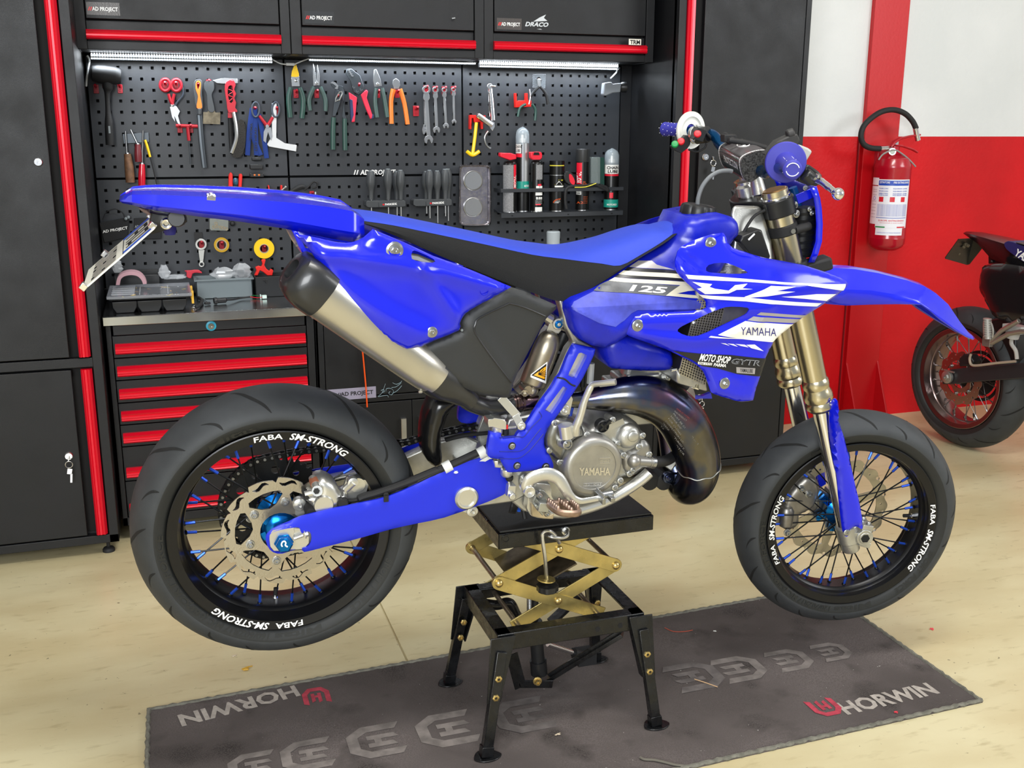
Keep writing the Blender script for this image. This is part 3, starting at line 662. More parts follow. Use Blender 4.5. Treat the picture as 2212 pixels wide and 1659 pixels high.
    for i in range(24):
        a = 2*PI*i/24; hb.ball((hub_r*1.08*math.cos(a), -.036, hub_r*1.08*math.sin(a)), .0035, 6)
    bp('hub', hb, mt['hub'], w_, M, ang=40)
    for i in range(36):
        ar = 2*PI*(i+.5)/36; near = i % 2; lead = 1 if (i//2) % 2 else -1; ah = ar+lead*spoke_a*1.35
        y0 = -.037 if near else .037; p0 = V((hub_r*1.12*math.cos(ah), y0, hub_r*1.12*math.sin(ah))); p1 = V((.1945*math.cos(ar), (-.014 if near else .014)*(1 if ry > .06 else .6), .1945*math.sin(ar)))
        d = (p1-p0).normalized(); q = MB(); q.cyl(p0, p1-d*.018, .0018, 6, 0); q.cyl(p1-d*.024, p1-d*.002, .0033, 6, 1); q.lathe(p1-d*.003, -d, [(.006, -.002), (.0045, .001)], 10, 0)
        bp('spoke', q, [mt['spoke'], mt['nip']], w_, M, ang=40)
    va = mt.get('valve', -1.52); u = V((math.cos(va), 0, math.sin(va))); q = MB(); q.cyl(u*.196, u*.186, .006, 6, 0); q.cyl(u*.19, u*.178, .0035, 10, 0); q.cyl(u*.179, u*.163, .0048, 10, 1)
    bp('valve', q, [M_chrome, M_rubber], w_, M)
    return w_
def brake_disc(Ro, Ri, y, th, teeth, kind, M, w_, hubr):
    n = teeth*12; ol = []
    for i in range(n):
        f = (i % 12)/12; a = -2*PI*i/n
        if kind == 'saw': r = Ro-(.0075*f**1.5) - (.004 if f > .9 else 0)
        else: r = Ro-.0045*(1-math.cos(2*PI*f))
        ol.append((r*math.cos(a), r*math.sin(a)))
    holes = []
    rm = (Ro+Ri)/2
    for i in range(teeth):
        a = -2*PI*(i+.35)/teeth
        if kind == 'saw':
            top = []; bot = []
            for k in range(7):
                t = k/6; aa = a+(t-.5)*2*PI/teeth*.62; rr = rm+.004*math.sin(t*PI*2); h = .0042*math.sqrt(max(.08, 1-(2*t-1)**2)); top.append(((rr+h)*math.cos(aa), (rr+h)*math.sin(aa))); bot.append(((rr-h)*math.cos(aa), (rr-h)*math.sin(aa)))
            holes.append(top+bot[::-1])
        else:
            c = ((rm+.004)*math.cos(a), (rm+.004)*math.sin(a)); holes.append([(c[0]+.0052*math.cos(t*PI/5), c[1]+.0052*math.sin(t*PI/5)) for t in range(10)])
            a2 = a+PI/teeth; c = ((rm-.006)*math.cos(a2), (rm-.006)*math.sin(a2)); holes.append([(c[0]+.0026*math.cos(t*PI/4), c[1]+.0026*math.sin(t*PI/4)) for t in range(8)])
    na = 6; rb = hubr*1.35
    for i in range(na):
        a0 = .35+2*PI*(i+.5)/na; wdt = 2*PI/na
        h = [((Ri-.004)*math.cos(a0+t*wdt*.36), (Ri-.004)*math.sin(a0+t*wdt*.36)) for t in (-1, -.5, 0, .5, 1)]
        h += [((Ri-.012)*math.cos(a0+wdt*.42), (Ri-.012)*math.sin(a0+wdt*.42)), (rb*1.12*math.cos(a0+wdt*.24), rb*1.12*math.sin(a0+wdt*.24)), (rb*math.cos(a0), rb*math.sin(a0)), (rb*1.12*math.cos(a0-wdt*.24), rb*1.12*math.sin(a0-wdt*.24)), ((Ri-.012)*math.cos(a0-wdt*.42), (Ri-.012)*math.sin(a0-wdt*.42))]
        holes.append(h)
    c0 = hubr*1.0; holes.append([(c0*math.cos(t*PI/12), c0*math.sin(t*PI/12)) for t in range(24)])
    q = MB(); q.slab([(x, y-th/2, z) for x, z in ol], (0, th, 0), [[(x, y-th/2, z) for x, z in h] for h in holes])
    for i in range(na):
        a = .35+2*PI*i/na; s_ = -1 if y < 0 else 1; q.hexa((rb*1.18*math.cos(a), y+s_*th/2, rb*1.18*math.sin(a)), (0, s_, 0), .0065, .007, 1)
    return bp('brake_disc', q, [M_disc, M_zinc], w_, M, ang=20)
mt = dict(rim=M_rim, hub=M_ano, nip=M_anod, spoke=M_spoke, text=True, txt=(1.78, -1.40), valve=-1.66)
rw = make_wheel(RW, .3015, .0765, .067, bike, 'black spoked rear wheel with wide tyre', .12, 0, .038, .2, mats=mt)
brake_disc(.121, .097, -.058, .004, 12, 'saw', RW, rw, .042)
mt = dict(mt, txt=(.36, -2.88), valve=-.02)
mt['txt'] = (.24, -2.66)
fw_ = make_wheel(FM, .2965, .058, .049, bike, 'black spoked front wheel with lean tyre and worn sides', 0, .13, .030, .05, mats=mt)
del fw_['label']; fw_['label'] = 'black spoked front wheel with narrower tyre'
brake_disc(.145, .118, .058, .004, 16, 'wave', FM, fw_, .036)
q = MB(); ol = []; nt = 46
for i in range(nt*4): a = 2*PI*i/(nt*4); r = .112+(.004 if i % 4 in (0, 1) else -.003); ol.append((r*math.cos(a), .066, r*math.sin(a)))
hs = [[(c[0]*rr+hr*math.cos(t*PI/6), .066, c[1]*rr+hr*math.sin(t*PI/6)) for t in range(12)] for i in range(12) for c, rr, hr in (((math.cos(i*PI/6), math.sin(i*PI/6)), .088, .0095 if i % 2 else .007),)]
hs.append([(.045*math.cos(t*PI/12), .066, .045*math.sin(t*PI/12)) for t in range(24)])
q.slab(ol, (0, .006, 0), hs)
for i in range(6): a = .35+2*PI*i/6; q.hexa((.062*math.cos(a), .066, .062*math.sin(a)), (0, -1, 0), .007, .006, 1)
bp('sprocket', q, [mat('black_steel', '202122', .4, .6), M_zinc], rw, RW, ang=20)
sa = [(583, 1147), (600, 1137), (625, 1127), (648, 1116), (700, 1103), (740, 1094), (790, 1084), (840, 1072), (900, 1046), (960, 1015), (992, 1001), (1020, 994), (1053, 989), (1083, 1004), (1096, 1030), (1098, 1060), (1070, 1077), (1030, 1093), (960, 1118), (900, 1131), (850, 1141.7), (800, 1156), (760, 1167), (700, 1182), (657, 1192.5), (652, 1184), (640, 1186), (610, 1196), (590, 1193), (578, 1180), (574, 1160)]
def sy(x, z): return -.118+.03*max(0, min(1, x/.5))
pa = Panel(spl(sa, 2, True), -.11, sy, .004, .01)
slot = spl([(583, 1155), (600, 1146), (640, 1139), (648, 1143), (652, 1152), (668, 1148), (673, 1162), (668, 1178), (654, 1184), (610, 1192), (590, 1189), (583, 1178)], 2, True)
q = pa.mesh([slot], .012, .004); arm_cover = bp('swingarm_cover', q, M_bluem, ang=40, label='scuffed blue guard over the near swingarm')
q = MB(); inner = [(588, 1152), (640, 1130), (760, 1098), (860, 1075), (992, 1010), (1050, 996), (1088, 1012), (1090, 1058), (1030, 1086), (900, 1124), (760, 1158), (660, 1184), (600, 1188), (582, 1175)]
near = [V((p.x, sy(p.x, 0)+.005, p.z)) for p in arr(b, inner, -.10)]; q.slab(near, (0, .03, 0)); far = [V((p.x, -p.y-.03, p.z)) for p in near]; q.slab(far, (0, .03, 0))
x0_ = .43; cr = [V((x0_, y, z)) for y, z in ((-.1, .02), (-.1, .10), (.1, .10), (.1, .02))]
q.loft([[V((.40, y, z)) for y, z in ((-.085, .015), (-.085, .085), (.085, .085), (.085, .015))], [V((.50, y, z)) for y, z in ((-.09, .02), (-.09, .13), (.09, .13), (.09, .02))], [V((.60, y, z)) for y, z in ((-.08, .06), (-.08, .14), (.08, .14), (.08, .06))]])
bp('swingarm', q, M_alu, bev=.004, ang=50)
q = pa.mesh([], .016, .003);
for v in q.v: v.y = -v.y
bp('swingarm_cover', q, M_bluem, ang=40)
q = MB(); plate(q, b, KE((878, 950), (900, 918), (1015, 893), (1025, 925), (1000, 1035), (905, 1035), (885, 1010)), -.121, .006)
plate(q, b, KE((880, 1000), (1010, 905), (1090, 905), (1108, 935), (1108, 990), (1080, 1025), (905, 1037)), -.1165, .006)
q.cyl(b(KE((1020, 965))[0], -.123), b(KE((1075, 945))[0], -.123), .004, 8); q.hexa(b(KE((1082, 942))[0], -.123), (1, 0, .2), .006, .008)
bp('axle_block', q, M_alub, bev=.0015)
q = MB(); c = b((613, 1172), -.121); q.lathe(c, (0, -1, 0), [(.02, 0), (.02, .003), (.017, .005)], 6); q.lathe(c, (0, -1, 0), [(.0175, .004), (.0175, .014), (.013, .017)], 6); q.cyl(c+V((0, .26, 0)), c, .009, 16)
bp('axle_nut', q, M_ano, bev=.001)
q = MB(); pts = [b(p, -.139) for p in KE((955, 1010), (950, 1000), (955, 985), (968, 980), (975, 990), (972, 1003), (985, 1012))]; q.tube(spl(pts, 4), .0016, 6); bp('nut_marking', q, M_white)
q = MB(); c = b(KD((462, 957))[0], -.10); q.lathe(c, (0, -1, 0), [(.026, 0), (.026, .006), (.022, .010), (.0185, .010), (.0185, .006), (.001, .006)], 32); bp('pivot_cap', q, M_alub, ang=30)
q = MB(); c = b(KD((500, 1042))[0], -.06); q.lathe(c, (0, -1, 0), [(.013, -.03), (.013, .004), (.008, .006)], 20); q.hexa(c+V((0, -.004, 0)), (0, -1, 0), .006, .006); plate(q, b, KD((430, 1045), (520, 1010), (530, 1050), (500, 1070)), -.058, .03); bp('linkage', q, M_alub, bev=.001)
q = MB(); hp = KE((1270, 735), (1290, 745), (1370, 745), (1420, 725))+KE((1520, 695), (1700, 630), (1858, 565))+KD((150, 850), (300, 778), (400, 735), (560, 660), (600, 640))
q.tube(spl([b(p, -.092-.0*i) for i, p in enumerate(hp)], 4), [.0045 if i < 10 else .0085 for i in range(4*len(hp)-3)], 10); bp('brake_hose', q, M_rubber)
for cp in (KD((345, 760)), KD((565, 668))):
    q = MB(); c = b(cp[0], -.092); q.lathe(c+V((-.009, 0, -.004)), (1, 0, .45), [(.0125, 0), (.0125, .018)], 16); q.box(c+V((.004, .002, -.018)), (.03, .012, .008), (0, -.45, 0)); q.hexa(c+V((.016, -.006, -.012)), (0, -.3, 1), .004, .004); bp('hose_clamp', q, mat('white_clamp', 'd6d8d4', .4), bev=.001)
q = MB(); q.hexa(b(KE((1550, 715))[0], -.1), (0, -1, .2), .004, .004); q.box(b(KE((1550, 735))[0], -.112), (.01, .004, .014)); bp('cable_clip', q, M_rubber)
q = MB()
yc = -.085
body = KE((1140, 625), (1190, 605), (1255, 640), (1290, 700), (1320, 690), (1325, 735), (1300, 745), (1290, 775), (1230, 800), (1170, 810), (1120, 800), (1110, 760), (1090, 745), (1085, 715), (1100, 700), (1140, 700), (1150, 670))
pc = Panel(spl(body, 2, True), yc, None, .018, .02); pc.mesh([], .007, .035, mb=q)
c = b(KE((1190, 768))[0], -.10); q.lathe(c, (0, -1, 0), [(.021, -.03), (.021, .004), (.019, .008), (.001, .008)], 28)
q.cyl(b(KE((1130, 615))[0], -.075), b(KE((1155, 680))[0], -.105), .009, 14); q.cyl(b(KE((1150, 690))[0], -.10), b(KE((1155, 692))[0], -.115), .011, 16)
q.cyl(b(KE((1085, 715))[0], -.1), b(KE((1135, 700))[0], -.1), .008, 12)
q.cyl(b(KE((1320, 680))[0], -.095), b(KE((1365, 640))[0], -.105), .008, 12); q.lathe(b(KE((1358, 640))[0], -.1), (0, -1, 0), [(.011, -.01), (.011, .006), (.006, .008)], 16)
q.box(b(KE((1370, 680))[0], -.07), (.05, .008, .05), (0, .3, 0)); q.lathe(b(KE((1385, 655))[0], -.075), (0, -1, 0), [(.016, -.02), (.016, .004)], 18)
cal = bp('brake_caliper', q, M_alub, ang=40)
q = MB()
for p_, r_ in ((KE((1117, 810)), .012), (KE((1092, 722)), .006), (KE((1300, 760)), .012)): q.lathe(b(p_[0], -.1), (0, -1, 0), [(r_, -.03), (r_, .004), (r_*.8, .008), (r_*.4, .008)], 18)
for i in range(5): q.lathe(b(KE((1275+i*9, 742+i*1))[0], -.1), (1, 0, -.1), [(.006+.001*(i % 2), 0), (.006+.001*(i % 2), .004)], 12)
q.cyl(b(KE((1150, 692))[0], -.118), b(KE((1152, 693))[0], -.121), .0065, 6)
bp('rubber_boots', q, M_rubber, cal)
q = MB(); q.cyl(b(KE((1136, 630))[0], -.08), b(KE((1146, 655))[0], -.093), .0105, 14); bp('guide_sleeve', q, mat('rusty_sleeve', '9a6048', .5, .3), cal)
q = MB(); a_ = b(KE((1053, 765))[0], -.07); q.lathe(a_, (0, -1, 0), [(.014, -.01), (.014, .006), (.009, .009)], 20); q.hexa(a_+V((0, -.006, 0)), (0, -1, 0), .006, .006); plate(q, b, KE((1030, 770), (1075, 740), (1110, 790), (1060, 850), (1030, 830)), -.066, .006); bp('caliper_bracket', q, M_alub, cal, bev=.001)
def chain(path, y):
    pts = spl(path, 12); L = [0]
    for i in range(1, len(pts)): L.append(L[-1]+math.hypot(pts[i][0]-pts[i-1][0], pts[i][1]-pts[i-1][1]))
    q = MB(); s_ = 0; k = 0; pp = []
    while s_ < L[-1]:
        i = next(j for j in range(1, len(L)) if L[j] >= s_); t = (s_-L[i-1])/(L[i]-L[i-1] or 1)
        pp.append(V((pts[i-1][0]*(1-t)+pts[i][0]*t, y, pts[i-1][1]*(1-t)+pts[i][1]*t))); s_ += .0159
    for i, p in enumerate(pp):
        q.cyl(p+V((0, -.011, 0)), p+V((0, .011, 0)), .0032, 8, 1); q.cyl(p+V((0, -.0045, 0)), p+V((0, .0045, 0)), .0052, 8)
        if i+1 < len(pp):
            d = (pp[i+1]-p); o_ = .0085 if i % 2 else .006
            for s2 in (-1, 1): q.bar(p+V((0, s2*o_, 0))-d*.22, pp[i+1]+V((0, s2*o_, 0))+d*.22, .0016, .0115, (-d.z, 0, d.x))
    return q
arcp = [(.117*math.cos(a), .117*math.sin(a)) for a in [R(100+i*16) for i in range(11)]]
top = [(b(p, .07).x, b(p, .07).z) for p in KD((605, 490), (450, 515), (180, 575), (40, 610))]
bot = [(b(p, .07).x, b(p, .07).z) for p in ((1000, 1045),)]
q = chain(top+[(.09, .125)]+arcp+[(.1, -.105), (.25, -.06), (.45, -.005), (.52, .03)], .07)
bp('chain', q, [mat('dark_chain', '2a2a2b', .35, .8), M_zinc], ang=40)
q = MB(); q.tube(spl([b(p, .055) for p in KD((330, 590), (450, 560), (600, 545))], 3), .009, 8, flat=.5); bp('chain_slider', q, M_rubber)
q = MB(); rings = []
st = [((345, 166), (352, 172), .028), ((390, 149), (366, 187), .045), ((430, 134), (430, 199), .062), ((520, 134), (520, 223), .075), ((620, 136), (620, 241), .082), ((900, 147), (900, 281), .09), ((1200, 163), (1200, 318), .095), ((1480, 185), (1480, 363), .098), ((1650, 203), (1650, 400), .098), ((1800, 222), (1800, 432), .096), ((1930, 246), (1930, 452), .092), ((2010, 300), (2010, 440), .085)]
for a_, c_, hw in st:
    t_ = b(KA(a_)[0], -hw); u_ = b(KA(c_)[0], -hw-.004); h = t_.z-u_.z
    r = [V((u_.x, -hw+.004, u_.z)), V((t_.x*.5+u_.x*.5, -hw-.004, t_.z-h*.66)), V((t_.x, -hw+.004, t_.z)), V((t_.x, -hw*.55, t_.z+.003)), V((t_.x, -hw*.5, t_.z)), V((t_.x, 0, t_.z+.002))]
    r += [V((p.x, -p.y, p.z)) for p in r[:-1][::-1]]; rings.append(r)
q.loft(rings, closed=False); tail = bp('tail_fender', q, M_blue, solid=.003, ang=20)
q = MB()
for i in range(1): q.box(b(KA((968, 150))[0], -.088)+V((0, .012, 0)), (.016, .03, .009), (0, .1, 0)); q.box(b(KA((968, 150))[0], -.088)+V((0, 0, .005)), (.006, .034, .006), (0, .1, 0))
bp('strip_clip', q, M_chrome, tail, bev=.001)
sp_o = KA((1545, 400), (1700, 425), (1830, 452), (1930, 455), (2010, 420), (2070, 365))+KB((400, 430), (640, 530), (880, 640), (1050, 700), (1300, 800), (1490, 883, 1), (1360, 960), (1180, 1060), (1100, 1120), (1078, 1170), (1075, 1230), (880, 1310), (660, 1380), (420, 1240), (130, 1030), (60, 940), (20, 860))+KA((1760, 730), (1680, 570), (1620, 480))
def spy(x, z): return -.135-.025*math.exp(-((x-.22)/.16)**2)
panel = Panel(spl(sp_o, 2, True), -.14, spy, .012, .03, ridges=[(KB((-30, 600), (150, 610), (420, 650), (700, 690), (1000, 765), (1390, 870)), .010, .016), (KB((760, 720), (860, 850), (980, 1020), (1070, 1130)), .007, .012), (KB((-60, 640), (200, 900), (500, 1100), (760, 1220)), .006, .02), (KB((250, 560), (560, 600), (700, 670)), -.004, .012)])
q = panel.mesh([spl(KB((703, 600), (745, 602), (878, 665), (868, 692), (780, 685), (700, 662)), 2, True)], .009, .003)
side = bp('side_panel', q, M_blue, ang=40)
q = MB(); [q.join(x) for x in ()]
m2 = panel.mesh([], .016, .003)
for v in m2.v: v.y = -v.y
bp('side_panel', m2, M_blue, ang=40)
q = MB(); c = panel.pt(KB((562, 592))[0]); q.lathe(c, (0, -1, 0), [(.0165, -.004), (.0165, .002), (.0125, .0035), (.0125, .001), (.001, .001)], 28); q.hexa(c, (0, -1, 0), .0068, .0065); c = panel.pt(KB((858, 1243))[0]); q.lathe(c, (0, -1, 0), [(.011, -.002), (.011, .002), (.009, .003)], 24); q.hexa(c, (0, -1, 0), .006, .006); c = panel.pt(KB((1275, 918))[0]); bp('panel_bolt', q, M_zinc, side)
q = MB(); c = panel.pt(KB((1275, 918))[0]); q.ring(c, (0, 1, 0), [(.0082, -.001), (.0076, 0), (.0082, .001), (.0088, 0)], 24); bp('moulded_ring', q, M_blue, side)
lobe = KA((1520, 375), (1560, 380), (1640, 560), (1610, 568), (1560, 470))
q = MB(); plate(q, b, lobe, -.105, .21); bp('inner_fender', q, M_blue, bev=.003)
ab = KB((1488, 885), (1700, 965), (1850, 1030, 1), (1850, 1058, 1), (1775, 1130), (1720, 1225), (1500, 1645, 1))+KD((738, 316, 1), (700, 321), (560, 305), (490, 275), (420, 240), (280, 140), (130, 32))+KB((660, 1381), (880, 1310), (1075, 1232), (1078, 1170), (1100, 1120), (1180, 1060), (1360, 960))
def aby(x, z): return -.118-.012*math.exp(-((x-.42)/.14)**2)
pab = Panel(spl(ab, 2, True), -.12, aby, .008, .018, ridges=[(KB((1170, 1190), (1290, 1370), (1500, 1700)), .006, .02)])
q = pab.mesh([], .010, .004); air = bp('airbox_cover', q, M_box, ang=40)
q = MB(); pab.line(KB((1760, 1118), (1600, 1050), (1490, 1020), (1450, 1028), (1240, 1130), (1205, 1180), (1200, 1240), (1280, 1370), (1400, 1530), (1490, 1645)), q, .0022, off=-.0002); bp('moulded_groove', q, M_deck, air)
q = MB(); c = pab.pt(KB((1098, 1228))[0]); q.lathe(c, (0, -1, 0), [(.003, 0), (.0025, .0015)], 10); bp('screw', q, M_greyp, air)
m2 = pab.mesh([], .018, .004)
for v in m2.v: v.y = -v.y
bp('airbox_cover', m2, M_box, ang=40)
stt = [(763, 455.5, 470, 477, .050), (775, 456, 475, 482, .064), (790, 457, 478, 486, .070), (850, 465, 487, 509, .075), (950, 488.5, 507.5, 554, .08), (1050, 511, 528.6, 595, .084), (1150, 522.5, 550.3, 633, .086), (1215, 523.8, 559, 651.5, .086), (1262, 519.5, 565, 631, .086), (1300, 512.5, 569.5, 609, .086), (1340, 503, 573.5, 582, .086), (1385, 488.5, 550, 553, .082), (1425, 478.5, 526, 529, .074), (1450, 480, 508, 511, .062), (1464, 487, 496, 499, .045)]
rs = []
def lerp_st(n):
    out = []
    for i in range(len(stt)-1):
        for k in range(n): out.append(tuple(a*(1-k/n)+c*k/n for a, c in zip(stt[i], stt[i+1])))
    return out+[stt[-1]]
sp_st = [tuple(p) for p in zip(*[[q_[1] for q_ in spl([(s[0], s[i]) for s in stt], 3)] for i in range(1, 5)])]
xs_ = [q_[0] for q_ in spl([(s[0], s[1]) for s in stt], 3)]
top = MB(); sidem = MB(); tr_, sr_ = [], []
for x, (sil, bnd, bot_, hw) in zip(xs_, sp_st):
    n_ = b((x, bnd), -hw); f_ = b((x, sil), hw*.8); lo = b((x, max(bot_, bnd+2)), -hw-.012); zc = max(n_.z+.010, f_.z)
    tr_.append([V((n_.x, -hw, n_.z)), V((n_.x, -hw*.86, n_.z+(zc-n_.z)*.55)), V((n_.x, -hw*.6, zc-.002)), V((n_.x, -hw*.3, zc)), V((n_.x, 0, zc+.001)), V((n_.x, hw*.3, zc)), V((n_.x, hw*.6, zc-.002)), V((n_.x, hw*.86, n_.z+(zc-n_.z)*.55)), V((n_.x, hw, n_.z))])
    sr_.append([V((n_.x, -hw, n_.z-.0005)), V((n_.x, -hw-.006, n_.z*.75+lo.z*.25)), V((n_.x, -hw-.012, n_.z*.35+lo.z*.65)), V((n_.x, -hw-.010, lo.z)), V((n_.x, -hw+.01, lo.z-.002)), V((n_.x, hw-.01, lo.z-.002)), V((n_.x, hw+.010, lo.z)), V((n_.x, hw+.012, n_.z*.35+lo.z*.65)), V((n_.x, hw+.006, n_.z*.75+lo.z*.25)), V((n_.x, hw, n_.z-.0005))])
top.loft(tr_, closed=False); sidem.loft(sr_, closed=False); sidem.add(sr_[0], [tuple(range(10))]); sidem.add(sr_[-1], [tuple(range(10))])
seat = bp('seat', top, M_seatb, ang=60, label='blue seat cover'); bp('seat_side', sidem, M_seatk, seat, ang=50, label='black grippy lower seat cover')
q = MB(); rear = [r for r in tr_[:2]]
tk = KC((85, 870), (170, 815), (250, 775), (360, 705), (475, 600), (600, 520), (740, 435), (800, 385), (838, 330), (870, 300), (960, 290), (1100, 264), (1190, 275), (1235, 310), (1248, 350), (1246, 400), (1190, 470), (1180, 560), (1100, 700), (1060, 850), (900, 960), (560, 1050), (480, 1095), (335, 1172), (165, 1115), (110, 1000))
_zt = b(KC((600, 520))[0], -.08).z
_xa, _xb = b((1425, 500), -.06).x, b((1490, 480), -.06).x
def ty(x, z): return -.124+.052*max(0, min(1, (z-_zt+.10)/.12))*(1+.55*max(0, min(1, (_xb-x)/(_xb-_xa))))
ptk = Panel(spl(tk, 2, True), -.11, ty, .016, .035, ridges=[(KC((110, 900), (250, 965), (400, 1040), (480, 980), (560, 925), (1000, 895)), .004, .012)])
q = ptk.mesh([], .010, both=0)
for v in q.v:
    if v.y > 0 and v.x < _xb: v.z -= .045*max(0, min(1, (v.z-_zt+.06)/.05))*max(0, min(1, (_xb-v.x)/.02))
tank = bp('fuel_tank', q, M_bluet, ang=50)
lb = KC((335, 1120), (400, 1075), (480, 1085), (640, 1140), (790, 1200), (792, 1300), (740, 1328), (560, 1328), (420, 1316), (358, 1300), (318, 1190))
plb = Panel(spl(lb, 2, True), -.10, lambda x, z: -.095, .022, .03, ridges=[(KC((690, 1170), (780, 1235)), .003, .01)])
bp('tank_lobe', plb.mesh([], .011, both=0), M_bluet, tank, ang=50)
dk = MB()
ptk.decal(KC((112, 895), (130, 860), (250, 782), (500, 800), (760, 822), (960, 850), (1008, 885), (990, 905), (560, 915), (520, 935), (470, 985), (410, 1030), (300, 1005), (120, 915)), dk, 3)
ptk.decal(KC((360, 708), (880, 752), (830, 775), (770, 820), (500, 798), (252, 778), (300, 742)), dk, 4, off=-.0009)
ptk.decal(KC((485, 618), (820, 645), (840, 668), (455, 638)), dk, 2); ptk.decal(KC((420, 664), (872, 700), (905, 722), (393, 684)), dk, 2)
ptk.decal(KC((505, 612), (560, 575), (655, 577), (690, 605), (812, 640), (500, 618)), dk, 1, off=-.0009); ptk.decal(KC((455, 640), (840, 668), (870, 700), (418, 664)), dk, 0, off=-.0009); ptk.decal(KC((393, 686), (900, 724), (925, 750), (357, 710)), dk, 0, off=-.0009)
ptk.decal(KC((752, 816), (850, 745), (925, 750), (950, 782), (905, 785), (828, 802), (965, 815), (985, 835), (920, 832)), dk, 0, off=-.0013)
ptk.text('125', KC((500, 782))[0], KC((742, 800))[0], 13, dk, 5, .03, .55, off=-.002)
bp('tank_graphics', dk, [M_decc, M_decs, M_deck, M_decp, M_decg, M_decw], tank, ang=10)
q = MB(); c = b(KC((965, 290))[0], 0); c0 = b(KC((972, 215))[0], 0); up_ = V((.12, 0, 1)).normalized(); r0 = .040; prof_ = []
cap = b(KC((970, 250))[0], 0); n = 48; rg = []
for h, rr in ((-.018, .037), (-.012, .040), (.010, .040), (.016, .037), (.0185, .030), (.0165, .026), (.018, .012), (.019, .001)):
    r_ = []
    x_, y_, z_ = basis(up_)
    for i in range(n):
        a = 2*PI*i/n; k = 1-.09*max(0, math.cos(a*7))**3 if .035 < rr and h > -.015 else 1; r_.append(cap+z_*h+(x_*math.cos(a)+y_*math.sin(a))*rr*k)
    rg.append(r_)
q.loft(rg); bp('filler_cap', q, M_blackp, tank, ang=40)
q = MB(); q.lathe(cap-up_*.045, up_, [(.038, 0), (.041, .02), (.037, .03)], 32); bp('filler_neck', q, M_bluet, tank)
q = MB(); q.tube(spl([b(p, y) for p, y in zip(KH((490, 950), (500, 860), (540, 750), (610, 660), (700, 605), (790, 592), (835, 600)), (0, 0, 0, 0, 0, 0, 0))], 5), .0048, 10); bp('breather_hose', q, mat('grey_hose', '6c7074', .45), tank)
so = KC((1145, 388), (1000, 420), (880, 470), (830, 520), (815, 620), (850, 685), (930, 760), (1012, 835), (1030, 880), (1000, 915), (780, 932), (560, 942), (520, 962), (480, 1010), (470, 1050), (500, 1092), (640, 1142), (780, 1195), (870, 1240), (950, 1282), (1010, 1335), (1040, 1410), (1060, 1475, 1), (1090, 1492), (1180, 1520), (1270, 1542), (1350, 1532, 1), (1370, 1450), (1400, 1360), (1435, 1240), (1480, 1150), (1500, 1110), (1560, 1060), (1620, 1012), (1720, 945), (1840, 870), (1940, 800), (1980, 765), (1997, 745, 1), (1985, 720), (1930, 690), (1700, 610), (1430, 560), (1300, 520), (1210, 490), (1175, 450))
_zs = b(KC((1145, 388))[0], -.12).z
def shy(x, z):
    t = (x-.80)/.26; return -.122-.068*math.exp(-(t-.9)**2*1.1)*max(.12, min(1, (_zs-z)/.11))
psh = Panel(spl(so, 2, True), -.16, shy, .008, .018, ridges=[(KC((900, 560), (960, 600), (1040, 660), (1300, 690), (1440, 683)), -.008, .010), (KC((860, 500), (880, 620), (950, 680), (1440, 683)), .004, .008), (KC((560, 1010), (900, 985), (1130, 905), (1400, 870)), .005, .012), (KC((600, 1090), (900, 1110), (1100, 1070), (1330, 960)), .006, .012), (KC((1140, 1350), (1230, 1385), (1210, 1490)), .002, .007)])
h1 = spl(KC((1028, 648), (1045, 608), (1130, 592), (1210, 608), (1300, 650), (1303, 666), (1200, 670), (1080, 662)), 2, True)
h2 = spl(KC((835, 1062), (850, 1035), (900, 1008), (1010, 955), (1130, 905), (1200, 893), (1312, 900), (1316, 925), (1290, 950), (1200, 992), (1100, 1040), (980, 1092), (900, 1092)), 2, True)
shroud = bp('radiator_shroud', psh.mesh([h1, h2], .009, .003), M_blue, ang=40)
m2 = psh.mesh([h2], .018, .003)
for v in m2.v: v.y = -v.y
bp('radiator_shroud', m2, M_blue, ang=40)
dk = MB(); W = 0
psh.decal(KC((885, 672), (1300, 702), (1980, 737), (1965, 782), (1700, 745), (1300, 722), (905, 702)), dk, 0)
psh.decal(KC((932, 722), (1068, 738), (1050, 757), (1088, 770), (1180, 782), (1225, 745), (1310, 735), (1275, 766), (1345, 773), (1235, 777), (1180, 802), (1020, 806), (965, 770), (1000, 762)), dk, 0)
psh.decal(KC((1290, 824), (1470, 750), (1640, 756), (1510, 785), (1635, 790), (1440, 822), (1290, 832)), dk, 0)
psh.decal(KC((1540, 825), (1780, 806), (1915, 806), (1848, 852), (1700, 838)), dk, 0)
psh.decal(KC((975, 808), (1300, 828), (1815, 868), (1782, 890), (1300, 856), (1005, 832)), dk, 0)
psh.decal(KC((1400, 930), (1712, 948), (1692, 964), (1372, 948)), dk, 1); psh.decal(KC((1350, 958), (1682, 972), (1632, 1000), (1308, 985)), dk, 1)
psh.decal(KC((1295, 990), (1618, 1010), (1500, 1115), (1480, 1133), (1290, 1115), (1108, 1085)), dk, 0)
psh.decal(KC((1060, 1092), (1260, 1108), (1380, 1118), (1045, 1102)), dk, 0)
for i_, (a, c) in enumerate(((1125, 1160), (1170, 1215), (1225, 1290))): psh.decal(KC((a, 1140+i_*3), (c, 1143+i_*4), (c+28, 1160+i_*5), (a+40, 1152+i_*4)), dk, 0)
psh.decal(KC((1300, 1152), (1358, 1150), (1420, 1196), (1335, 1175), (1320, 1165)), dk, 0)
psh.decal(KC((795, 1192), (985, 1212), (1200, 1222), (1434, 1242), (1396, 1366), (1240, 1352), (1100, 1312), (1000, 1298), (930, 1255)), dk, 2)
psh.decal(KC((1232, 1304), (1362, 1312), (1358, 1352), (1234, 1344)), dk, 1, off=-.0012)
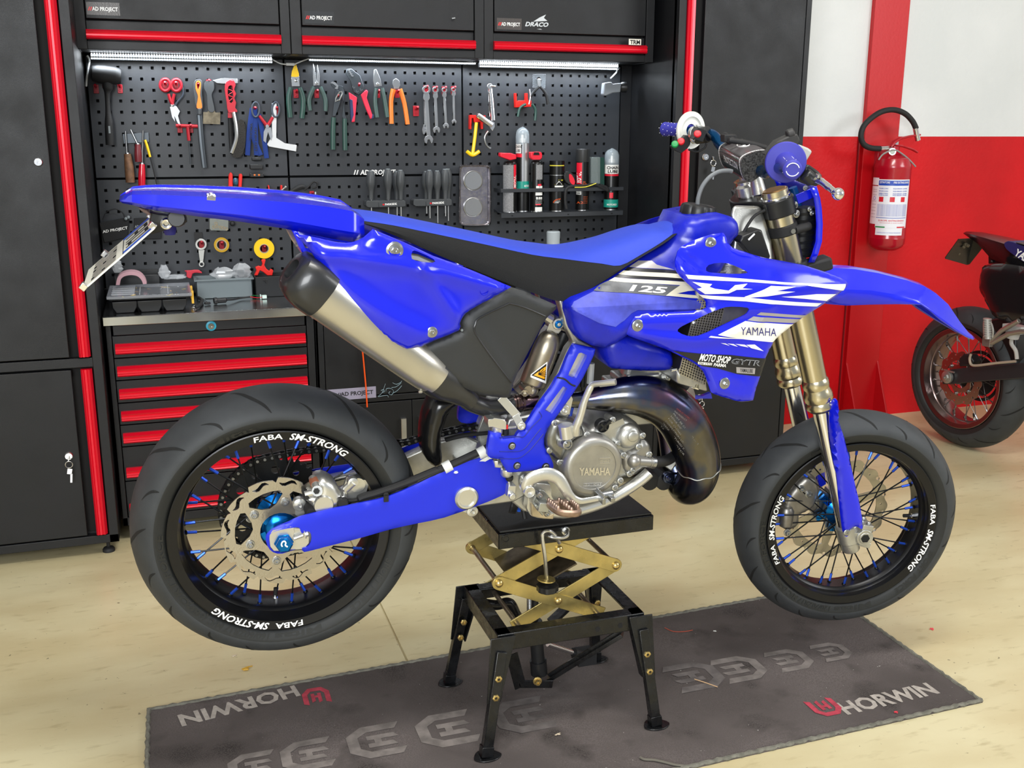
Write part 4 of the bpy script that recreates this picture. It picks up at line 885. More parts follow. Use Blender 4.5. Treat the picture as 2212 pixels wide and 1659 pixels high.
psh.text('YAMAHA', KC((1258, 1082))[0], KC((1502, 1092))[0], 17, dk, 3, .0, 0, off=-.0032)
psh.text('MOTO SHOP', KC((975, 1256))[0], KC((1180, 1278))[0], 14.5, dk, 0, .03, .25, off=-.0032)
psh.text('PARMA', KC((1075, 1296))[0], KC((1160, 1304))[0], 6.5, dk, 0, .03, .2, off=-.002)
psh.decal(KC((970, 1266), (1068, 1276), (1064, 1292), (970, 1284)), dk, 0, off=-.0016); psh.text('Dal 1970', KC((976, 1282))[0], KC((1060, 1290))[0], 4, dk, 2, .01, .2, off=-.0024)
psh.text('GYTR', KC((1190, 1278))[0], KC((1392, 1294))[0], 11, dk, 4, .03, .3, off=-.003); psh.text('GYTR', KC((1194, 1277))[0], KC((1390, 1293))[0], 10, dk, 2, -.012, .3, off=-.0037)
psh.text('YAMALUBE', KC((1255, 1336))[0], KC((1342, 1342))[0], 8, dk, 2, .01, 0, off=-.003)
bp('shroud_graphics', dk, [M_decw, M_decs, M_deck, mat('navy_print', '1c1c6c', .4), mat('grey_outline', '8a8c90', .4)], shroud, ang=10)
for p_ in KC((1058, 460), (560, 1020), (1155, 1415)):
    q = MB(); c = psh.pt(p_); q.lathe(c, (0, -1, 0), [(.013, -.003), (.013, .0015), (.010, .003), (.001, .003)], 24); q.hexa(c+V((0, -.002, 0)), (0, -1, 0), .006, .006); bp('shroud_bolt', q, M_zinc, shroud)
L1 = K(6.913, 1040, 640); L2 = K(8.296, 1040, 860); L3 = K(6.914, 1160, 870); L4 = K(7.9, 1080, 1000); L5 = K(2.885, 1230, 780); L6 = K(3.967, 1560, 380); L7 = K(3.966, 1640, 720); L8 = K(4.76, 170, 440)
def bb_(p, y): return b(p[0], y)
q = MB(); sparo = L1((1375, 690), (1330, 600), (1240, 420), (1210, 250), (1150, 60), (1250, 20), (1330, 260), (1400, 560), (1480, 660), (1680, 770), (1500, 1200), (1400, 1380), (1180, 1655), (800, 1655), (1120, 1200), (1290, 800))
plate(q, b, sparo, -.088, .03)
plate(q, b, [(1162, 893), (1100, 905), (1070, 980), (1085, 1040), (1100, 1080), (1130, 1105), (1200, 1120), (1240, 1060), (1210, 960), (1235, 880), (1210, 850)], -.085, .03)
near_n = len(q.v)
vs2 = [V((p.x, -p.y, p.z)) for p in q.v]; q.add(vs2, list(q.f))
fr = bp('frame', q, M_alu, bev=.004)
q = MB()
hd = b(L6((190, 380))[0], 0)
hs_a = b(L6((150, 500))[0], -.03);
q.loft([[b(p, y_) for p, y_ in zip([pp_[0], pp_[1], pp_[1], pp_[0]], (-w1, -w1, w1, w1))] for pp_, w1 in (((L6((95, 250))[0], L6((330, 260))[0]), .028), ((L6((75, 330))[0], L6((375, 400))[0]), .034), ((L6((110, 480))[0], L6((420, 560))[0]), .045), ((L6((90, 620))[0], L6((430, 700))[0]), .06), ((L6((60, 900))[0], L6((400, 900))[0]), .07))])
bp('steering_head', q, M_alu, bev=.008, bseg=3)
q = MB(); q.tube(spl([b(p, -.05) for p in L6((365, 295), (280, 340), (220, 420), (150, 540), (80, 610))], 5), .0035, 8); bp('wiring', q, M_rubber)
q = MB()
q.tube([b((640, 520), -.06), b((900, 560), -.075), b((1150, 665), -.075), b((1190, 690), -.07)], .011, 10); q.tube([b((640, 520), .06), b((900, 560), .075), b((1150, 665), .075), b((1190, 690), .07)], .011, 10)
q.tube([b((880, 740), -.07), b((1000, 850), -.07), b((1090, 900), -.07)], .011, 10); q.tube([b((880, 740), .07), b((1000, 850), .07), b((1090, 900), .07)], .011, 10)
bp('subframe', q, M_alub)
q = MB(); q.tube([b(p, 0) for p in ((1430, 700), (1480, 860), (1480, 950), (1440, 1010))], [.03, .028, .026, .024], 4); bp('down_tube', q, M_alu, bev=.003)
q = MB(); q.slab([b(p, -.075) for p in L6((150, 565), (180, 515), (320, 455), (345, 468), (418, 690), (400, 725), (290, 700), (235, 680))], (0, .055, 0)); bp('ignition_box', q, M_blackp, bev=.004)
q = MB(); q.bar(b(L6((225, 548))[0], -.077), b(L6((278, 496))[0], -.077), .004, .001, (0, 1, 0)); bp('label_strip', q, M_white)
g_o = KD((1140, 0), (1155, -18, 1), (1200, -8), (1286, 12, 1), (1275, 55), (1210, 190), (1165, 262), (1120, 330), (1040, 440), (985, 520), (962, 580), (965, 640), (995, 690), (1018, 745), (1016, 772, 1), (930, 778), (860, 790), (740, 797), (720, 785), (690, 735), (682, 714), (620, 706), (600, 690, 1), (600, 640), (612, 560), (612, 540, 1), (642, 545), (686, 548, 1), (688, 575), (720, 580), (780, 572, 1), (800, 540), (840, 535), (845, 500), (865, 465), (925, 370), (1000, 270), (1040, 200, 1), (1065, 170), (1105, 70))
pg = Panel(spl(g_o, 2, True), -.118, lambda x, z: -.112-.01*max(0, min(1, (.52-x)/.1)), .006, .012)
w1 = spl(KD((1178, 42, 1), (1195, 35), (1230, 50, 1), (1228, 70), (1165, 195, 1), (1150, 200), (1115, 182, 1), (1120, 160)), 2, True); w2 = spl(KD((1080, 250, 1), (1108, 262, 1), (1060, 350), (1008, 426, 1), (965, 402, 1), (1020, 330)), 2, True)
guard = bp('frame_guard', pg.mesh([w1, w2], .008, .012), M_bluem, ang=40)
q = MB(); plate(q, b, KD((1170, 30), (1240, 40), (1165, 210), (1105, 190)), -.106, .004); plate(q, b, KD((1072, 240), (1118, 255), (1010, 436), (955, 405)), -.106, .004); bp('spar_inset', q, M_alub, guard)
q = MB(); pg.line(L2((320, 955), (640, 955), (760, 910), (860, 800), (1000, 620), (1070, 540)), q, .0011); pg.line(L2((320, 1080), (640, 1080), (800, 990), (940, 850), (1110, 640)), q, .0011); pg.line(L2((330, 710), (640, 690), (760, 690), (900, 520), (1060, 360), (1070, 300), (1030, 240)), q, .0011); pg.line(L1((1130, 1215), (1240, 1235), (1330, 1310), (1400, 1340)), q, .002, 1)
bp('moulded_line', q, [mat('dark_blue_groove', '101c86', .5), M_rubber], guard)
m2 = pg.mesh([w1, w2], .016, .012)
for v in m2.v: v.y = -v.y
bp('frame_guard', m2, M_bluem, ang=40)
for p_ in L2((545, 858), (635, 1210), (1150, 1225)):
    q = MB(); c = pg.pt(p_); q.lathe(c, (0, -1, 0), [(.0085, -.001), (.0085, .001), (.0068, .001), (.0068, -.001)], 20, 1); q.lathe(c, (0, -1, 0), [(.0066, 0), (.0066, .004), (.005, .0055), (.003, .0055), (.0025, .003)], 18); bp('guard_screw', q, [M_zinc, M_rubber], guard)
q = MB(); c0 = b(L2((265, 620))[0], -.10); c1 = b(L2((285, 420))[0], -.10); q.cyl(c0, c1, .014, 18); q.slab([b(p, -.118) for p in L2((118, 440), (125, 380), (200, 375), (235, 355), (400, 385), (450, 430), (445, 560), (430, 570), (330, 560), (200, 520), (130, 525))], (0, .032, 0))
for p_ in L2((175, 385), (390, 405)): q.lathe(b(p_, -.11), (0, 0, 1), [(.0045, 0), (.0045, .004)], 12)
q.cyl(b(L2((420, 530))[0], -.1), b(L2((620, 520))[0], -.1), .004, 8); q.tube([b(p, -.09) for p in L2((270, 1100), (270, 1180), (360, 1180))], .010, 8)
q.lathe(b(L2((450, 1400))[0], -.1), (0, 0, 1), [(.010, 0), (.014, .006), (.014, .018), (.010, .02)], 20)
bp('brake_master_cylinder', q, M_alub, bev=.001)
q = MB(); q.cyl(b(L2((455, 550))[0], -.108), b(L2((455, 480))[0], -.108), .0028, 10); bp('bleed_cap', q, M_red)
q = MB(); q.lathe(b(L2((500, 1480))[0], -.1), (0, 0, 1), [(.006, 0), (.0085, .004), (.0085, .010)], 16); q.lathe(b(L2((430, 650))[0], -.095), (0, 0, 1), [(.007, 0), (.007, .012)], 14); bp('rubber_boot', q, M_rubber)
q = MB(); q.cyl(b(L4((160, 370))[0], -.1), b(L4((150, 300))[0], -.1), .003, 10); q.box(b(L4((180, 460))[0], -.1), (.018, .018, .026), (0, .1, 0)); q.lathe(b(L4((210, 570))[0], -.115), (0, -1, 0), [(.008, -.02), (.008, .003), (.006, .005)], 16)
bp('clevis', q, M_alub, bev=.001)
q = MB(); q.bar(b(L2((340, -20))[0], -.105), b(L2((650, 330))[0], -.112), .018, .006, (0, -1, 0)); q.bar(b(L2((600, 300))[0], -.112), b(L2((720, 520))[0], -.118), .016, .006, (0, -1, 0)); q.hexa(b(L2((715, 500))[0], -.12), (0, -1, 0), .0065, .006); bp('bracket', q, M_alub, bev=.001)
q = MB(); sA = b(L1((760, 1310))[0], -.06); sB = b(L1((1050, 540))[0], -.06); ax = (sB-sA); Ls = ax.length; rr = .0285
q.lathe(sA, ax, [(.02, -.004), (rr*.96, 0), (rr, .004), (rr, Ls*.60), (rr*1.0, Ls*.62), (rr*.97, Ls*.75), (rr*.86, Ls*.87), (rr*.66, Ls*.96), (rr*.4, Ls*1.01), (.001, Ls*1.03)], 36)
bp('shock_reservoir', q, M_titan, ang=50)
q = MB(); c = b(L1((1140, 410))[0], -.062); q.lathe(c, (0, -1, 0), [(.014, -.05), (.014, -.004), (.0128, 0), (.0128, .004), (.0085, .005)], 28); q.lathe(c, (0, -1, 0), [(.0088, .002), (.0088, .007), (.0065, .008)], 24, 1); q.lathe(c, (0, -1, 0), [(.0042, .006), (.0042, .0095)], 16, 0)
q.loft([[b(p, -.06) for p in L1((970, 520), (1040, 330), (1200, 500), (1150, 560))], [b(p, -.03) for p in L1((970, 520), (1040, 330), (1200, 500), (1150, 560))]])
bp('shock_adjuster', q, [M_alub, M_ano], bev=.001)
def on_cyl(p, off=.0006):
    q0 = b(p, -.06-rr*.9)
    for _ in range(3):
        t = (q0-sA).dot(ax.normalized()); pc_ = sA+ax.normalized()*t; dd = q0-pc_; lx = dd.dot(ax.normalized().cross(V((0, 1, 0)))); dy = math.sqrt(max(1e-6, (rr+off)**2-lx*lx)); q0 = b(p, pc_.y-dy)
    return q0
q = MB()
def tri(ps, off, m):
    a, c, d = ps; g = []; n = 8
    for i in range(n+1):
        for j in range(n+1-i): u, v = i/n, j/n; g.append((a[0]+(c[0]-a[0])*u+(d[0]-a[0])*v, a[1]+(c[1]-a[1])*u+(d[1]-a[1])*v))
    idx = {}; k = 0
    for i in range(n+1):
        for j in range(n+1-i): idx[(i, j)] = k; k += 1
    fs = [(idx[(i, j)], idx[(i+1, j)], idx[(i, j+1)]) for i in range(n) for j in range(n-i)]+[(idx[(i+1, j)], idx[(i+1, j+1)], idx[(i, j+1)]) for i in range(n) for j in range(n-i-1)]
    q.add([on_cyl(p, off) for p in g], fs, m)
tri(L1((985, 975), (700, 1195), (965, 1305)), .0005, 0); tri(L1((972, 1005), (745, 1180), (952, 1262)), .0009, 1); tri(L1((965, 1045), (778, 1178), (945, 1240)), .0013, 2)
for a_ in ((930, 1090), (960, 1110), (965, 1140), (965, 1170), (958, 1200), (880, 1090)): q.tube([on_cyl(L1((850, 1168))[0], .0017), on_cyl(L1(((850+a_[0])/2, (1168+a_[1])/2))[0], .0017), on_cyl(L1(a_)[0], .0017)], .0007, 4, 1)
bp('warning_sticker', q, [M_white, M_dark, mat('sticker_yellow', 'f0a80c', .4)])
q = MB(); q.cyl(b(L1((770, 1330))[0], -.03), b(L1((600, 1500))[0], -.03), .03, 24); q.lathe(b(L1((690, 1400))[0], -.085), (0, -1, 0), [(.010, -.03), (.010, .003), (.006, .003)], 16); q.hexa(b(L1((650, 1440))[0], -.088), (-.4, -1, -.4), .006, .008); q.ball(b(L1((760, 1410))[0], -.07), .014, 14)
bp('shock_base', q, M_titan, ang=40)
q = MB(); c0 = b(L1((1240, 540))[0], 0); c1 = b((1120, 960), 0); axs = c1-c0; q.cyl(c0, c1, .018, 16); pts = [c0+axs*(i/120)+(basis(axs)[0]*math.cos(i*.52)+basis(axs)[1]*math.sin(i*.52))*.031 for i in range(10, 112)]; q.tube(pts, .0055, 6, 1)
bp('shock_spring', q, [M_blackp, mat('blue_grey_spring', '20242c', .4)], ang=50)
mA = b((682, 622), -.128); mB_ = b((941, 814), -.100); ax = mB_-mA; Lm = ax.length; n_ = ax.normalized(); up_ = V((0, -1, 0)).cross(n_).normalized(); lat = n_.cross(up_)
def oval(c, ru, rl, k=28, sq=.82): return [c+up_*(ru*abs(math.cos(2*PI*i/k))**sq*(1 if math.cos(2*PI*i/k) > 0 else -1))+lat*(rl*abs(math.sin(2*PI*i/k))**sq*(1 if math.sin(2*PI*i/k) > 0 else -1)) for i in range(k)]
q = MB(); q.loft([oval(mA+n_*t, r_, r_*1.12) for t, r_ in ((0, .048), (.003, .050), (Lm-.05, .043), (Lm-.003, .0405), (Lm, .039))]); mf = bp('muffler', q, M_mufl, ang=35)
q = MB(); q.loft([oval(mA+n_*t+up_*o_, r_, r_*1.12, sq=.7) for t, r_, o_ in ((.012, .0515, 0), (-.015, .052, 0), (-.034, .050, .001), (-.052, .043, .002), (-.060, .032, .002), (-.060, .020, .002), (-.045, .019, .002))]); bp('muffler_cap', q, M_cap, mf, ang=35)
for t, s_ in ((.012, .2), (.012, -.75), (.03, -1.0), (Lm-.014, -.9)):
    q = MB(); c = mA+n_*t+up_*(.046*s_)+V((0, -1, 0))*(.046*math.sqrt(max(.05, 1-s_*s_*.95))); q.lathe(c, (0, -1, 0) if abs(s_) < .9 else (0, -1, -.8), [(.0045, -.002), (.0045, .001), (.003, .002)], 12); bp('rivet', q, M_alub, mf)
q = MB(); q.loft([oval(mB_+n_*t+up_*o_, r_, r_*1.1) for t, r_, o_ in ((-.014, .0415, 0), (.02, .040, 0), (.055, .031, .004), (.085, .024, .006), (.1, .022, .004))])
pp = [mB_+n_*.09+up_*.004]+[b(p, y) for p, y in (((1015, 868), -.085), ((1052, 880), -.075), ((1090, 876), -.07), ((1110, 870), -.07))]
q.tube(spl(pp, 5), .020, 16); mp_ = bp('muffler_mount', q, M_cap, ang=40)
q = MB()
for x_ in range(4): q.lathe(b((1108+x_*6, 871-x_*.6), -.07), (1, 0, .06), [(.0165+.0015*(x_ % 2), 0), (.0165+.0015*(x_ % 2), .005)], 20)
bp('clamp_spring', q, mat('dark_copper', '5c4a48', .3, .9))
pth = [(1118, 872, -.07, .0145), (1150, 869, -.07, .0145), (1200, 866, -.068, .0145), (1240, 864, -.068, .017), (1268, 863, -.07, .022), (1310, 857, -.075, .034), (1360, 853, -.085, .043), (1400, 858, -.09, .049), (1440, 876, -.092, .053), (1470, 905, -.092, .055), (1492, 945, -.088, .055), (1506, 985, -.08, .053), (1508, 1020, -.07, .049), (1496, 1048, -.05, .045), (1478, 1050, -.02, .040), (1462, 1020, .0, .034), (1452, 985, .01, .028), (1440, 930, .01, .024), (1425, 890, .005, .022)]
cc = [b((p[0], p[1]), p[2]) for p in pth]; pts = spl([V(c) for c in cc], 5); rad = [r_[1] for r_ in spl([(i, p[3]) for i, p in enumerate(pth)], 5)]
M_pipe2 = None
def pipe_mat():
    m = bpy.data.materials.new('heat_tinted_steel'); m.use_nodes = True; n = m.node_tree.nodes; L = m.node_tree.links; bs = n['Principled BSDF']
    tc = n.new('ShaderNodeTexCoord'); t = n.new('ShaderNodeTexNoise'); t.inputs['Scale'].default_value = 5; t.inputs['Detail'].default_value = 5; L.new(tc.outputs['Object'], t.inputs['Vector'])
    cr = n.new('ShaderNodeValToRGB'); e = cr.color_ramp.elements; e[0].position = .3; e[0].color = lin('3a3a3c'); e[1].position = .75; e[1].color = lin('8c8070')
    for p_, c_ in ((.42, '5c5a58'), (.5, '6e6a60'), (.57, '4a5470'), (.63, '6a5064'), (.68, '7c7468')): k = e.new(p_); k.color = lin(c_)
    L.new(t.outputs[0], cr.inputs[0]); L.new(cr.outputs[0], bs.inputs['Base Color']); bs.inputs['Metallic'].default_value = 1
    t2 = n.new('ShaderNodeTexNoise'); t2.inputs['Scale'].default_value = 30; t2.inputs['Detail'].default_value = 8; L.new(tc.outputs['Object'], t2.inputs['Vector'])
    mr = n.new('ShaderNodeMapRange'); mr.inputs[3].default_value = .1; mr.inputs[4].default_value = .34; L.new(t2.outputs[0], mr.inputs[0]); L.new(mr.outputs[0], bs.inputs['Roughness'])
    bp_ = n.new('ShaderNodeBump'); bp_.inputs['Strength'].default_value = .06; L.new(t2.outputs[0], bp_.inputs['Height']); L.new(bp_.outputs[0], bs.inputs['Normal']); return m
M_heat = pipe_mat()
q = MB(); q.tube(pts, rad, 36); pipe = bp('exhaust_pipe', q, M_heat, ang=60)
q = MB()
i0 = min(range(len(pts)), key=lambda i: (pts[i]-cc[12]).length)
for ii in (i0-2,):
    t = (pts[ii+1]-pts[ii-1]).normalized(); x_, y_, z_ = basis(t); q.tube([pts[ii]+(x_*math.cos(a)+y_*math.sin(a))*(rad[ii]+.0006)+t*.002*math.sin(a*9) for a in [2*PI*k/48 for k in range(48)]], .0013, 5, closed=True)
bp('weld_seam', q, M_alub, pipe)
q = MB()
def on_pipe(p):
    q0 = b(p, -.14); best = None
    for _ in range(12):
        j = min(range(len(pts)), key=lambda i: (pts[i].x-q0.x)**2+(pts[i].z-q0.z)**2)
        dd = math.hypot(pts[j].x-q0.x, pts[j].z-q0.z); y = pts[j].y-math.sqrt(max(1e-6, rad[j]**2-min(dd, rad[j]*.98)**2))-.0006; q0 = b(p, y)
    return q0
lines = ['EXHAUST SYSTEM', 'THIS PRODUCT', 'MUST BE CHECKED FOR', 'REPAIR AND INSPECTION', 'FOR CLOSED COURSE', 'COMPETITION USE ONLY', 'MANUFACTURED BY', 'YAMAHA MOTOR']
for i, t_ in enumerate(lines):
    x0, y0 = 1461-i*5.6+(0 if i < 2 else 4), 884+i*5.2; ln = (24 if i < 2 else 78)+4*(i % 3); dxx, dyy = ln*.62, ln*.78
    if i < 2: dxx, dyy = 34*.78, 34*.62
    a = V((x0, y0)); u = V((dxx, dyy)); nn = V((u.y, -u.x)).normalized()*3.4
    text(q, t_, (0, 0, 0), (1, 0, 0), (0, 1, 0), 0 if i else 1, -.005, mp=lambda X_, Y_: on_pipe(tuple(a+u*X_+nn*Y_)))
bp('stamped_text', q, [mat('worn_print', '8c8a88', .5, .3), mat('red_print', '8a3c40', .5)], pipe, ang=10)
q = MB();
for w in (L5((600, 705), (690, 700), (720, 715)), L5((600, 750), (660, 775), (745, 785))): q.tube(spl([b(p, -.03) for p in w], 3), .003, 6)
q.lathe(b(L5((617, 727))[0], -.03), (0, -1, 0), [(.014, -.01), (.014, .002)], 20); q.hexa(b(L5((617, 727))[0], -.033), (0, -1, 0), .0055, .006); plate(q, b, L5((590, 730), (605, 703), (720, 712), (745, 785), (620, 765)), -.026, .003); bp('pipe_bracket', q, M_heat, bev=.0006)
q = MB(); [q.lathe(b(p, .0), (0, -1, 0), [(.022, -.03), (.022, .02), (.015, .022)], 20) for p in ((1398, 1034), (1428, 1034))]; bp('rubber_mount', q, M_rubber)
eng = MB()
case = L3((110, 520), (150, 380), (230, 250), (330, 215), (620, 270), (760, 380), (880, 330), (930, 260), (1060, 230), (1150, 215), (1290, 200), (1480, 290), (1560, 430), (1610, 500), (1560, 560), (1610, 545), (1680, 620), (1700, 760), (1640, 930), (1500, 1040), (1380, 1110), (1250, 1120), (1220, 1250), (1000, 1420), (700, 1440), (480, 1300), (380, 1000), (300, 900), (180, 760))
pe = Panel(spl(case, 2, True), -.09, lambda x, z: -.092, .014, .02); pe.mesh([], .010, mb=eng, both=0)
ec = bp('engine', eng, M_alu, ang=50)
q = MB(); pk = Panel(spl(L3((120, 520), (160, 370), (250, 250), (330, 235), (600, 290), (690, 400), (680, 500), (560, 540), (470, 660), (400, 800), (330, 880), (200, 760), (130, 640)), 2, True), -.11, lambda x, z: -.112, .012, .018); pk.mesh([], .008, .03, mb=q); bp('kick_cover', q, mat('worn_grey_cast', '84847f', .32, .9, var=.2, vscale=40), ec, ang=40)
q = MB(); c = b(L3((835, 950))[0], -.135); q.lathe(c, (0, -1, 0), [(.070, -.03), (.0695, -.006), (.067, .003), (.063, .0075), (.058, .0095), (.051, .0095), (.050, .0075), (.001, .0075)], 64); cc_ = bp('clutch_cover', q, mat('satin_clutch_cover', 'a8a6a0', .42, .85, bump=.15, bscale=700, var=.08, vscale=30), ec, ang=35)
q = MB()
def ctext(t_, p0, p1, h, bold, sh=0):
    a, c_ = V(p0), V(p1); u = c_-a; nn = V((u.y, -u.x)).normalized()*h; text(q, t_, (0, 0, 0), (1, 0, 0), (0, 1, 0), 0, bold, mp=lambda X_, Y_: b(tuple(a+u*X_+nn*Y_+u.normalized()*h*sh*Y_), -.1436))
ctext('YAMAHA', L3((632, 1082))[0], L3((1095, 1078))[0], 15.5, .03); ctext('2-STROKE', L3((715, 1238))[0], L3((960, 1232))[0], 4.6, .02, .3); ctext('OIL 650cm3', L3((945, 893))[0], L3((1080, 890))[0], 5, .0)
for w in (L3((690, 1242), (700, 1208), (970, 1198), (965, 1228), (940, 1242)), L3((935, 825), (1092, 822), (1090, 898), (935, 900))): q.tube([b(p, -.1432) for p in w], .0007, 5, closed=True)
bp('raised_lettering', q, mat('polished_raised', 'd8d6d0', .25, .9), cc_, ang=10)
q = MB(); pw = Panel(spl(L3((1275, 760), (1330, 740), (1480, 660), (1540, 580), (1600, 550), (1680, 620), (1700, 770), (1640, 830), (1600, 940), (1500, 1030), (1380, 1090), (1290, 980), (1270, 860)), 2, True), -.105, lambda x, z: -.108, .008, .012); pw.mesh([], .008, .02, mb=q)
c = b(L3((1450, 870))[0], -.118); q.ball(c, .0165, 18); c2 = b(L3((1690, 885))[0], -.115); q.cyl(c, c2, .0125, 20); q.lathe(c2, (c2-c), [(.0135, -.003), (.0135, .003)], 20)
bp('water_pump', q, mat('satin_pump', '9a9894', .4, .85), ec, ang=40)
q = MB(); c3 = b(L3((1740, 885))[0], -.113); q.lathe(c2, (c2-c), [(.0145, .002), (.0145, .010)], 16, 1); q.tube(spl([c2, b(L3((1800, 880))[0], -.11), b(L3((1936, 860))[0], -.09), b((1460, 980), -.05), b((1480, 940), -.02)], 5), .0125, 14); bp('coolant_hose', q, [M_rubber, M_zinc], ec)
q = MB(); c = b(L3((1340, 480))[0], -.10); q.lathe(c, (0, -1, 0), [(.030, -.01), (.029, .008), (.025, .018), (.015, .024), (.001, .025)], 36); c = b(L3((1430, 500))[0], -.125); q.lathe(c, (0, -1, 0), [(.0125, -.01), (.0125, .004), (.010, .006), (.001, .006)], 24); q.box(b(L3((1120, 320))[0], -.102), (.05, .02, .014), (0, -.35, 0)); bp('governor_housing', q, M_alu, ec, ang=40)
q = MB(); c = b(L3((978, 345))[0], -.112); q.lathe(c, (0, -1, 0), [(.0145, -.012), (.0145, .004), (.0125, .006), (.0115, .002), (.001, .002)], 28, 0); q.box(c+V((0, -.006, 0)), (.022, .006, .004), (0, .8, 0)); q.box(c+V((0, -.006, 0)), (.022, .006, .004), (0, -.8, 0)); q.box(c+V((.010, -.008, .010)), (.014, .008, .005), (0, -.7, 0)); bp('oil_filler_cap', q, M_blackp, ec)
q = MB()
for p_ in L3((262, 305), (190, 710), (340, 890), (745, 480), (1128, 258), (1210, 610), (1578, 492), (1520, 655), (1290, 785), (1675, 775), (1437, 1005), (1385, 1060), (1245, 1165), (1295, 240), (1140, 580), (1165, 1270)): pass
for p_ in L3((262, 305), (190, 710), (340, 890), (745, 480), (1128, 258), (1210, 610), (1578, 492), (1520, 655), (1290, 785), (1675, 775), (1437, 1005), (1385, 1060), (1245, 1165), (1165, 1270)):
    q = MB(); c = b(p_, -.118 if p_[0] < 1230 else -.116); q.lathe(c, (0, -1, 0), [(.0075, -.03), (.0075, .001), (.006, .002)], 16, 0); q.hexa(c, (0, -1, 0), .0048, .006, 1, washer=False); bp('engine_screw', q, [M_alu, M_zinc], ec)
q = MB()
q.loft([[V((p.x+dx, y, p.z)) for dx, y in ((-.055, -.06), (.055, -.06), (.055, .06), (-.055, .06))] for p in (b((1370, 900), 0), b((1378, 830), 0))])
for i in range(3): c = b((1378, 830-i*14), 0); q.box(c, (.13-.03*i, .13-.03*i, .016))
q.cyl(b((1420, 870), -.02), b((1480, 850), -.02), .012, 12)
bp('cylinder', q, M_alu, ec, bev=.004)
q = MB(); q.box(b((1390, 800), -.03), (.09, .05, .03), (0, .1, 0)); q.cyl(b((1350, 818), -.05), b((1420, 812), -.05), .011, 12); q.hexa(b((1438, 815), -.06), (0, -1, .3), .008, .01); q.cyl(b((1360, 790), -.04), b((1352, 825), -.04), .012, 10); bp('cylinder_head', q, M_alub, ec, bev=.003)
q = MB(); q.tube(spl([b(p, -.05) for p in ((1440, 812), (1462, 820), (1480, 838))], 4), .013, 12); q.cyl(b((1258, 835), -.04), b((1262, 770), -.04), .006, 8); bp('coolant_hose', q, M_rubber)
q = MB(); q.tube([b(p, -.03) for p in L1((1640, 1000), (1620, 1300))], .008, 8); bp('breather_tube', q, mat('milky_tube', 'c4c6c4', .4))
q = MB()
for dx in (-4, 4): q.tube(spl([b(p, -.06) for p in ((1232+dx, 880), (1228+dx, 895), (1226+dx, 906))], 4), .0045, 8)
bp('blue_breather_hose', q, mat('blue_hose', '0c3ab0', .4))
q = MB(); c = b(L2((1490, 215))[0], -.10); q.lathe(c, (0, -1, 0), [(.0125, -.03), (.0125, .002), (.0105, .004), (.007, .004)], 24); q.hexa(c+V((0, -.002, 0)), (0, -1, 0), .006, .005); plate(q, b, L2((1500, 60), (1600, -60), (1640, 20), (1580, 300), (1440, 300)), -.09, .006); bp('engine_mount', q, M_alub, bev=.001)
q = MB(); cr_o = L4((460, 760), (480, 600), (400, 450), (410, 300), (520, 250), (640, 350), (860, 370), (880, 560), (930, 640), (970, 800), (960, 940), (740, 955), (550, 915), (490, 840))
plate(q, b, spl(cr_o, 2, True), -.118, .025)
n0 = len(q.v); ct = [b(p, -.112) for p in ((1168, 1104), (1215, 1107), (1262, 1098), (1310, 1081), (1352, 1058), (1384, 1036), (1402, 1020))]
q.tube(spl(ct, 4), [.014]*4+[.015]*8+[.0145]*13, 14, flat=.9)
m2 = MB(); m2.add([V((p.x, -p.y, p.z)) for p in q.v], list(q.f)); bp('frame_cradle', q, M_alub, bev=.003, ang=50); bp('frame_cradle', m2, M_alub, bev=.003, ang=50)
q = MB(); c_in = L4((500, 490), (470, 400), (520, 290), (640, 230), (780, 200), (900, 215), (1010, 280), (1090, 400), (1170, 540), (1260, 620), (1380, 655), (1520, 640), (1700, 605))
wd = [.013, .0145, .0155, .0155, .0155, .015, .0135, .0125, .011, .0095, .008, .0072, .007]
pl = spl([b(p, -.150-.02*min(1, i/8)) for i, p in enumerate(c_in)], 5); wl = [t[1] for t in spl([(i, w_) for i, w_ in enumerate(wd)], 5)]
q.tube(pl, wl, 12, flat=.42, up=(0, 1, 0)); ped = bp('brake_pedal', q, M_alub, ang=60)
q = MB(); c = b(L4((500, 490))[0], -.158); q.lathe(c, (0, -1, 0), [(.0125, -.03), (.0125, .004), (.0115, .005), (.0115, .004), (.0045, .003), (.002, .001)], 28); bp('pedal_pivot', q, M_alub, ped)
q = MB(); a = b(L4((1690, 590))[0], -.17); q.cyl(a+V((0, .006, 0)), a+V((.034, .004, .004)), .008, 12)
for i in range(6): q.cyl(a+V((.002, -.022+.008*i, .004)), a+V((.002, -.022+.008*i, .016)), .0022, 6);
q.bar(a+V((.002, -.024, 0)), a+V((.002, .024, 0)), .008, .014, (0, 0, 1)); q.bar(a+V((.024, -.022, 0)), a+V((.024, .022, 0)), .010, .010, (0, 0, 1)); bp('pedal_tip', q, M_zinc, ped, bev=.001)
q = MB(); a = b(L4((780, 760))[0], -.15); fr_ = b(L4((760, 640))[0], -.135)
o0 = b(L4((830, 700))[0], -.16); X = V((.046, -.004, -.002)); Yv = V((.008, -.050, -.002)); ringp = [o0, o0+X*.5+V((0, 0, 0)), o0+X, o0+X+Yv*.6, o0+X*.85+Yv, o0+X*.3+Yv, o0+Yv*.75]
q.tube(spl(ringp, 4, True), .0065, 8, closed=True, flat=1.3)
q.bar(o0+X*.5, o0+X*.55+Yv, .005, .014, (0, 0, 1))
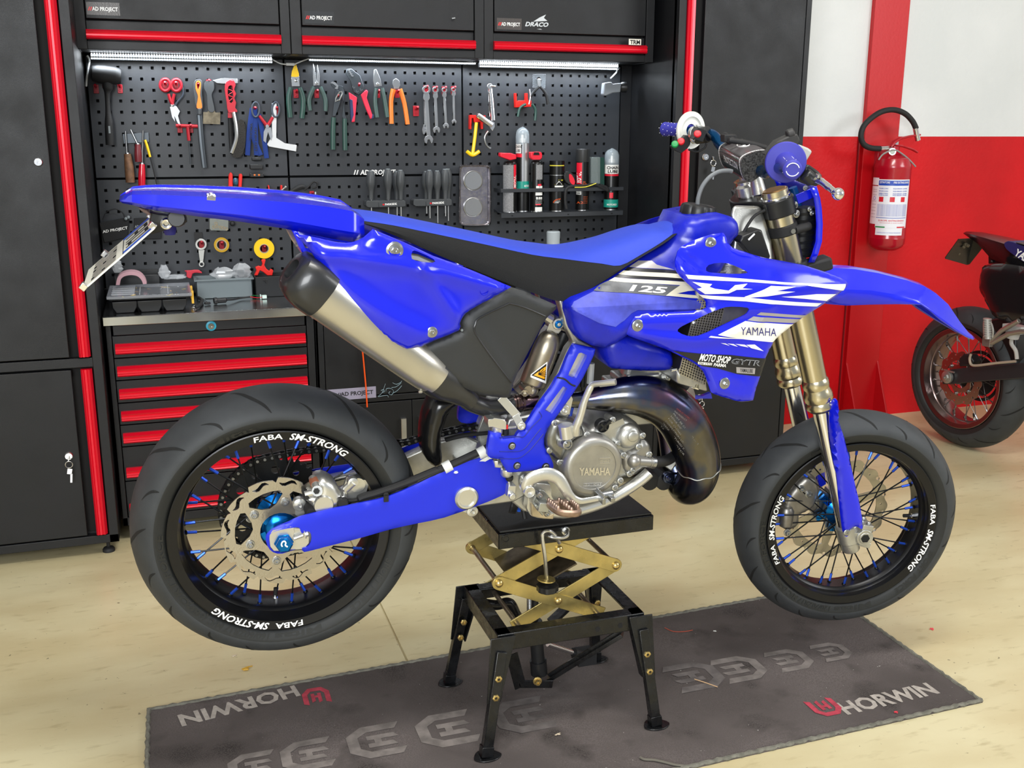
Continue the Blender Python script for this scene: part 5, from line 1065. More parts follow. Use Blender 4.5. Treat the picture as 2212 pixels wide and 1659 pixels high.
for k, e0, e1 in ((0, o0-V((0, 0, 0)), o0+Yv*.8), (1, o0+X*.5, o0+X*.52+Yv), (2, o0+X, o0+X+Yv*.7)):
    for i in range(6): p_ = e0.lerp(e1, i/5)+V((0, 0, .006)); q.lathe(p_, (0, 0, 1), [(.0042, 0), (.0042, .004), (.0025, .008), (.0005, .008)], 8)
peg = bp('footpeg', q, mat('rusty_steel_peg', 'a08878', .4, .8, var=.25, vscale=60), ang=40)
q = MB(); q.box(b(L4((715, 720))[0], -.15), (.024, .03, .02), (0, .2, 0)); plate(q, b, L4((555, 700), (610, 560), (690, 455), (760, 480), (860, 600), (800, 620), (720, 700), (700, 740), (640, 700)), -.135, .006); q.bar(b(L4((590, 700))[0], -.15), b(L4((720, 870))[0], -.15), .005, .014, (0, -1, 0)); bp('peg_bracket', q, mat('zinc_plate', 'a8aaa4', .35, .8, var=.15, vscale=40), peg, bev=.001)
for p_ in L4((665, 545), (800, 855)):
    q = MB(); c = b(p_, -.142); q.lathe(c, (0, -1, 0), [(.0075, -.01), (.0075, .004), (.006, .006), (.0035, .006), (.003, .003)], 20); bp('peg_screw', q, M_zinc, peg)
q = MB(); plate(q, b, L4((540, 700), (640, 720), (740, 860), (860, 900), (930, 870), (910, 965), (740, 955), (550, 915)), -.128, .01); bp('sump_plate', q, mat('stained_plate', 'b8a888', .5, .6, var=.2, vscale=30), bev=.002)
q = MB(); k0 = b(L2((1525, 640))[0], -.15); k1 = b(L2((1660, 520))[0], -.165)
q.cyl(b(L2((1530, 700))[0], -.145), b(L2((1500, 480))[0], -.145), .0155, 20); q.cyl(b(L2((1440, 790))[0], -.125), b(L2((1540, 820))[0], -.15), .012, 16);
lv = [b(L2((1680, 640))[0], -.15), b(L2((1690, 520))[0], -.155), b(L2((1760, 350))[0], -.158), b((1262, 868), -.160), b((1275, 838), -.162), b((1283, 830), -.166), b((1300, 828), -.18), b((1330, 825), -.20)]
q.tube(spl(lv, 4), [.010]*4+[.0095]*4+[.0085]*4+[.0075]*5+[.0065]*12, 10); ks = bp('kick_starter', q, M_alub, ang=50)
q = MB(); c = b(L2((1535, 825))[0], -.153); q.lathe(c, (0, -1, 0), [(.0105, -.01), (.0105, .003), (.008, .004), (.007, .001), (.004, .001), (.004, .004)], 24); bp('kick_bolt', q, M_zinc, ks)
q = MB(); a, c = b((1296, 829), -.178), b((1330, 825), -.20); d = (c-a)
for i in range(3): q.tube([a+V((0, 0, .006-.006*i)), c+V((0, 0, .006-.006*i))], .0014, 6)
bp('tread_rib', q, M_alub, ks)
for s_ in (-1, 1):
    q = MB(); c4 = [b(p, -.138) for p in ((1506, 648), (1568, 648), (1522, 832), (1466, 806))]
    if s_ > 0: c4 = [V((p.x, -p.y, p.z)) for p in c4]
    A_, B_, C_, D_ = c4; q.slab(c4, (0, -s_*.085, 0)); rad_ = bp('radiator', q, mat('radiator_core', '2c2a28', .5, .6))
    q = MB(); o_ = V((0, s_*.001, 0))
    for i in range(33): t = i/32; q.bar(A_.lerp(D_, t)+o_, B_.lerp(C_, t)+o_, .0016, .0016, (0, 1, 0))
    for i in range(12): t = i/11; q.bar(A_.lerp(B_, t)+o_, D_.lerp(C_, t)+o_, .0022, .002, (0, 1, 0))
    bp('cooling_fins', q, mat('fin_silver', 'b4ae9e', .4, .8), rad_)
    q = MB(); q.slab([C_+V((.004, 0, .01)), C_+V((.012, 0, -.018)), D_+V((-.002, 0, -.024)), D_+V((-.004, 0, .006))], (0, -s_*.09, 0)); q.slab([A_+V((-.004, 0, -.004)), B_+V((.004, 0, -.004)), B_+V((.006, 0, .03)), A_+V((-.002, 0, .03))], (0, -s_*.09, 0)); bp('radiator_tank', q, M_alu, rad_, bev=.006)
q = MB(); q.box(b(KC((1220, 950))[0], -.13), (.075, .01, .07), (0, -.4, 0)); q.cyl(b(KC((940, 1000))[0], -.14), b(KC((940, 1000))[0], -.12), .006, 10); bp('radiator_plate', q, M_alu, bev=.003)
q = MB(); q.lathe(b(KC((1180, 625))[0], -.06), (0, 0, 1), [(.032, -.02), (.032, .012), (.026, .018)], 24); q.box(b(KC((1180, 660))[0], -.06), (.09, .05, .02)); bp('radiator_filler', q, M_alu, bev=.002)
q = MB(); q.tube([b(p, -.13) for p in KD((1768, 145), (1800, 140), (1850, 175), (1945, 245), (1940, 262), (1900, 250))], .004, 8, closed=False); q.lathe(b(KD((1930, 248))[0], -.135), (0, -1, 0), [(.006, -.003), (.006, .003)], 14); bp('radiator_guard_wire', q, M_chrome)
q = MB(); plate(q, b, KC((930, 1500), (1000, 1505), (1060, 1480), (1070, 1520), (990, 1520), (940, 1530)), .06, .01); bp('far_shroud_tab', q, M_blue)
q = MB(); fo = KD((262, 330), (330, 310), (410, 300), (430, 350), (365, 400), (330, 470), (300, 580), (310, 700), (300, 745), (270, 762), (215, 720), (190, 640), (195, 520), (215, 420), (240, 360))
pm = Panel(spl(fo, 2, True), -.045, lambda x, z: -.04-.0*x, .02, .03); pm.mesh([], .010, .05, mb=q); bp('mud_flap', q, mat('gloss_black_flap', '0f0f10', .22), ang=40)
q = MB()
for i, (p, m_) in enumerate((((175, 845), 0), ((195, 845), 0), ((215, 850), 0), ((235, 850), 0), ((320, 820), 1), ((430, 960), 0))):
    t_ = L4((230+i*30 if i < 5 else 370, 640))[0]; e_ = L4(p)[0]; q.tube(spl([b(t_, -.06+.01*i), b(((t_[0]+e_[0])/2, (t_[1]+e_[1])/2), -.06+.01*i), b(e_, -.07+.01*i)], 4), .0045 if i < 5 else .0055, 8, m_)
bp('drain_hoses', q, [M_rubber, mat('blue_hose_2', '1c50c0', .4)], kind='stuff')
q = MB(); s_ = KA((475, 215), (560, 250), (610, 262), (690, 270), (780, 268), (760, 320), (700, 325), (660, 370), (560, 400), (545, 330), (560, 262)); plate(q, b, s_, -.03, .06); q.cyl(b(KA((730, 290))[0], -.06), b(KA((745, 290))[0], .06), .016, 14); hold = bp('plate_holder', q, M_blackp, bev=.003)
q = MB(); c = b(KA((660, 325))[0], -.045); q.lathe(c, (0, -1, 0), [(.0105, -.02), (.0105, .003), (.008, .0045), (.005, .004), (.0035, .001)], 24); bp('plate_bolt', q, M_chrome, hold)
pa_, pb_, pc_, pd_ = (b(p, y) for p, y in zip(KA((565, 270), (585, 350), (85, 782), (140, 640)), (-.02, -.09, -.09, .0)))
top_l, top_r = b(KA((560, 268))[0], .045), b(KA((585, 345))[0], -.09); bot_l, bot_r = b(KA((130, 640))[0], .045), b(KA((85, 780))[0], -.09)
e1 = (top_r-top_l); e2 = (bot_l-top_l); nrm = e1.cross(e2).normalized(); nrm = nrm if nrm.y < 0 or nrm.x < 0 else -nrm
def plq(u, v, off=0): return top_l.lerp(top_r, u).lerp(bot_l.lerp(bot_r, u), v)+nrm*off
q = MB(); q.loft([[plq(u, v) for u, v in ((0.06, 0), (.94, 0), (1, .03), (1, 1), (0, 1), (0, .03))], [plq(u, v, -.003) for u, v in ((0.06, 0), (.94, 0), (1, .03), (1, 1), (0, 1), (0, .03))]]); pl_ = bp('licence_plate', q, mat('reflective_white', 'dedccf', .35), hold)
q = MB()
def rect(u0, u1, v0, v1, m, off=.0006): q.add([plq(u0, v0, off), plq(u1, v0, off), plq(u1, v1, off), plq(u0, v1, off)], [(0, 1, 2, 3)], m)
rect(.02, .13, .02, .44, 1); rect(.87, .98, .02, .44, 1); rect(.0, 1, .435, .445, 2); rect(.15, .85, .0, .01, 2)
random.seed(3)
for k in range(2): u0 = .2+.34*k; rect(u0, u0+.05, .08, .40, 2); rect(u0+.2, u0+.25, .08, .40, 2); rect(u0+.05, u0+.2, .08, .13, 2); rect(u0+.05, u0+.2, .22+.1*k, .27+.1*k, 2)
for k in range(5): u0 = .07+.185*k; rect(u0, u0+.035, .54, .88, 2); rect(u0+.09, u0+.125, .54, .88, 2); rect(u0+.035, u0+.09, .54 if k % 2 else .69, .585 if k % 2 else .735, 2); rect(u0+.035, u0+.09, .84, .88, 2) if k % 3 else None
bp('plate_characters', q, [M_white, mat('plate_blue', '1450c8', .4), M_dark], pl_, ang=10)
q = MB()
for u, v in ((.1, -.0), (.9, .02), (.03, .72), (.95, .97)): c = plq(u, v, .002); q.box(c, (.012, .016, .012), (0, .7, 0))
bp('plate_clip', q, M_chrome, pl_, bev=.001)
q = MB(); q.slab([b(p, -.04) for p in KA((465, 212), (530, 232), (560, 262), (545, 272), (490, 240))], (0, .08, 0)); bp('plate_lamp', q, mat('smoked_lens', '6a5650', .2, alpha=1), hold, bev=.002)
q = MB(); q.lathe(b(KA((685, 365))[0], .05), (0, 0, 1), [(.010, -.01), (.013, .0), (.010, .02)], 14); bp('far_bolt_cap', q, M_navy, hold)
def fp(name, mb, mats, parent=bike, **k): return bp(name, mb, mats, parent, FM, **k)
YL = .098
ta = ff(L6((470, 230))[0], -YL); tb = ff((1835, 1172), -YL); axf = (tb-ta).normalized()
def on_leg(t): return ta+axf*t
Lf = (tb-ta).length
def leg_t(p): c = ff(p, -YL); return (c-ta).dot(axf)
t_gold = leg_t((1775, 868)); t_lug = leg_t((1826, 1120))
for s_ in (-1, 1):
    def sd(p): return V((p.x, s_*abs(p.y), p.z)) if s_ < 0 else V((p.x, -p.y, p.z))
    a = ta if s_ < 0 else V((ta.x, YL, ta.z)); q = MB()
    prof = [(.0300, -.03), (.0312, .06), (.0305, t_gold-.25), (.0285, t_gold-.10), (.0285, t_gold-.065), (.0318, t_gold-.058), (.0320, t_gold-.046), (.0300, t_gold-.040), (.0312, t_gold-.034), (.0345, t_gold-.024), (.0345, t_gold-.012), (.0318, t_gold-.006), (.0350, t_gold+.001), (.0350, t_gold+.010), (.031, t_gold+.015)]
    q.lathe(a, axf, prof, 48); ol_ = fp('fork_outer_tube', q, M_gold, ang=25)
    q = MB(); q.lathe(a, axf, [(.0215, t_gold-.01), (.0215, Lf-.03)], 40); fp('fork_slider', q, M_chrome, ang=25)
    q = MB(); q.lathe(a, axf, [(.026, t_gold+.013), (.029, t_gold+.014), (.0285, t_gold+.018), (.022, t_gold+.019)], 32); fp('dust_seal', q, M_rubber)
    q = MB(); q.lathe(a, axf, [(.0225, Lf-.055), (.027, Lf-.05), (.027, Lf-.006), (.0225, Lf-.004), (.0225, Lf+.018), (.020, Lf+.022)], 32)
    c = V((0, a.y, 0)); q.lathe(c+V((0, -.028, 0)), (0, 1, 0), [(.0215, 0), (.0215, .056), (.013, .056)], 28); q.box(c+V((-.012, 0, .0)), (.04, .05, .03)); q.box(c+V((.006, 0, .024)), (.028, .05, .018), (0, .2, 0)); q.box(c+V((.004, 0, -.02)), (.03, .05, .014), (0, .3, 0))
    q.lathe(c+V((0, -.0285, 0)), (0, -1, 0), [(.015, -.001), (.015, .001), (.0125, .001)], 28); lug = fp('axle_lug', q, M_alu, bev=.003)
    q = MB(); q.lathe(c+V((0, -.030, 0)), (0, 1, 0), [(.0115, -.0005), (.0115, .004)], 6); fp('axle_bore', q, M_dark, lug)
    q = MB(); q.hexa(c+V((.010, -.018, .034)), (0, 0, 1), .005, .006); q.hexa(c+V((.010, .012, .034)), (0, 0, 1), .005, .006); fp('pinch_bolts', q, M_zinc, lug)
q = MB(); q.cyl((0, -.12, 0), (0, .12, 0), .0105, 20); fp('front_axle', q, M_alub)
gd = [KF(*c) for c in (((800, 95), (815, 105), (830, 150), (838, 260), (870, 360), (900, 480), (950, 700), (985, 850), (1000, 985), (985, 995), (955, 980), (915, 1000), (900, 1045), (880, 1048), (862, 1010), (850, 930), (830, 750), (820, 620), (800, 570), (780, 460), (770, 300), (775, 150)),)][0]
def gy(x, z): return -.127-.004*max(0, min(1, (x+.06)/.05))
pgd = Panel(spl(gd, 2, True), -.13, gy, .008, .02, ridges=[(KF((812, 110), (815, 200), (795, 420), (812, 560)), .012, .006)], fn=ff)
for s_ in (-1, 1):
    q = pgd.mesh([], .009, .003);
    if s_ > 0:
        for v in q.v: v.y = -v.y
    fg = fp('fork_guard', q, M_blue, ang=45)
    q = MB(); c = pgd.pt(KF((890, 1022))[0]); q.lathe(V((c.x, s_*abs(c.y), c.z)), (0, s_, 0), [(.0085, -.001), (.0085, .0015), (.006, .003), (.003, .003), (.002, .001)], 20); fp('guard_bolt', q, M_zinc, fg)
    q = MB(); lo_ = [ff(p, -.10) for p in KF((865, 990), (905, 1000), (905, 1040), (880, 1048), (862, 1030))]
q = MB(); ex = [ff(p, .07) for p in KF((655, 560), (700, 545), (740, 600), (750, 690), (700, 720), (690, 620))]; q.slab(ex, (0, .02, 0)); fp('far_guard_foot', q, M_blue, bev=.002)
q = MB(); pcf = Panel(spl(KF((460, 770), (520, 700), (570, 640), (620, 620), (680, 650), (700, 720), (680, 800), (640, 860), (560, 900), (560, 960), (500, 1000), (430, 980), (410, 900), (440, 830)), 2, True), .05, lambda x, z: .035, .015, .02, fn=ff); pcf.mesh([], .008, .06, mb=q)
for p_ in KF((495, 790), (565, 800)): q.lathe(ff(p_, .03), (0, -1, 0), [(.017, -.01), (.017, .004), (.014, .007), (.001, .007)], 24)
q.lathe(ff(KF((470, 920))[0], .02), (0, 0, 1), [(.018, -.02), (.020, 0), (.020, .02), (.014, .03)], 24)
fcal = fp('brake_caliper', q, mat('dull_caliper', '8e8a84', .4, .85, var=.15, vscale=40), ang=40)
q = MB();
for p_ in KF((628, 758), (480, 1020), (575, 720)): q.hexa(ff(p_, .02), (0, -1, 0), .007, .01)
fp('caliper_bolts', q, M_zinc, fcal)
def st(p, y): return ff(p, y)
stem = V((ta.x-.028, 0, ta.z));
def clamp_(z_off, t, name, mt_, hgt, off=0):
    q = MB(); c = on_leg(t); u = axf; out = []
    cx = c.x; cz = c.z
    xd = V((-axf.z, 0, axf.x)); xd = xd if xd.x > 0 else -xd
    prof = []
    def pp_(fx, y): return V((cx, 0, cz))+xd*fx+V((0, y, 0))
    pts_ = [(-.034, -.126), (-.010, -.138), (.020, -.134), (.036, -.114), (.036, -.086), (.014, -.062), (-.012, -.040), (-.022, 0), (-.012, .040), (.014, .062), (.036, .086), (.036, .114), (.020, .134), (-.010, .138), (-.034, .126), (-.036, .10), (-.050, .06), (-.070, .03), (-.074, 0), (-.070, -.03), (-.050, -.06), (-.036, -.10)]
    o_ = [pp_(x_, y_) for x_, y_ in [tuple(k) for k in spl(pts_, 2, True)]]; q.slab(o_, axf*hgt); return fp(name, q, mt_, bev=.003)
tc_ = clamp_(0, -.012, 'upper_triple_clamp', mat('black_anodised', '1b1c1e', .38, .3), .040)
lt = leg_t(L6((700, 775))[0])
clamp_(0, leg_t(L6((640, 790))[0])-.02, 'lower_triple_clamp', mat('black_anodised', '1b1c1e', .38, .3), .045)
for s_ in (-1, 1):
    a = V((ta.x, s_*YL, ta.z)); q = MB(); q.lathe(a, -axf, [(.033, .012), (.033, .017), (.029, .018), (.029, .024)], 36); q.lathe(a, -axf, [(.029, .020), (.029, .030), (.026, .032), (.001, .032)], 8, 1); fp('fork_cap', q, [M_chrome, mat('copper_cap', 'b08a5c', .3, .9)], tc_)
    q = MB(); q.lathe(a, axf, [(.031, .050), (.034, .053), (.034, .072), (.031, .075)], 36); q.cyl(a+axf*.062+V((.02, s_*.02, 0)), a+axf*.055+V((.062, s_*.005, 0)), .010, 12); q.lathe(a+axf*.062+V((.012, -.032, 0)), (0, -1, 0), [(.0055, 0), (.0055, .003)], 14, 1); fp('tube_strap', q, [M_rubber, M_zinc])
q = MB()
for dz in (.004, .024): q.lathe(V((ta.x, -YL, ta.z))+axf*dz+V((.032, -.012, 0)), (.3, -1, 0), [(.009, -.02), (.009, .004)], 6); q.hexa(V((ta.x, -YL, ta.z))+axf*dz+V((.034, -.016, 0)), (.3, -1, 0), .006, .006)
fp('clamp_bolts', q, M_zinc, tc_)
q = MB(); sc = ff(L6((200, 90))[0], 0); q.lathe(sc-axf*-.0, -axf, [(.022, -.02), (.022, 0), (.017, .006), (.017, .012), (.010, .014)], 24); sc2 = ff(L6((300, 75))[0], -.04); q.lathe(sc2, -axf, [(.017, -.02), (.015, .004), (.013, .02)], 20); q.lathe(V((sc2.x, .04, sc2.z)), -axf, [(.017, -.02), (.015, .004), (.013, .02)], 20); fp('stem_nut', q, M_alub, tc_)
q = MB(); q.cyl(V((sc.x, 0, sc.z)), V((sc.x, 0, sc.z))+axf*.22, .017, 18); q.lathe(V((sc.x, 0, sc.z))+axf*.035, axf, [(.03, 0), (.03, .006)], 24, 1); fp('steering_stem', q, [M_alub, M_dark])
g1 = ff((1712, 366), -.385); g2 = ff((1437, 279), .385)
def HP(p, y): return ff(p, y)
pc0 = HP(KH((1150, 610))[0], -.13); pc1 = HP(KH((760, 380))[0], .14)
bar_pts = [g1, HP(KH((1270, 560))[0], -.24), HP(KH((1190, 590))[0], -.18), pc0, V((pc0.x, 0, (pc0.z+pc1.z)/2)), pc1, HP(KH((650, 240))[0], .20), HP(KH((520, 215))[0], .26), g2]
q = MB(); q.tube(spl(bar_pts, 6), .0128, 18); hb = fp('handlebar', q, mat('teal_blue_bar', '0c4c80', .22, .85), ang=60)
pl_c = [HP(p, y) for p, y in zip(KH((950, 520), (700, 420)), (-.105, .095))]
na_, nb_ = HP(KH((1010, 560))[0], -.10), HP(KH((780, 400))[0], .10)
ctr_n = HP(KH((1050, 540))[0], -.10); ctr_f = HP(KH((840, 420))[0], .10)
PR = [ff(p, -.112) for p in spl(KH((1200, 400), (1212, 470), (1175, 585), (1085, 670), (1010, 710), (960, 670), (930, 585), (925, 500), (965, 447), (1080, 402)), 3, True)][:30]
PC = V((sum(p.x for p in PR)/30, 0, sum(p.z for p in PR)/30)); PR = PR[::-1]; PR = PR[12:]+PR[:12]
def padring(c, k=30): return [V((c.x+(p.x-PC.x), c.y, c.z+(p.z-PC.z))) for p in PR]
q = MB(); cz_ = (ctr_n+ctr_f)/2
fr0, fr1 = V((PC.x, -.112, PC.z)), V((PC.x+(ctr_f.x-ctr_n.x), .105, PC.z+(ctr_f.z-ctr_n.z)))
q.loft([padring(fr0.lerp(fr1, t)) for t in (0, .33, .66, 1)])
for j in range(len(q.f)):
    f = q.f[j]
    if len(f) > 4: q.m[j] = 1
def pad_mat():
    m = mat('bar_pad_vinyl', '5a5658', .3, coat=.3, var=.12, vscale=12); return m
foam = mat('pad_foam', '2c2c2c', .95, bump=1, bscale=260, var=.9, vscale=240)
pad = fp('bar_pad', q, [pad_mat(), foam], hb, ang=60)
q = MB(); K_ = 30
for t0 in (.035, .955):
    ra, rb_ = padring(fr0.lerp(fr1, t0)), padring(fr0.lerp(fr1, t0+.035)); c_ = fr0.lerp(fr1, t0)
    for i in range(K_):
        j = (i+1) % K_
        def ex(p, c=c_, s=1.014): return V((c.x+(p.x-c.x)*s, p.y, c.z+(p.z-c.z)*s))
        mid_ = lambda a_, b_, t: a_.lerp(b_, t)
        q.add([ex(mid_(ra[i], ra[j], .06)), ex(mid_(ra[i], ra[j], .94)), ex(mid_(rb_[i], rb_[j], .94)), ex(mid_(rb_[i], rb_[j], .06))], [(0, 1, 2, 3)])
fp('pad_checks', q, M_white, pad, ang=10)
q = MB()
top_i = 7; R0 = [padring(fr0.lerp(fr1, t)) for t in (.09, .94)]
def padpt(u, v, s=1.02):
    r = padring(fr0.lerp(fr1, u)); i = int(v) % K_; f = v-int(v); p = r[i].lerp(r[(i+1) % K_], f); c = fr0.lerp(fr1, u); return V((c.x+(p.x-c.x)*s, p.y, c.z+(p.z-c.z)*s))
kt = max(range(30), key=lambda i: PR[i].z-.25*abs(PR[i].x-PC.x)); kx = min(range(30), key=lambda i: PR[i].x); sg = 1 if (kx-kt) % 30 < 15 else -1
g = [[padpt(.09+.85*i/8, (kx+sg*(-3.2+8*j/10)) % 30, 1.006) for j in range(11)] for i in range(9)]
q.add([p for r in g for p in r], [(i*11+j, i*11+j+1, (i+1)*11+j+1, (i+1)*11+j) for i in range(8) for j in range(10)], 1)
def pe_(u, v): return padpt(u, (kt+v) % 30, 1.012)
q.tube([pe_(.55+.13*math.cos(a), 1.3*math.sin(a)) for a in [2*PI*k/24 for k in range(24)]], .0012, 5, 0, closed=True)
q.tube([pe_(.55+.06*math.cos(a), .6*math.sin(a)) for a in [2*PI*k/16 for k in range(16)]], .001, 5, 0, closed=True)
for a in (.5, 2.6, 4.7): q.tube([pe_(.55, 0), pe_(.55+.12*math.cos(a), 1.1*math.sin(a))], .0016, 5, 0)
text(q, 'PROTECTION', (0, 0, 0), (1, 0, 0), (0, 1, 0), 0, .02, mp=lambda X_, Y_: padpt(.16+.6*(1-X_), (kx+sg*(2.6-2.2*Y_)) % 30, 1.014))
fp('pad_print', q, [M_white, mat('pad_gloss_black', '121214', .2, coat=.4)], pad, ang=30)
gd_ = (g1-HP(KH((1270, 560))[0], -.24)).normalized()
fc = HP(KH((1370, 510))[0], -.275); gdir = (g1-fc).normalized()
q = MB(); Lg = (g1-fc).length; q.lathe(fc, gdir, [(.040, -.004), (.042, 0), (.040, .003), (.022, .006), (.0178, .02), (.017, Lg-.03), (.0185, Lg-.01), (.0185, Lg), (.015, Lg+.003), (.001, Lg+.003)], 44); gr = fp('grip', q, M_navy, hb, ang=40)
q = MB(); c = g1+gdir*.0034; x_, y_, z_ = basis(gdir);
for a0 in (.3, 3.4): q.tube([c+(x_*math.cos(a)+y_*math.sin(a))*.0125 for a in [a0+k*2.5/12 for k in range(13)]], .0009, 5)
for k in range(7):
    for a in (0.2, 1.2, 2.2, 3.6, 4.6, 5.6): q.ball(fc+gdir*(Lg-.014)+(x_*math.cos(a+k*.1)+y_*math.sin(a+k*.1))*.0186 if k < 1 else fc+gdir*(.03+k*.006)+(x_*math.cos(a)+y_*math.sin(a))*.0173, .0007, 5)
fp('grip_print', q, M_white, gr)
q = MB();
th = fc-gdir*.014; q.lathe(th, gdir, [(.026, -.026), (.036, -.022), (.042, -.008), (.042, 0), (.038, .003)], 36); pt_ = [HP(p, -.25) for p in KH((1170, 440), (1290, 300), (1400, 250), (1490, 225), (1515, 290), (1500, 340), (1380, 380), (1300, 470))]; q.slab(pt_, (0, .03, 0)); q.cyl(HP(KH((1380, 240))[0], -.24), HP(KH((1450, 215))[0], -.24), .011, 12)
fp('throttle_housing', q, mat('black_rubber_cover', '2c2b2b', .6), hb, bev=.003)
q = MB(); ff_c = HP(KH((415, 190))[0], .30); gd2 = (g2-ff_c).normalized(); L2g = (g2-ff_c).length
q.lathe(ff_c, gd2, [(.024, 0), (.019, .006), (.017, .02), (.017, L2g-.02), (.0185, L2g), (.012, L2g+.004)], 28); g_ = fp('grip', q, M_navy, hb, ang=40)
q = MB(); x_, y_, z_ = basis(gd2)
for k in range(6):
    for a in range(8): q.ball(ff_c+gd2*(.02+k*.016)+(x_*math.cos(a*.785+k*.2)+y_*math.sin(a*.785+k*.2))*.0175, .0011, 5)
fp('grip_print', q, M_white, g_)
q = MB(); q.ring(ff_c-gd2*.003, gd2, [(.047, -.003), (.047, .002), (.030, .005), (.016, .004), (.016, -.002), (.032, -.001)], 44); q.ring(ff_c-gd2*.003, gd2, [(.037, -.005), (.037, .0), (.034, 0), (.034, -.005)], 40); fp('white_grip_flange', q, mat('white_plastic', 'dadad2', .35), hb, ang=40)
q = MB(); q.slab([HP(p, .24) for p in KH((235, 350), (260, 330), (330, 290), (370, 240), (430, 250), (420, 330), (395, 370), (330, 420), (290, 405), (245, 380))], (0, .02, 0)); q.cyl(HP(KH((480, 250))[0], .225), HP(KH((600, 230))[0], .2), .020, 16); q.box(HP(KH((500, 230))[0], .20), (.025, .04, .03), (0, .3, 0)); q.tube(spl([HP(p, .2) for p in KH((400, 380), (480, 405), (560, 370), (580, 320))], 4), .003, 8); q.tube(spl([HP(p, .19) for p in KH((560, 200), (640, 280), (680, 350), (740, 400))], 4), .004, 8); sw_ = fp('switch_cluster', q, M_blackp, hb, bev=.002)
for p_, cl in ((KH((267, 330)), 'green_button'), (KH((328, 302)), 'red_button'), (KH((492, 226)), 'red_button')):
    q = MB(); c = HP(p_[0], .235 if p_[0][0] < 1490 else .18); q.lathe(c, (-.3, -1, .5), [(.009, -.004), (.009, .002), (.007, .004), (.001, .0045)], 18); fp('switch_button', q, mat(cl, '149048' if cl[0] == 'g' else 'e0202c', .4), sw_)
q = MB(); q.slab([HP(p, .22) for p in KH((490, 140), (530, 140), (590, 170), (585, 195), (540, 190), (500, 175))], (0, .02, 0)); q.ball(HP(KH((455, 285))[0], .22), .010, 12); q.cyl(HP(KH((440, 290))[0], .22), HP(KH((480, 270))[0], .21), .006, 10); q.lathe(HP(KH((470, 220))[0], .225), gd2, [(.0165, 0), (.0165, .010)], 24); fp('clutch_perch', q, M_alub, hb, bev=.001)
q = MB(); q.cyl(HP(KH((750, 245))[0], .10), HP(KH((840, 300))[0], .06), .010, 10); q.box(HP(KH((800, 270))[0], .08), (.03, .03, .018)); q.tube(spl([HP(p, .0) for p in KH((800, 290), (1000, 320), (1180, 370))], 4), .007, 8); fp('far_lever_cover', q, M_rubber, hb, bev=.002)
lv = [HP(p, y) for p, y in zip(KH((1630, 660), (1720, 700), (1800, 760), (1850, 800), (1880, 840), (1910, 830)), (-.28, -.31, -.34, -.36, -.37, -.375))]
q = MB(); q.tube(spl(lv, 5), [.0095]*6+[.0085]*5+[.0075]*5+[.0065]*5+[.0075]*5, 12, flat=.8); q.ball(HP(KH((1890, 825))[0], -.372), .0125, 18); lev = fp('brake_lever', q, M_chrome, hb, ang=60)
q = MB(); q.slab([HP(p, -.27) for p in KH((1560, 560), (1600, 530), (1700, 600), (1735, 640), (1735, 690), (1690, 750), (1600, 740), (1500, 700), (1490, 660), (1560, 650))], (0, .03, 0)); q.cyl(HP(KH((1560, 620))[0], -.285), HP(KH((1640, 700))[0], -.285), .014, 16); mc_ = fp('master_cylinder', q, M_blackp, hb, bev=.004)
q = MB(); q.cyl(HP(KH((1650, 650))[0], -.3), HP(KH((1700, 680))[0], -.3), .008, 12); q.lathe(HP(KH((1690, 660))[0], -.31), (0, -.2, 1), [(.005, 0), (.005, .006)], 10); fp('lever_pivot', q, M_zinc, mc_)
q = MB(); q.slab([HP(p, -.20) for p in KH((1500, 330), (1600, 370), (1640, 400), (1570, 510), (1530, 480)) ], (0, .06, .0)); fp('reservoir', q, mat('frosted_reservoir', 'a8a8a4', .4, var=.1), hb, bev=.004)
q = MB()
sh_ = [((1668, 395), (1672, 420)),]
o_ = [ff(p, -.105) for p in KH((1640, 760), (1690, 800), (1722, 900), (1735, 1100), (1728, 1300), (1700, 1420), (1640, 1520), (1600, 1500), (1640, 1420), (1675, 1300), (1690, 1120), (1690, 950), (1660, 830))]
xs1 = [ff(p, -.11) for p in KH((1668, 760), (1706, 860), (1722, 960), (1732, 1120), (1725, 1290), (1690, 1410), (1655, 1500))]
rings = []
for p in xs1:
    hw_ = .118-.35*max(0, xs1[0].z-p.z-.16); rings.append([V((p.x-.017, -hw_, p.z)), V((p.x-.003, -hw_, p.z)), V((p.x+.002, -hw_*.85, p.z)), V((p.x+.010, -hw_*.4, p.z)), V((p.x+.012, 0, p.z)), V((p.x+.010, hw_*.4, p.z)), V((p.x+.002, hw_*.85, p.z)), V((p.x-.003, hw_, p.z)), V((p.x-.017, hw_, p.z))])
q.loft(rings, closed=False); npl = fp('headlight_mask', q, M_blue, solid=.003, ang=50)
q = MB(); q.bar(ff(KH((1480, 880))[0], -.10), ff(KH((1690, 790))[0], -.10), .004, .022, (0, 0, 1)); fp('mask_arm', q, M_blue, npl, bev=.001)
q = MB();
zt_, zb_ = ff(KH((1650, 960))[0], -.06), ff(KH((1600, 1420))[0], -.06)
n_ = 13
for i in range(n_+1):
    c = zt_.lerp(zb_, i/n_)+V((-.012, .0, 0)); r_ = .030 if i % 2 else .024; q.lathe(V((c.x-.01, -.055, c.z)), (.1, 0, -1), [(r_, 0), (r_*.96, .006)], 18)

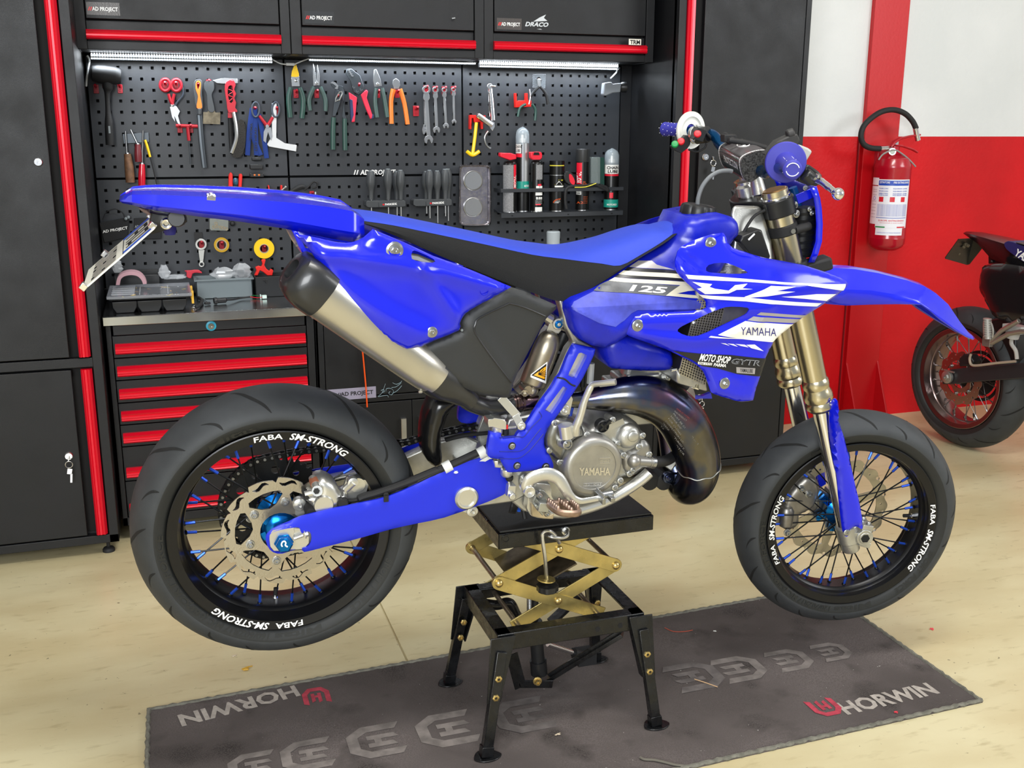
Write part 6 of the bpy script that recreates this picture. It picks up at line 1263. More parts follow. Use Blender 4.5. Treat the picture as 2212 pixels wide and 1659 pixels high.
q.cyl(V((zt_.x-.02, -.055, zt_.z)), V((zb_.x-.02, -.055, zb_.z)), .026, 18); q.box(V((zt_.x-.02, .02, (zt_.z+zb_.z)/2)), (.05, .12, .09)); fp('bellows', q, M_blackp, npl, ang=40)
q = MB(); q.tube(spl([ff(p, -.02) for p in KH((1440, 760), (1480, 900), (1500, 1060), (1490, 1250))], 5), .010, 12); fp('brake_hose', q, mat('blue_brake_hose', '104a90', .3, .3))
q = MB(); [q.hexa(ff(p, -.10), (0, -1, 0), .004, .005) for p in KH((1565, 765), (1610, 975), (1632, 1015), (1590, 700))]; fp('mask_bolts', q, M_zinc, npl)
q = MB(); q.box(ff(L6((740, 780))[0], -.09), (.10, .05, .03), (0, -.25, 0)); fp('fender_bracket', q, M_rubber, bev=.006)
fs = [((1745, 577), (1752, 600), (1762, 638), .05), ((1790, 573), (1800, 628), (1800, 655), .062), ((1830, 575), (1830, 625), (1828, 660), .068), ((1880, 583), (1880, 627), (1880, 658), .072), ((1940, 598), (1940, 637), (1940, 657), .074), ((1975, 610), (1980, 648), (1990, 658), .073), ((2002, 626), (2005, 665), (2010, 672), .068), ((2030, 650), (2030, 684), (2030, 690), .060), ((2060, 690), (2060, 707), (2062, 712), .045), ((2085, 717), (2086, 724), (2087, 728), .025), ((2102, 731), (2102, 733), (2102, 734), .008)]
rings = []
for tpx, mid, lo, hw in fs:
    pt = ff(tpx, hw*.3); pm_ = ff(mid, -hw*.86); pl2 = ff(lo, -hw); x_ = pl2.x; xt = pt.x
    r = [V((x_, -hw, pl2.z)), V((pm_.x, -hw*.9, pm_.z)), V(((pm_.x+xt)/2, -hw*.62, pm_.z*.35+pt.z*.65)), V((xt, -hw*.34, pt.z)), V((xt, 0, pt.z+.003))]
    r += [V((p.x, -p.y, p.z)) for p in r[:-1][::-1]]; rings.append(r)
sm = []
for i in range(len(rings)-1):
    for k in range(3):
        t = k/3; sm.append([a.lerp(c, t) for a, c in zip(rings[i], rings[i+1])])
sm.append(rings[-1]); q = MB(); q.loft(sm, closed=False); fen = fp('front_fender', q, M_blue, solid=.003, ang=24)
q = MB(); plate(q, ff, [(1775, 655), (1800, 640), (1820, 632), (1826, 660), (1800, 658)], -.05, .10); fp('fender_web', q, M_blue, fen)
KG = K(2.7236, 900, 1050)
M_stk_ = mat('black_stand_paint', '0e0f11', .28, bump=.08, bscale=300, var=.5, vscale=25, rvar=.1)
M_brass = mat('yellow_zinc', 'bcaa6e', .32, .85, var=.2, vscale=16, rvar=.08)
M_ybolt = mat('yellow_zinc_bolt', 'd2b878', .25, .9)
std = thing('scissor_stand', 'black scissor lift stand with yellow zinc arms holding the blue motorcycle', 'lift stand', (.84, 2.2, 0))
YN, YF = 2.115, 2.40
def g(p, Y): return P(p[0], p[1], Y)
zt = PZ(1072.6, 1149, .50); X0, X1 = zt.x, PZ(1401, 1104, .50).x
q = MB(); q.bb((X0, YN, .495), (X1, YF, .50));
for a, c in (((X0, YN, .462), (X1, YN+.004, .50)), ((X0, YF-.004, .462), (X1, YF, .50)), ((X0, YN, .462), (X0+.004, YF, .50)), ((X1-.004, YN, .462), (X1, YF, .50))): q.bb(a, c)
mk('platform', q, M_stk_, std, bev=.003)
q = MB(); q.bb((X0+.004, YN+.003, .5002), (X1-.004, YF-.003, .506)); mk('rubber_pad', q, mat('worn_rubber_pad', '1a1a1a', .6, bump=.3, bscale=120, var=.6, vscale=14), std, bev=.002)
q = MB(); c = g(KG((525, 310))[0], YN); q.lathe(c, (0, -1, 0), [(.010, 0), (.010, .0015), (.007, .0018), (.006, .0005)], 18); mk('platform_bolt', q, M_stk_, std)
FX0, FX1, FY0, FY1, FZ = .655, 1.022, 2.057, 2.335, .28
q = MB()
for y, s_ in ((FY0, 1), (FY1, -1)): q.bb((FX0, y, FZ-.042), (FX1, y+.004*s_, FZ)); q.bb((FX0, y, FZ-.004), (FX1, y+.034*s_, FZ))
for x, s_ in ((FX0, 1), (FX1, -1)): q.bb((x, FY0, FZ-.042), (x+.004*s_, FY1, FZ)); q.bb((x, FY0, FZ-.004), (x+.034*s_, FY1, FZ))
mk('base_frame', q, M_stk_, std, bev=.002)
for p_, m_ in (((520, 943), 0), ((1065, 842), 1), ((1198, 820), 1)):
    q = MB(); c = g(KG(p_)[0], FY0)
    if m_: q.lathe(c, (0, -1, 0), [(.0062, .0), (.0062, .0006)], 16)
    else: q.lathe(c, (0, -1, 0), [(.010, 0), (.010, .002), (.0085, .004), (.006, .0075), (.001, .009)], 18)
    mk('frame_bolt' if not m_ else 'frame_hole', q, M_dark if m_ else M_ybolt, std)
feet = [(.613, 2.0115, FX0+.012, FY0, -1), (.6176, 2.352, FX0+.012, FY1, 1), (1.036, 2.007, FX1-.012, FY0, -1), (1.0225, 2.345, FX1-.012, FY1, 1)]
for fx, fy, tx, ty_, s_ in feet:
    a = V((tx, ty_+s_*.004, FZ-.004)); e = V((fx, fy, .013)); d = e-a; sx = 1 if tx > .8 else -1
    q = MB(); m0, m1 = a, a.lerp(e, .56)
    q.loft([[m0+V((w_, s_*.003+o, 0)) for w_, o in ((-.030, 0), (.030, 0), (.030, .004), (-.030, .004))], [m1+V((w_, s_*.003+o, 0)) for w_, o in ((-.016, 0), (.016, 0), (.016, .004), (-.016, .004))]])
    q.loft([[m0+V((sx*-.026-.002, -s_*.0, 0)), m0+V((sx*-.026+.002, -s_*.0, 0)), m0+V((sx*-.026+.002, -s_*.028, 0)), m0+V((sx*-.026-.002, -s_*.028, 0))], [m1+V((sx*-.016-.002, -s_*.0, 0)), m1+V((sx*-.016+.002, -s_*.0, 0)), m1+V((sx*-.016+.002, -s_*.018, 0)), m1+V((sx*-.016-.002, -s_*.018, 0))]])
    leg = mk('leg', q, M_stk_, std, bev=.001)
    q = MB(); q.bar(a.lerp(e, .12), e, .024, .020, (0, 1, 0)); mk('inner_tube', q, M_stk_, leg, bev=.0015)
    q = MB(); q.slab([e+V((x_, y_, -.006)) for x_, y_ in spl([(-.030, -.005), (-.012, -.022), (.016, -.022), (.036, -.004), (.016, .020), (-.014, .022)], 3, True)], (0, 0, .003)); q.bar(e+V((0, 0, -.003)), e+V((-d.x*.06, -d.y*.06, .02)), .028, .024, (0, 1, 0)); mk('foot_pad', q, M_stk_, leg, bev=.001)
    for t in (.34, .50):
        c = a.lerp(e, t)+V((0, -.004 if s_ < 0 else -.004, 0))+V((0, s_*.0 if s_ < 0 else -.012, 0)); q = MB(); q.hexa(c+V((0, -.002, 0)), (0, -1, 0), .0085, .007, washer=False); mk('leg_bolt', q, M_ybolt, leg)
def gp(p, Y): c = g(KG(p)[0], Y); return c
YA = 2.135
lp, rp_, ct_, cb_ = gp((485, 573), YA), gp((1172, 468), YA), gp((838, 372), YA), gp((832, 675), YA)
u1, u2 = ct_+(ct_-lp)*.62, ct_+(ct_-rp_)*.72; l1, l2 = cb_+(cb_-lp)*.80, cb_+(cb_-rp_)*.95
zlo = FZ-.03; l1 = cb_.lerp(l1, min(1, (cb_.z-zlo)/(cb_.z-l1.z))); l2 = cb_.lerp(l2, min(1, (cb_.z-zlo)/(cb_.z-l2.z)))
zhi = .49; u1 = ct_.lerp(u1, min(1, (zhi-ct_.z)/(u1.z-ct_.z))); u2 = ct_.lerp(u2, min(1, (zhi-ct_.z)/(u2.z-ct_.z)))
for Y_ in (YA, YF-.04):
    dy = Y_-YA; fsg = 1 if dy == 0 else -1
    for k, (a, c) in enumerate(((lp, u1), (rp_, u2), (lp, l1), (rp_, l2))):
        d_ = (c-a).normalized(); o_ = V((0, dy+(.004 if k in (0, 3) else 0)*fsg, 0)); q = MB(); up2 = V((-d_.z, 0, d_.x)); h = .0165
        pts_ = [a+d_*(-.016*math.sin(t))+up2*(h*math.cos(t)) for t in [PI*i/8 for i in range(9)]]+[c-up2*h, c+up2*h]
        q.slab([p+o_ for p in pts_], (0, .004, 0)); mk('scissor_arm', q, M_brass, std, bev=.0006)
    for c in (lp, rp_, ct_, cb_):
        q = MB(); cc2 = V((c.x, Y_-.001, c.z)); q.lathe(cc2, (0, -1, 0), [(.0095, 0), (.0095, .002), (.0075, .0045), (.004, .0065), (.0005, .007)], 18); mk('pivot_bolt', q, M_ybolt, std)
for c in (lp, rp_): q = MB(); q.cyl(V((c.x, YA, c.z)), V((c.x, YF-.036, c.z)), .006, 12); mk('cross_rod', q, mat('dull_steel_rod', '8a7e6c', .4, .8, var=.2, vscale=30), std)
for (x_) in (l1.x-.02, l2.x+.01): q = MB(); q.cyl(V((x_, FY0+.02, FZ-.02)), V((x_, FY1-.02, FZ-.02)), .006, 12); mk('cross_rod', q, mat('dull_steel_rod', '8a7e6c', .4, .8), std)
q = MB(); q.box(((lp.x+rp_.x)/2-.02, 2.25, (ct_.z+cb_.z)/2-.01), (.15, .22, .004), (0, -.42, 0)); mk('centre_plate', q, mat('oily_plate', '584e3e', .5, .6, var=.5, vscale=20), std)
Yh = YN-.012
q = MB(); q.tube(spl([gp(p, y) for p, y in (((765, 560), YA-.02), ((755, 420), Yh-.006), ((740, 310), Yh-.012), ((745, 275), Yh-.014), ((775, 264), Yh-.016), ((810, 285), Yh-.012), ((840, 335), Yh))], 6), .0046, 10); mk('locking_rod', q, M_steel, std)
q = MB(); q.tube(spl([gp(p, y) for p, y in (((745, 275), YN), ((790, 298), Yh-.012), ((850, 306), Yh-.014), ((885, 292), Yh-.010), ((888, 262), Yh), ((875, 258), YN))], 6), .0046, 10); q.hexa(gp((875, 262), YN), (0, -1, 0), .007, .012); mk('hook_bolt', q, M_steel, std)
q = MB(); c = gp((762, 552), YA-.02); q.lathe(c, (.1, 0, 1), [(.0215, 0), (.0215, .003)], 28); mk('brass_disc', q, M_brass, std)
q = MB(); c = gp((770, 590), YA-.02); rg = []
for h, r0 in ((-.012, .022), (-.009, .026), (.004, .026), (.006, .021)): rg.append([c+V(((r0*(1-.07*max(0, math.cos(a*8))))*math.cos(a), (r0*(1-.07*max(0, math.cos(a*8))))*math.sin(a), h)) for a in [2*PI*i/48 for i in range(48)]])
q.loft(rg); mk('release_knob', q, M_blackp, std, ang=40)
YJ = 2.2
q = MB(); a = gp((695, 790), YJ); e = gp((720, 1090), YJ); q.cyl(a, e, .0165, 24); q.cyl(a.lerp(e, .02), a.lerp(e, .14), .0185, 24); q.cyl(a.lerp(e, .78), a.lerp(e, 1.04), .021, 20); q.cyl(a+V((0, 0, .055)), a, .009, 14); mk('hydraulic_jack', q, M_blackp, std)
q = MB()
for p0, p1, w_ in (((560, 990), (612, 1185), .03), ((600, 1165), (800, 1165), .02)): q.bar(gp(p0, YJ-.03), gp(p1, YJ-.03), .004, w_, (1, 0, 1)); q.bar(gp(p0, YJ+.03), gp(p1, YJ+.03), .004, w_, (1, 0, 1))
mk('jack_channel', q, M_stk_, std, bev=.001)
for p0, p1 in (((775, 1135), (1210, 868)),): q = MB(); q.bar(gp(p0, YJ), gp(p1, FY0+.05), .026, .010, (0, 0, 1)); q.bar(gp(p0, YJ)+V((0, 0, .01)), gp(p1, FY0+.05)+V((0, 0, .01)), .006, .010, (0, 0, 1)); mk('brace', q, M_stk_, std, bev=.001)
q = MB(); q.bar(gp((790, 800), FY1-.04), gp((960, 640), FY1-.01), .03, .008, (0, 0, 1)); mk('brace', q, M_stk_, std, bev=.001)
q = MB(); q.hexa(gp((710, 1145), YJ-.034), (-.2, -1, 0), .0075, .014); mk('channel_bolt', q, M_ybolt, std)
q = MB(); q.cyl(gp((770, 930), YJ+.03), gp((935, 985), YJ+.06), .0062, 12); mk('pump_lever', q, M_chrome, std)
q = MB(); q.cyl(gp((925, 982), YJ+.058), gp((1010, 1010), YJ+.07), .012, 12); q.box(gp((985, 1000), YJ+.07), (.05, .05, .03)); mk('lever_socket', q, M_rubber, std)
q = MB(); q.tube(spl([gp(p, 2.27) for p in ((395, 690), (470, 700), (530, 685), (560, 700), (590, 760), (640, 820))], 5), .0125, 12); mk('linkage_tube', q, M_stk_, std)
q = MB(); q.cyl(gp((665, 640), 2.25), gp((668, 780), 2.22), .008, 12); mk('ram_rod', q, M_steel, std)

def mat_carpet():
    m = bpy.data.materials.new('grey_carpet'); m.use_nodes = True; n = m.node_tree.nodes; L = m.node_tree.links; bs = n['Principled BSDF']
    g_ = n.new('ShaderNodeNewGeometry')
    def nz(sc, d=6): t = n.new('ShaderNodeTexNoise'); t.inputs['Scale'].default_value = sc; t.inputs['Detail'].default_value = d; L.new(g_.outputs['Position'], t.inputs['Vector']); return t.outputs[0]
    def mr(s_, a, c): r = n.new('ShaderNodeMapRange'); r.inputs[1].default_value = a; r.inputs[2].default_value = c; L.new(s_, r.inputs[0]); return r.outputs[0]
    def mix(f, a, c):
        x = n.new('ShaderNodeMix'); x.data_type = 'RGBA'; L.new(f, x.inputs[0])
        for k, v in ((6, a), (7, c)):
            if isinstance(v, tuple): x.inputs[k].default_value = v
            else: L.new(v, x.inputs[k])
        return x.outputs[2]
    base = mix(mr(nz(2.6, 4), .4, .62), lin('4a4442'), lin('6a6260')); st = mix(mr(nz(7, 8), .55, .68), base, lin('34302e')); fib = mix(mr(nz(420, 2), .35, .65), st, lin('544e4c')); lint = mix(mr(nz(110, 1), .80, .82), fib, lin('a8a49e'))
    L.new(lint, bs.inputs['Base Color']); bs.inputs['Roughness'].default_value = .95; bs.inputs['Specular IOR Level'].default_value = .15
    bp_ = n.new('ShaderNodeBump'); bp_.inputs['Strength'].default_value = .5; bp_.inputs['Distance'].default_value = .002; L.new(nz(500, 2), bp_.inputs['Height']); L.new(bp_.outputs[0], bs.inputs['Normal']); return m
MQ = [(-.130, 1.80), (1.868, 1.852), (1.872, 2.552), (-.121, 2.465)]
def mq(u, v, z=0): a, c, d, e = MQ; return V(((a[0]*(1-u)+c[0]*u)*(1-v)+(e[0]*(1-u)+d[0]*u)*v, (a[1]*(1-u)+c[1]*u)*(1-v)+(e[1]*(1-u)+d[1]*u)*v, z))
carpet = thing('floor_mat', 'long grey carpet mat with HORWIN lettering under the stand', 'mat', (.87, 2.17, 0))
q = MB(); N_ = 40; M2 = 14
vs = [mq(i/N_, j/M2, .0055+.0008*math.sin(i*1.3+j)*math.sin(j*.9)) for j in range(M2+1) for i in range(N_+1)]; q.add(vs, [(j*(N_+1)+i, j*(N_+1)+i+1, (j+1)*(N_+1)+i+1, (j+1)*(N_+1)+i) for j in range(M2) for i in range(N_)])
q.loft([[mq(u, v, .0055) for u, v in ((0, 0), (1, 0), (1, 1), (0, 1))], [mq(u, v, 0) for u, v in ((0, 0), (1, 0), (1, 1), (0, 1))]], cap=False); mk('pile', q, mat_carpet(), carpet)
q = MB()
for (u0, v0), (u1_, v1) in (((0, 0), (1, 0)), ((1, 0), (1, 1)), ((1, 1), (0, 1)), ((0, 1), (0, 0))):
    a, c = mq(u0, v0), mq(u1_, v1); n_ = int((c-a).length/.012); d_ = (c-a).normalized(); s2 = V((-d_.y, d_.x, 0))
    q.tube([a.lerp(c, i/n_)+V((0, 0, .0045))+s2*.004+s2*.0012*math.sin(i*1.9) for i in range(n_+1)], [.0055+.0012*math.sin(i*2.7) for i in range(n_+1)], 6)
mk('stitched_border', q, mat('binding', '6e6c62', .95, bump=.8, bscale=300, var=.25, vscale=60), carpet)
PRM = [mat('print_grey', '7d756f', .95, var=.2, vscale=60), mat('print_red', 'a83848', .9, var=.2, vscale=60), mat('print_faint', '716a66', .95, var=.25, vscale=30), mat('print_worn', '5c5654', .95, var=.25, vscale=30), mat('print_light', 'a49c94', .95, var=.15, vscale=60)]
zc = .0066
def ctx(t_, p0, p1, hpx, m, flip=1):
    q = MB(); a, c = PZ(*p0, zc), PZ(*p1, zc); u = c-a; nn = V((-u.y, u.x, 0)).normalized()*hpx*flip; text(q, t_, a, u, nn, 4, .035); mk('printed_lettering', q, PRM, carpet, ang=10)
ctx('HORWIN', (714-78, 1481), (383, 1546), .052, 0);
a, c = PZ(1830, 1543, zc), PZ(2030, 1496, zc); q = MB(); text(q, 'HORWIN', a, c-a, V((0, .050, 0)), 4, .035); mk('printed_lettering', q, PRM, carpet, ang=10)
def emblem(c, sx, sy, m, rot):
    cr, sr = math.cos(rot), math.sin(rot)
    def T(x, y): return V((c.x+(x*cr-y*sr)*sx, c.y+(x*sr+y*cr)*sy, zc))
    q = MB()
    def poly(pts_): q.slab([T(*p) for p in pts_], (0, 0, .0001), m=m)
    poly([(-1, 1), (-.62, .8), (-.62, -.25), (-.35, -.6), (.35, -.6), (.62, -.25), (.62, 1), (1, .8), (1, -.4), (.5, -1), (-.5, -1), (-1, -.4)]); poly([(-.36, .7), (-.10, .85), (-.10, .2), (.12, .2), (.12, .6), (.38, .75), (.38, -.3), (.12, -.3), (.12, -.05), (-.10, -.05), (-.10, -.3), (-.36, -.3)]); mk('printed_emblem', q, PRM, carpet, ang=10)
emblem(PZ(683, 1503, zc), .034, .040, 1, PI); emblem(PZ(1782, 1527, zc), .038, .038, 1, 0)
for p_, s_, m_ in (((1797, 1407), .062, 2), ((1706, 1425), .072, 2), ((1598, 1444), .082, 2), ((1500, 1460), .09, 3)): emblem(PZ(*p_, zc), s_*.8, s_*.75, m_, PI/2)
for p_, s_, m_ in (((1130, 1545), .09, 3), ((965, 1575), .088, 2), ((812, 1600), .082, 2), ((664, 1630), .074, 2), ((545, 1655), .066, 2)): emblem(PZ(*p_, zc), s_*.8, s_*.8, m_, -PI/2)
def crumb(p, cols, nm, lab, r=.006, z=0):
    c = PZ(*p, z); q = MB(); random.seed(int(p[0])); [q.ball(c+V((random.uniform(-r, r), random.uniform(-r, r), r*.4)), r*.45, 6, 0, (1.4, .8, .7)) for _ in range(4)]; q.tube([c+V((-r*1.6, 0, r*.3)), c+V((0, r*.5, r*.5)), c+V((r*1.6, r, r*.3))], r*.16, 5); solo(nm, q, mat(cols[0], cols[1], .4), lab, 'debris')
crumb((534, 1446), ('gold_scrap', 'c89a28'), 'metal_shaving', 'small golden metal scrap on the floor below the rear tyre', .009)
crumb((506, 1418), ('pale_scrap', 'c8b8a0'), 'plaster_crumb', 'tiny pale crumb on the floor under the rear tyre', .005)
crumb((1205, 1588), ('pale_scrap', 'c8b8a0'), 'plaster_crumb', 'tiny pale crumbs on the mat right of the near left stand foot', .005, .007)
crumb((2013, 1360), ('red_scrap', 'e03848'), 'paper_scrap', 'small bright red scrap on the floor right of the mat', .005)
crumb((1937, 1540), ('red_scrap', 'e03848'), 'paper_scrap', 'tiny red scrap on the mat near its right-hand front corner', .004, .007)
crumb((1544, 1364), ('white_scrap', 'f0f0ea'), 'plaster_crumb', 'single white crumb on the mat left of the front tyre', .003, .007)
for pts_, nm, lab in ((((1436, 1356), (1455, 1364), (1480, 1364), (1496, 1361)), 'thread', 'reddish curved thread on the mat behind the right stand legs'), (((1500, 1467), (1525, 1475), (1550, 1484)), 'thread', 'straight pale straw thread on the mat beside the right stand foot')):
    solo(nm, MB().tube(spl([PZ(*p, .008) for p in pts_], 4), .0012, 5), mat('thread_'+lab[:4], 'b0503c' if 'red' in lab else 'c8a47c', .8), lab, 'thread')
solo('loose_yarn', MB().tube(spl([PZ(p[0]/2.7236+900, p[1]/2.7236+1050, .009) for p in ((1315, 1595), (1340, 1608), (1400, 1612), (1460, 1625), (1520, 1640), (1570, 1645))], 4), .0028, 6), mat('yarn', '6a665c', .95), 'frayed loose yarn at the front edge of the mat', 'thread')

KX = K(4.3203, 1700, 250); YE = 4.075
def xe(p, Y=YE): return P(*KX(p)[0], Y)
cb = xe((930, 1190)); ctp = xe((985, 470)); rE = .082
ex = thing('fire_extinguisher', 'red fire extinguisher with black hose hanging on the red column', 'fire extinguisher', (cb.x, YE, cb.z-.03))
cx = (cb.x+ctp.x)/2; z0, z1 = cb.z-.02, ctp.z; M_ext = mat('extinguisher_red', 'a80c22', .25, coat=.4)
q = MB(); q.lathe((cx, YE, z0), (0, 0, 1), [(.03, -.012), (.045, -.010), (.070, .004), (rE*.98, .02), (rE, .045), (rE*1.01, .047), (rE, .05), (rE, z1-z0-.012), (rE*1.015, z1-z0-.008), (rE*.99, z1-z0+.006), (rE*.86, z1-z0+.034), (rE*.62, z1-z0+.050), (.028, z1-z0+.060), (.022, z1-z0+.066), (.022, z1-z0+.09), (.016, z1-z0+.092)], 48); mk('cylinder', q, M_ext, ex, ang=30)
def wrap(a0, a1, za, zb_, m, off=.0008, mb=None, n=16):
    q_ = mb or MB(); r = rE+off; q_.add([V((cx+r*math.sin(a0+(a1-a0)*i/n), YE-r*math.cos(a0+(a1-a0)*i/n), z)) for z in (za, zb_) for i in range(n+1)], [(i, i+1, n+2+i, n+1+i) for i in range(n)], m); return q_
def ez(y): return xe((980, y), YE-rE).z
def wtext(q_, s_, a0, a1, z, h, m, off=.0016, bold=.02): text(q_, s_, (0, 0, 0), (1, 0, 0), (0, 1, 0), m, bold, mp=lambda X_, Y_: V((cx+(rE+off)*math.sin(a0+(a1-a0)*X_), YE-(rE+off)*math.cos(a0+(a1-a0)*X_), z+h*Y_)))
A0, A1 = -1.40, .5
q = wrap(A0, A1, ez(1052), ez(598), 0, .0012); wrap(-2.0, A0+.02, ez(1020), ez(664), 0, .0008, q); wrap(-2.0, A0+.02, ez(655), ez(585), 0, .0008, q); wrap(A0+.05, A1-.3, ez(1120), ez(1052), 0, .0008, q)
wrap(A0+.03, A1-.06, ez(655), ez(608), 1, .0016, q); wrap(A0+.02, A1-.1, ez(960), ez(955), 1, .0016, q)
for i, cz in enumerate((0, 1, 2)): a_ = A0+.12+i*.6; wrap(a_, a_+.26, ez(808), ez(762), 2, .0016, q, 4)
for i, (c0_, m_) in enumerate(((0, 4), (1, 0), (2, 2))): wrap(A0+.02+i*.6, A0+.58+i*.6, ez(1050), ez(1038), m_, .0016, q, 6)
wtext(q, 'ESTINTORE', A0+.1, A0+.66, ez(635), .009, 0, .0022); wtext(q, 'FIRE EXTINGUISHER', A0+.85, A1-.12, ez(635), .009, 0, .0022)
for k, (y_, t_) in enumerate(((688, 'TOGLIERE LA SPINA'), (712, 'IMPUGNARE LA LANCIA'), (735, 'PREMERE A FONDO'), (750, 'DIRIGERE ALLA BASE'))): wtext(q, t_, A0+.08, A0+.6, ez(y_), .0045, 1); wtext(q, 'SQUEEZE LEVER', A0+.85, A1-.2, ez(y_), .0045, 1)
for k in range(12): wtext(q, 'NON USARE SU APPARECCHIATURE SOTTO TENSIONE', A0+.05, A1-.12, ez(838+k*9.5), .0034, 1, .0016, .0)
wtext(q, 'EUROPE ANTINCENDIO', A0+.2, A1-.25, ez(990), .007, 2); wtext(q, 'REVISIONE E COLLAUDO', A0+.3, A1-.3, ez(1008), .004, 2, .0016, 0); wtext(q, 'CARTELLINO DI MANUTENZIONE', A0+.15, A1-.4, ez(1100), .004, 1, .0016, 0)
for k in range(9): wtext(q, 'POLVERE ABC', -1.85, -1.46, ez(720+k*30 if k != 2 else 700), .004, 3, .0012, 0)
q.tube([V((cx+(rE+.001)*math.sin(-1.62+.09*math.cos(a)), YE-(rE+.001)*math.cos(-1.62+.09*math.cos(a)), ez(778)+.008*math.sin(a))) for a in [2*PI*k/16 for k in range(16)]], .0008, 4, 1, closed=True)
mk('label', q, [mat('label_white', 'e6e6ec', .4), mat('label_blue', '1846b0', .4), mat('label_red', 'd02030', .4), mat('label_grey', '8a8084', .5), mat('label_green', '2a8a4a', .4)], ex, ang=60)
q = MB(); q.tube(spl([xe(p, YE-.02) for p in ((870, 308), (780, 300), (715, 265), (690, 190), (715, 100), (790, 20), (890, -40), (1000, -55), (1100, -20), (1170, 50), (1205, 120))], 6), .0125, 14); mk('hose', q, M_rubber, ex)
q = MB(); q.cyl(xe((865, 308), YE-.02), xe((960, 305), YE-.01), .0115, 16); q.cyl(xe((1198, 115), YE-.02), xe((1222, 230), YE-.02), .012, 14); q.cyl((cx, YE, z1+.085), (cx, YE, z1+.115), .017, 20); q.cyl(xe((985, 335), YE-.005), xe((985, 335), YE-.035), .0155, 22); mk('valve', q, M_chrome, ex)
q = MB(); q.cyl(xe((985, 335), YE-.035), xe((985, 335), YE-.037), .012, 20); mk('gauge_face', q, mat('gauge_green', 'b8c4b8', .3), ex)
q = MB(); q.tube([xe(p, YE-.02) for p in ((970, 290), (1000, 245), (1050, 215), (1150, 190), (1240, 178))], [.005, .007, .006, .005, .004], 8, flat=2.2, up=(0, 1, 0)); q.tube([xe(p, YE-.02) for p in ((1010, 275), (1080, 285), (1170, 315), (1215, 342))], [.004, .005, .005, .004], 8, flat=2.2, up=(0, 1, 0)); mk('lever', q, mat('lever_red', 'b01c28', .35), ex)
q = MB(); q.tube(spl([xe(p, YE-.06) for p in ((855, 412), (890, 365), (950, 330), (1010, 320), (1080, 360), (1150, 420), (1200, 475))], 5), .0035, 6); mk('carry_strap', q, mat('grey_strap', '8a8a88', .4), ex)
q = MB(); q.bb((cx-.03, 4.15, z1-.03), (cx+.03, 4.176, z1+.09)); mk('wall_bracket', q, M_ext, ex, bev=.002)

F2 = frame((3.321+.065*.996, 3.649+.065*.087, .318), R(85), 0); F2i = F2.inverted()
def f2(p, y): return loc_(F2i, p, y)
b2 = thing('motorcycle', 'black and navy motorcycle parked by the red wall, only its rear in view', 'motorcycle', (F2.translation.x, F2.translation.y, 0))
def sp2(name, mb, mats, parent=b2, **k): return bp(name, mb, mats, parent, F2, **k)
R2 = K(5.53, 1912, 460); R3 = K(5.53, 1912, 680)
M_rim2 = mat('polished_rim', '8c7a78', .22, .95); M_bk2 = mat('black_satin_body', '161517', .25, coat=.3)
mt2 = dict(rim=M_rim2, hub=mat('black_hub', '1a1a1b', .4, .4), nip=M_zinc, spoke=mat('steel_spoke', '7a7672', .35, .9), valve=-1.3)
mk_old = bp
w2 = make_wheel(F2, .318, .078, .066, b2, 'rear wheel with polished rim', 0, 0, .034, .3, mats=mt2)
brake_disc(.122, .085, -.058, .004, 12, 'wave', F2, w2, .045)
q = MB(); q.ring((0, .06, 0), (0, 1, 0), [(.10, -.002), (.115, -.002), (.115, .003), (.10, .003)], 40); q.lathe((0, .055, 0), (0, 1, 0), [(.05, 0), (.09, .003), (.09, .006), (.05, .006)], 32); sp2('sprocket', q, M_blackp, w2)
q = MB(); sw2 = [f2(p, -.10) for p in R3((690, 680), (800, 650), (1100, 615), (1600, 580), (1700, 575), (1700, 760), (1100, 800), (800, 830), (680, 830))]; q.slab(sw2, (0, .03, 0)); q.slab([V((p.x, .07, p.z)) for p in sw2], (0, .03, 0)); sp2('swingarm', q, mat('dark_swingarm', '262427', .4), bev=.004)
q = MB(); c = f2(R3((735, 745))[0], -.115); q.lathe(c, (0, -1, 0), [(.028, -.01), (.028, .002), (.024, .004)], 24); q.hexa(c, (0, -1, 0), .014, .012); q.bar(c+V((-.02, 0, .03)), c+V((.04, 0, .03)), .006, .006, (0, 1, 0)); sp2('axle_block', q, M_alu)
q = MB(); q.slab([f2(p, -.10) for p in R3((880, 620), (880, 520), (930, 470), (1000, 470), (1060, 560), (1020, 610))], (0, .05, 0)); sp2('brake_caliper', q, M_blackp, bev=.006)
q = MB(); q.tube(spl([f2(p, -.12) for p in R3((1025, 470), (1010, 530), (1030, 595), (1110, 605), (1300, 580), (1560, 555))], 5), .0055, 8); sp2('brake_hose', q, mat('clear_hose', 'a09080', .4))
q = MB(); st2 = [((940, 228), (960, 262), .03), ((1030, 240), (1010, 300), .055), ((1200, 285), (1110, 370), .075), ((1420, 350), (1260, 540), .085), ((1550, 380), (1400, 600), .09), ((1750, 420), (1660, 650), .09)]
rg = []
for a, c, hw in st2:
    t_, l_ = f2(R2(a)[0], -hw*.8), f2(R2(c)[0], -hw); rg.append([V((l_.x, -hw, l_.z)), V((t_.x, -hw*.85, t_.z-.006)), V((t_.x, -hw*.3, t_.z)), V((t_.x, hw*.3, t_.z)), V((t_.x, hw*.85, t_.z-.006)), V((l_.x, hw, l_.z))])
q.loft(rg, closed=False); sp2('tail_fender', q, M_bk2, solid=.004)
q = MB(); pl2 = [f2(p, y) for p, y in zip(R2((880, 310), (1060, 300), (1165, 420), (1010, 615), (980, 622), (722, 548), (722, 530)), (-.09, .06, .09, .09, .085, -.09, -.09))]
